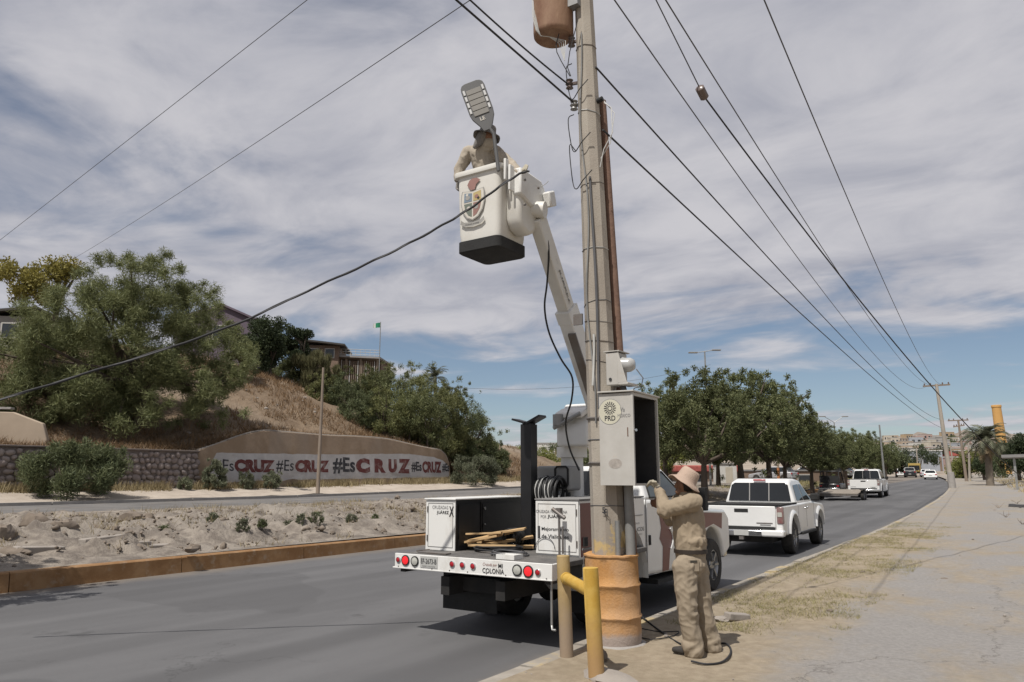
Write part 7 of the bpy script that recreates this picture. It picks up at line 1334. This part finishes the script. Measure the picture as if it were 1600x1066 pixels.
# hose from the bucket to the turret
pts = [aty(px, py, y_) for px, py, y_ in ((834, 316, 7.5), (846, 342, 7.5), (857, 385, 7.55), (855, 440, 7.65), (851, 480, 7.7), (858, 520, 7.8), (876, 560, 7.95), (894, 590, 8.1), (893, 625, 8.25), (884, 660, 8.4), (890, 700, 8.55), (905, 735, 8.65))]
b = MB(pts[0]); b.tube(ease(pts, 6), .012, 7); o = b.build('control_hose', 'hose', smooth=60); o.location = pts[0]; tag(o, 'black control hose hanging from the bucket down to the turret', 'hose')
b = MB(); q_ = aty(835, 290, 7.4); b.tube([p_ - q_ for p_ in ease([aty(835, 290, 7.4), aty(846, 291, 7.4), aty(853, 287, 7.4), aty(857, 283, 7.4)], 4)], .004, 5); o = b.build('wire_end', 'wire_white'); o.location = q_; tag(o, 'short loose wire end sticking out right of the bucket', 'wire')
# ---------------------------------------------------------------- small things on the ground
def gz(x, y): return walk_z(x - cshift(y), y)
# cable at the worker's feet
pts = []
for px, py in ((1000, 962), (1030, 984), (1062, 1003), (1090, 1012), (1118, 1004), (1136, 1008), (1142, 1020), (1130, 1032), (1105, 1036), (1080, 1033)): p_ = atz(px, py, .16); pts.append(Vector((p_.x, p_.y, gz(p_.x, p_.y) + .012)))
b = MB(pts[0]); b.tube(ease(pts, 6), .010, 6); o = b.build('ground_cable', 'wire_black', smooth=60); o.location = pts[0]; tag(o, 'black cable looped on the sand around the worker\'s feet', 'cable')
pts = []
for px, py in ((1003, 982), (1030, 985), (1060, 986), (1050, 993), (1020, 1000), (1000, 996)): p_ = atz(px, py, .16); pts.append(Vector((p_.x, p_.y, gz(p_.x, p_.y) + .009)))
b = MB(pts[0]); b.tube(ease(pts, 6), .006, 6); o = b.build('ground_cable', 'wire_black', smooth=60); o.location = pts[0]; tag(o, 'thin black wire lying on the sand between drum and worker', 'cable')
def rock(name, label, cat, loc, size, seed, m, group=None, sub=2):
    b = MB(); b.ball((0, 0, 0), 1, 10 if sub > 1 else 7, 7 if sub > 1 else 5); b.v = [tuple(Vector((p_[0] * size[0], p_[1] * size[1], p_[2] * size[2])) * (1 + .4 * mnoise.noise(Vector(p_) * 1.6 + Vector((seed, 0, seed))) + .22 * mnoise.noise(Vector(p_) * 3.7 + Vector((0, seed, 2))))) for p_ in b.v]; o = b.build(name, m, smooth=35); o.location = loc; o.rotation_euler = (0, 0, seed * 1.3); return tag(o, label, cat, group)
b = MB(); b.box(-.17, .17, -.055, .055, 0, .085); b.v = [tuple(Vector(p_) * (1 + .12 * mnoise.noise(Vector(p_) * 9))) for p_ in b.v]; o = b.build('concrete_block', 'chunk', bevel=.015); p_ = atz(1152, 966, .17); o.location = (p_.x, p_.y, gz(p_.x, p_.y)); o.rotation_euler = (.05, .12, R(62)); tag(o, 'broken oblong concrete block lying behind the worker', 'block')
p_ = atz(1125, 968, .16); rock('stone_lump', 'flat broken stone beside the oblong concrete block', 'stone', (p_.x, p_.y, gz(p_.x, p_.y) + .02), (.12, .08, .04), 2.2, 'chunk')
p_ = atz(940, 1032, .16); rock('stone_lump', 'round pinkish stone behind the front guard post', 'stone', (p_.x, p_.y, gz(p_.x, p_.y) + .04), (.055, .05, .06), 3.1, 'clod')
# rim of loose concrete at the foot of the front post
p_ = atz(945, 1060, .15); rock('footing_lump', 'rough concrete footing round the base of the front guard post', 'concrete', (-3.02, 6.03, .16), (.30, .16, .05), 4.4, 'chunk')
rd = random.Random(77)
for i in range(70):                   # pebbles and crumbs on the pavement
    y_ = 5.6 + 20 * rd.random() ** 1.8; x_ = rd.uniform(-3.7, 1.2); s_ = rd.uniform(.008, .024)
    rock('pebble', 'small pale pebble scattered on the sandy pavement', 'pebble', (x_, y_, gz(x_, y_) + s_ * .3), (s_, s_ * .8, s_ * .6), i * .7, 'chunk', 'pebbles on the pavement', 1)
for i, (px, py, lb) in enumerate(((1555, 802, 'pale stone near the right edge of the path'), (1297, 957, 'dark clod on the sand right of the worker'), (1520, 843, 'dark twig like clod on the right of the path'), (1348, 894, 'small dark clod at the edge of the verge grass'), (1476, 905, 'dark crumb in the middle of the path'))):
    p_ = atz(px, py, .16); rock('clod', lb, 'clod', (p_.x, p_.y, gz(p_.x, p_.y) + .01), (.06 if i != 1 else .05, .03, .022), i * 1.9, 'clod' if i else 'chunk')
# twigs / dry debris at the right
for i, (px, py) in enumerate(((1590, 790), (1572, 806), (1598, 815), (1560, 795))):
    p_ = atz(px, py, .3); b = MB(); rr = random.Random(i)
    for k in range(5): a_ = rr.uniform(0, 6.28); b.tube(ease([(0, 0, 0), (.12 * math.cos(a_), .12 * math.sin(a_), .10), (.3 * math.cos(a_ + .4), .3 * math.sin(a_ + .4), rr.uniform(.1, .3))], 3), [.012 - .0015 * j for j in range(7)], 5)
    o = b.build('dry_branch', 'wood_pole'); o.location = (p_.x, p_.y, gz(p_.x, p_.y)); tag(o, ['dry branch at the right edge of the path, highest up', 'dry twigs left of the branch pile at the right edge', 'dry branch nearest the right edge of the picture', 'small dry twigs furthest along the right side'][i], 'branch')
# clods and broken kerb blocks in the median
for i, (px, py, w_, h_) in enumerate(((52, 840, 40, 22), (5, 850, 40, 26), (100, 842, 36, 14), (145, 835, 30, 14), (205, 825, 34, 16), (230, 822, 24, 12), (262, 838, 18, 12), (20, 858, 50, 14), (180, 838, 16, 8), (305, 845, 18, 10), (350, 842, 14, 10), (300, 852, 20, 8), (428, 830, 14, 8), (520, 826, 10, 7), (600, 822, 9, 6), (650, 818, 9, 6), (640, 806, 12, 6), (487, 820, 10, 6))):
    p_ = atz(px, py, .5); u_ = max(-23, min(-14.2, p_.x)); z_ = med_z(u_, p_.y); dpt = (p_ - CAM).dot(FWD); w_ *= dpt / FPX * .52; h_ *= dpt / FPX * .7
    rock('earth_clod', ['large dark clod of earth left in the median', 'big clod at the very left edge of the median', 'wide clod right of the largest one', 'low clod in the middle left of the median', 'rubbly clod heap of the median', 'clod on the right of the rubbly heap', 'small clod under the rubbly heap', 'long low bank of earth by the orange kerb at left', 'small clod left of the rubbly heap', 'clod beside the grey weed', 'clod left of the first green weed', 'flat clod close to the orange kerb', 'small clod above the green weeds', 'pebbly clod above the tallest weed', 'small clod left of the tool chest', 'clod nearest the tool chest', 'pale clod above the tool chest corner', 'small clod between the weeds and the street'][i], 'clod', (p_.x, p_.y, z_ + h_ * .25), (w_, w_ * .7, h_), i * 1.37 + .5, 'clod')
for i, (px, py) in enumerate(((160, 858), (202, 858), (236, 855), (60, 866))):
    p_ = atz(px, py, .38); b = MB(); b.box(-.11, .11, -.42, .42, -.12, .09); b.v = [tuple(Vector(q_) * (1 + .08 * mnoise.noise(Vector(q_) * 5 + Vector((i, 0, 0))))) for q_ in b.v]; o = b.build('broken_kerb_block', 'chunk', bevel=.02); o.location = (p_.x, p_.y, med_z(max(-23, p_.x), p_.y) + .0); o.rotation_euler = (rd.uniform(-.1, .1), rd.uniform(-.1, .1), rd.uniform(-.15, .15)); tag(o, ['left one of three broken kerb blocks in a row', 'middle one of three broken kerb blocks in a row', 'right one of three broken kerb blocks in a row', 'broken kerb block half buried further left'][i], 'block')
# rubbly crumbs in the median: too many and too small to count
V = []; F = []; base_v = [(1, 0, 0), (-1, 0, 0), (0, 1, 0), (0, -1, 0), (0, 0, 1), (0, 0, -1)]; base_f = [(0, 2, 4), (2, 1, 4), (1, 3, 4), (3, 0, 4), (2, 0, 5), (1, 2, 5), (3, 1, 5), (0, 3, 5)]
for i in range(9000):
    y_ = 4 + 32 * rd.random() ** 1.4; u_ = rd.uniform(-19.5, -13.9) if rd.random() < .8 else rd.uniform(-23.5, -19)
    if nz3(u_, y_, .5, 61.) < .0 or u_ > -14.05: continue
    s_ = rd.uniform(.012, .06) * (2.2 if rd.random() < .07 else 1); z_ = med_z(u_, y_); k = len(V); V += [(u_ + a_ * s_ * rd.uniform(.6, 1.3), y_ + c_ * s_ * rd.uniform(.6, 1.3), z_ + e_ * s_ * .7) for a_, c_, e_ in base_v]; F += [tuple(k + j for j in f_) for f_ in base_f]
stuff(link('median_rubble', fast_mesh('median_rubble', V, F), 'clod'), 'loose crumbs of earth and rubble over the median', 'rubble')
# a few pale stones on the hillside
for i in range(26):
    x_ = rd.uniform(-50, -37); y_ = rd.uniform(24, 46); s_ = rd.uniform(.08, .2); rock('hill_stone', 'pale stone lying in the dry grass of the slope', 'stone', (x_, y_, hill_z(x_, y_) + .03), (s_, s_ * .8, s_ * .6), i * .9, 'chunk', 'stones on the slope', 1)
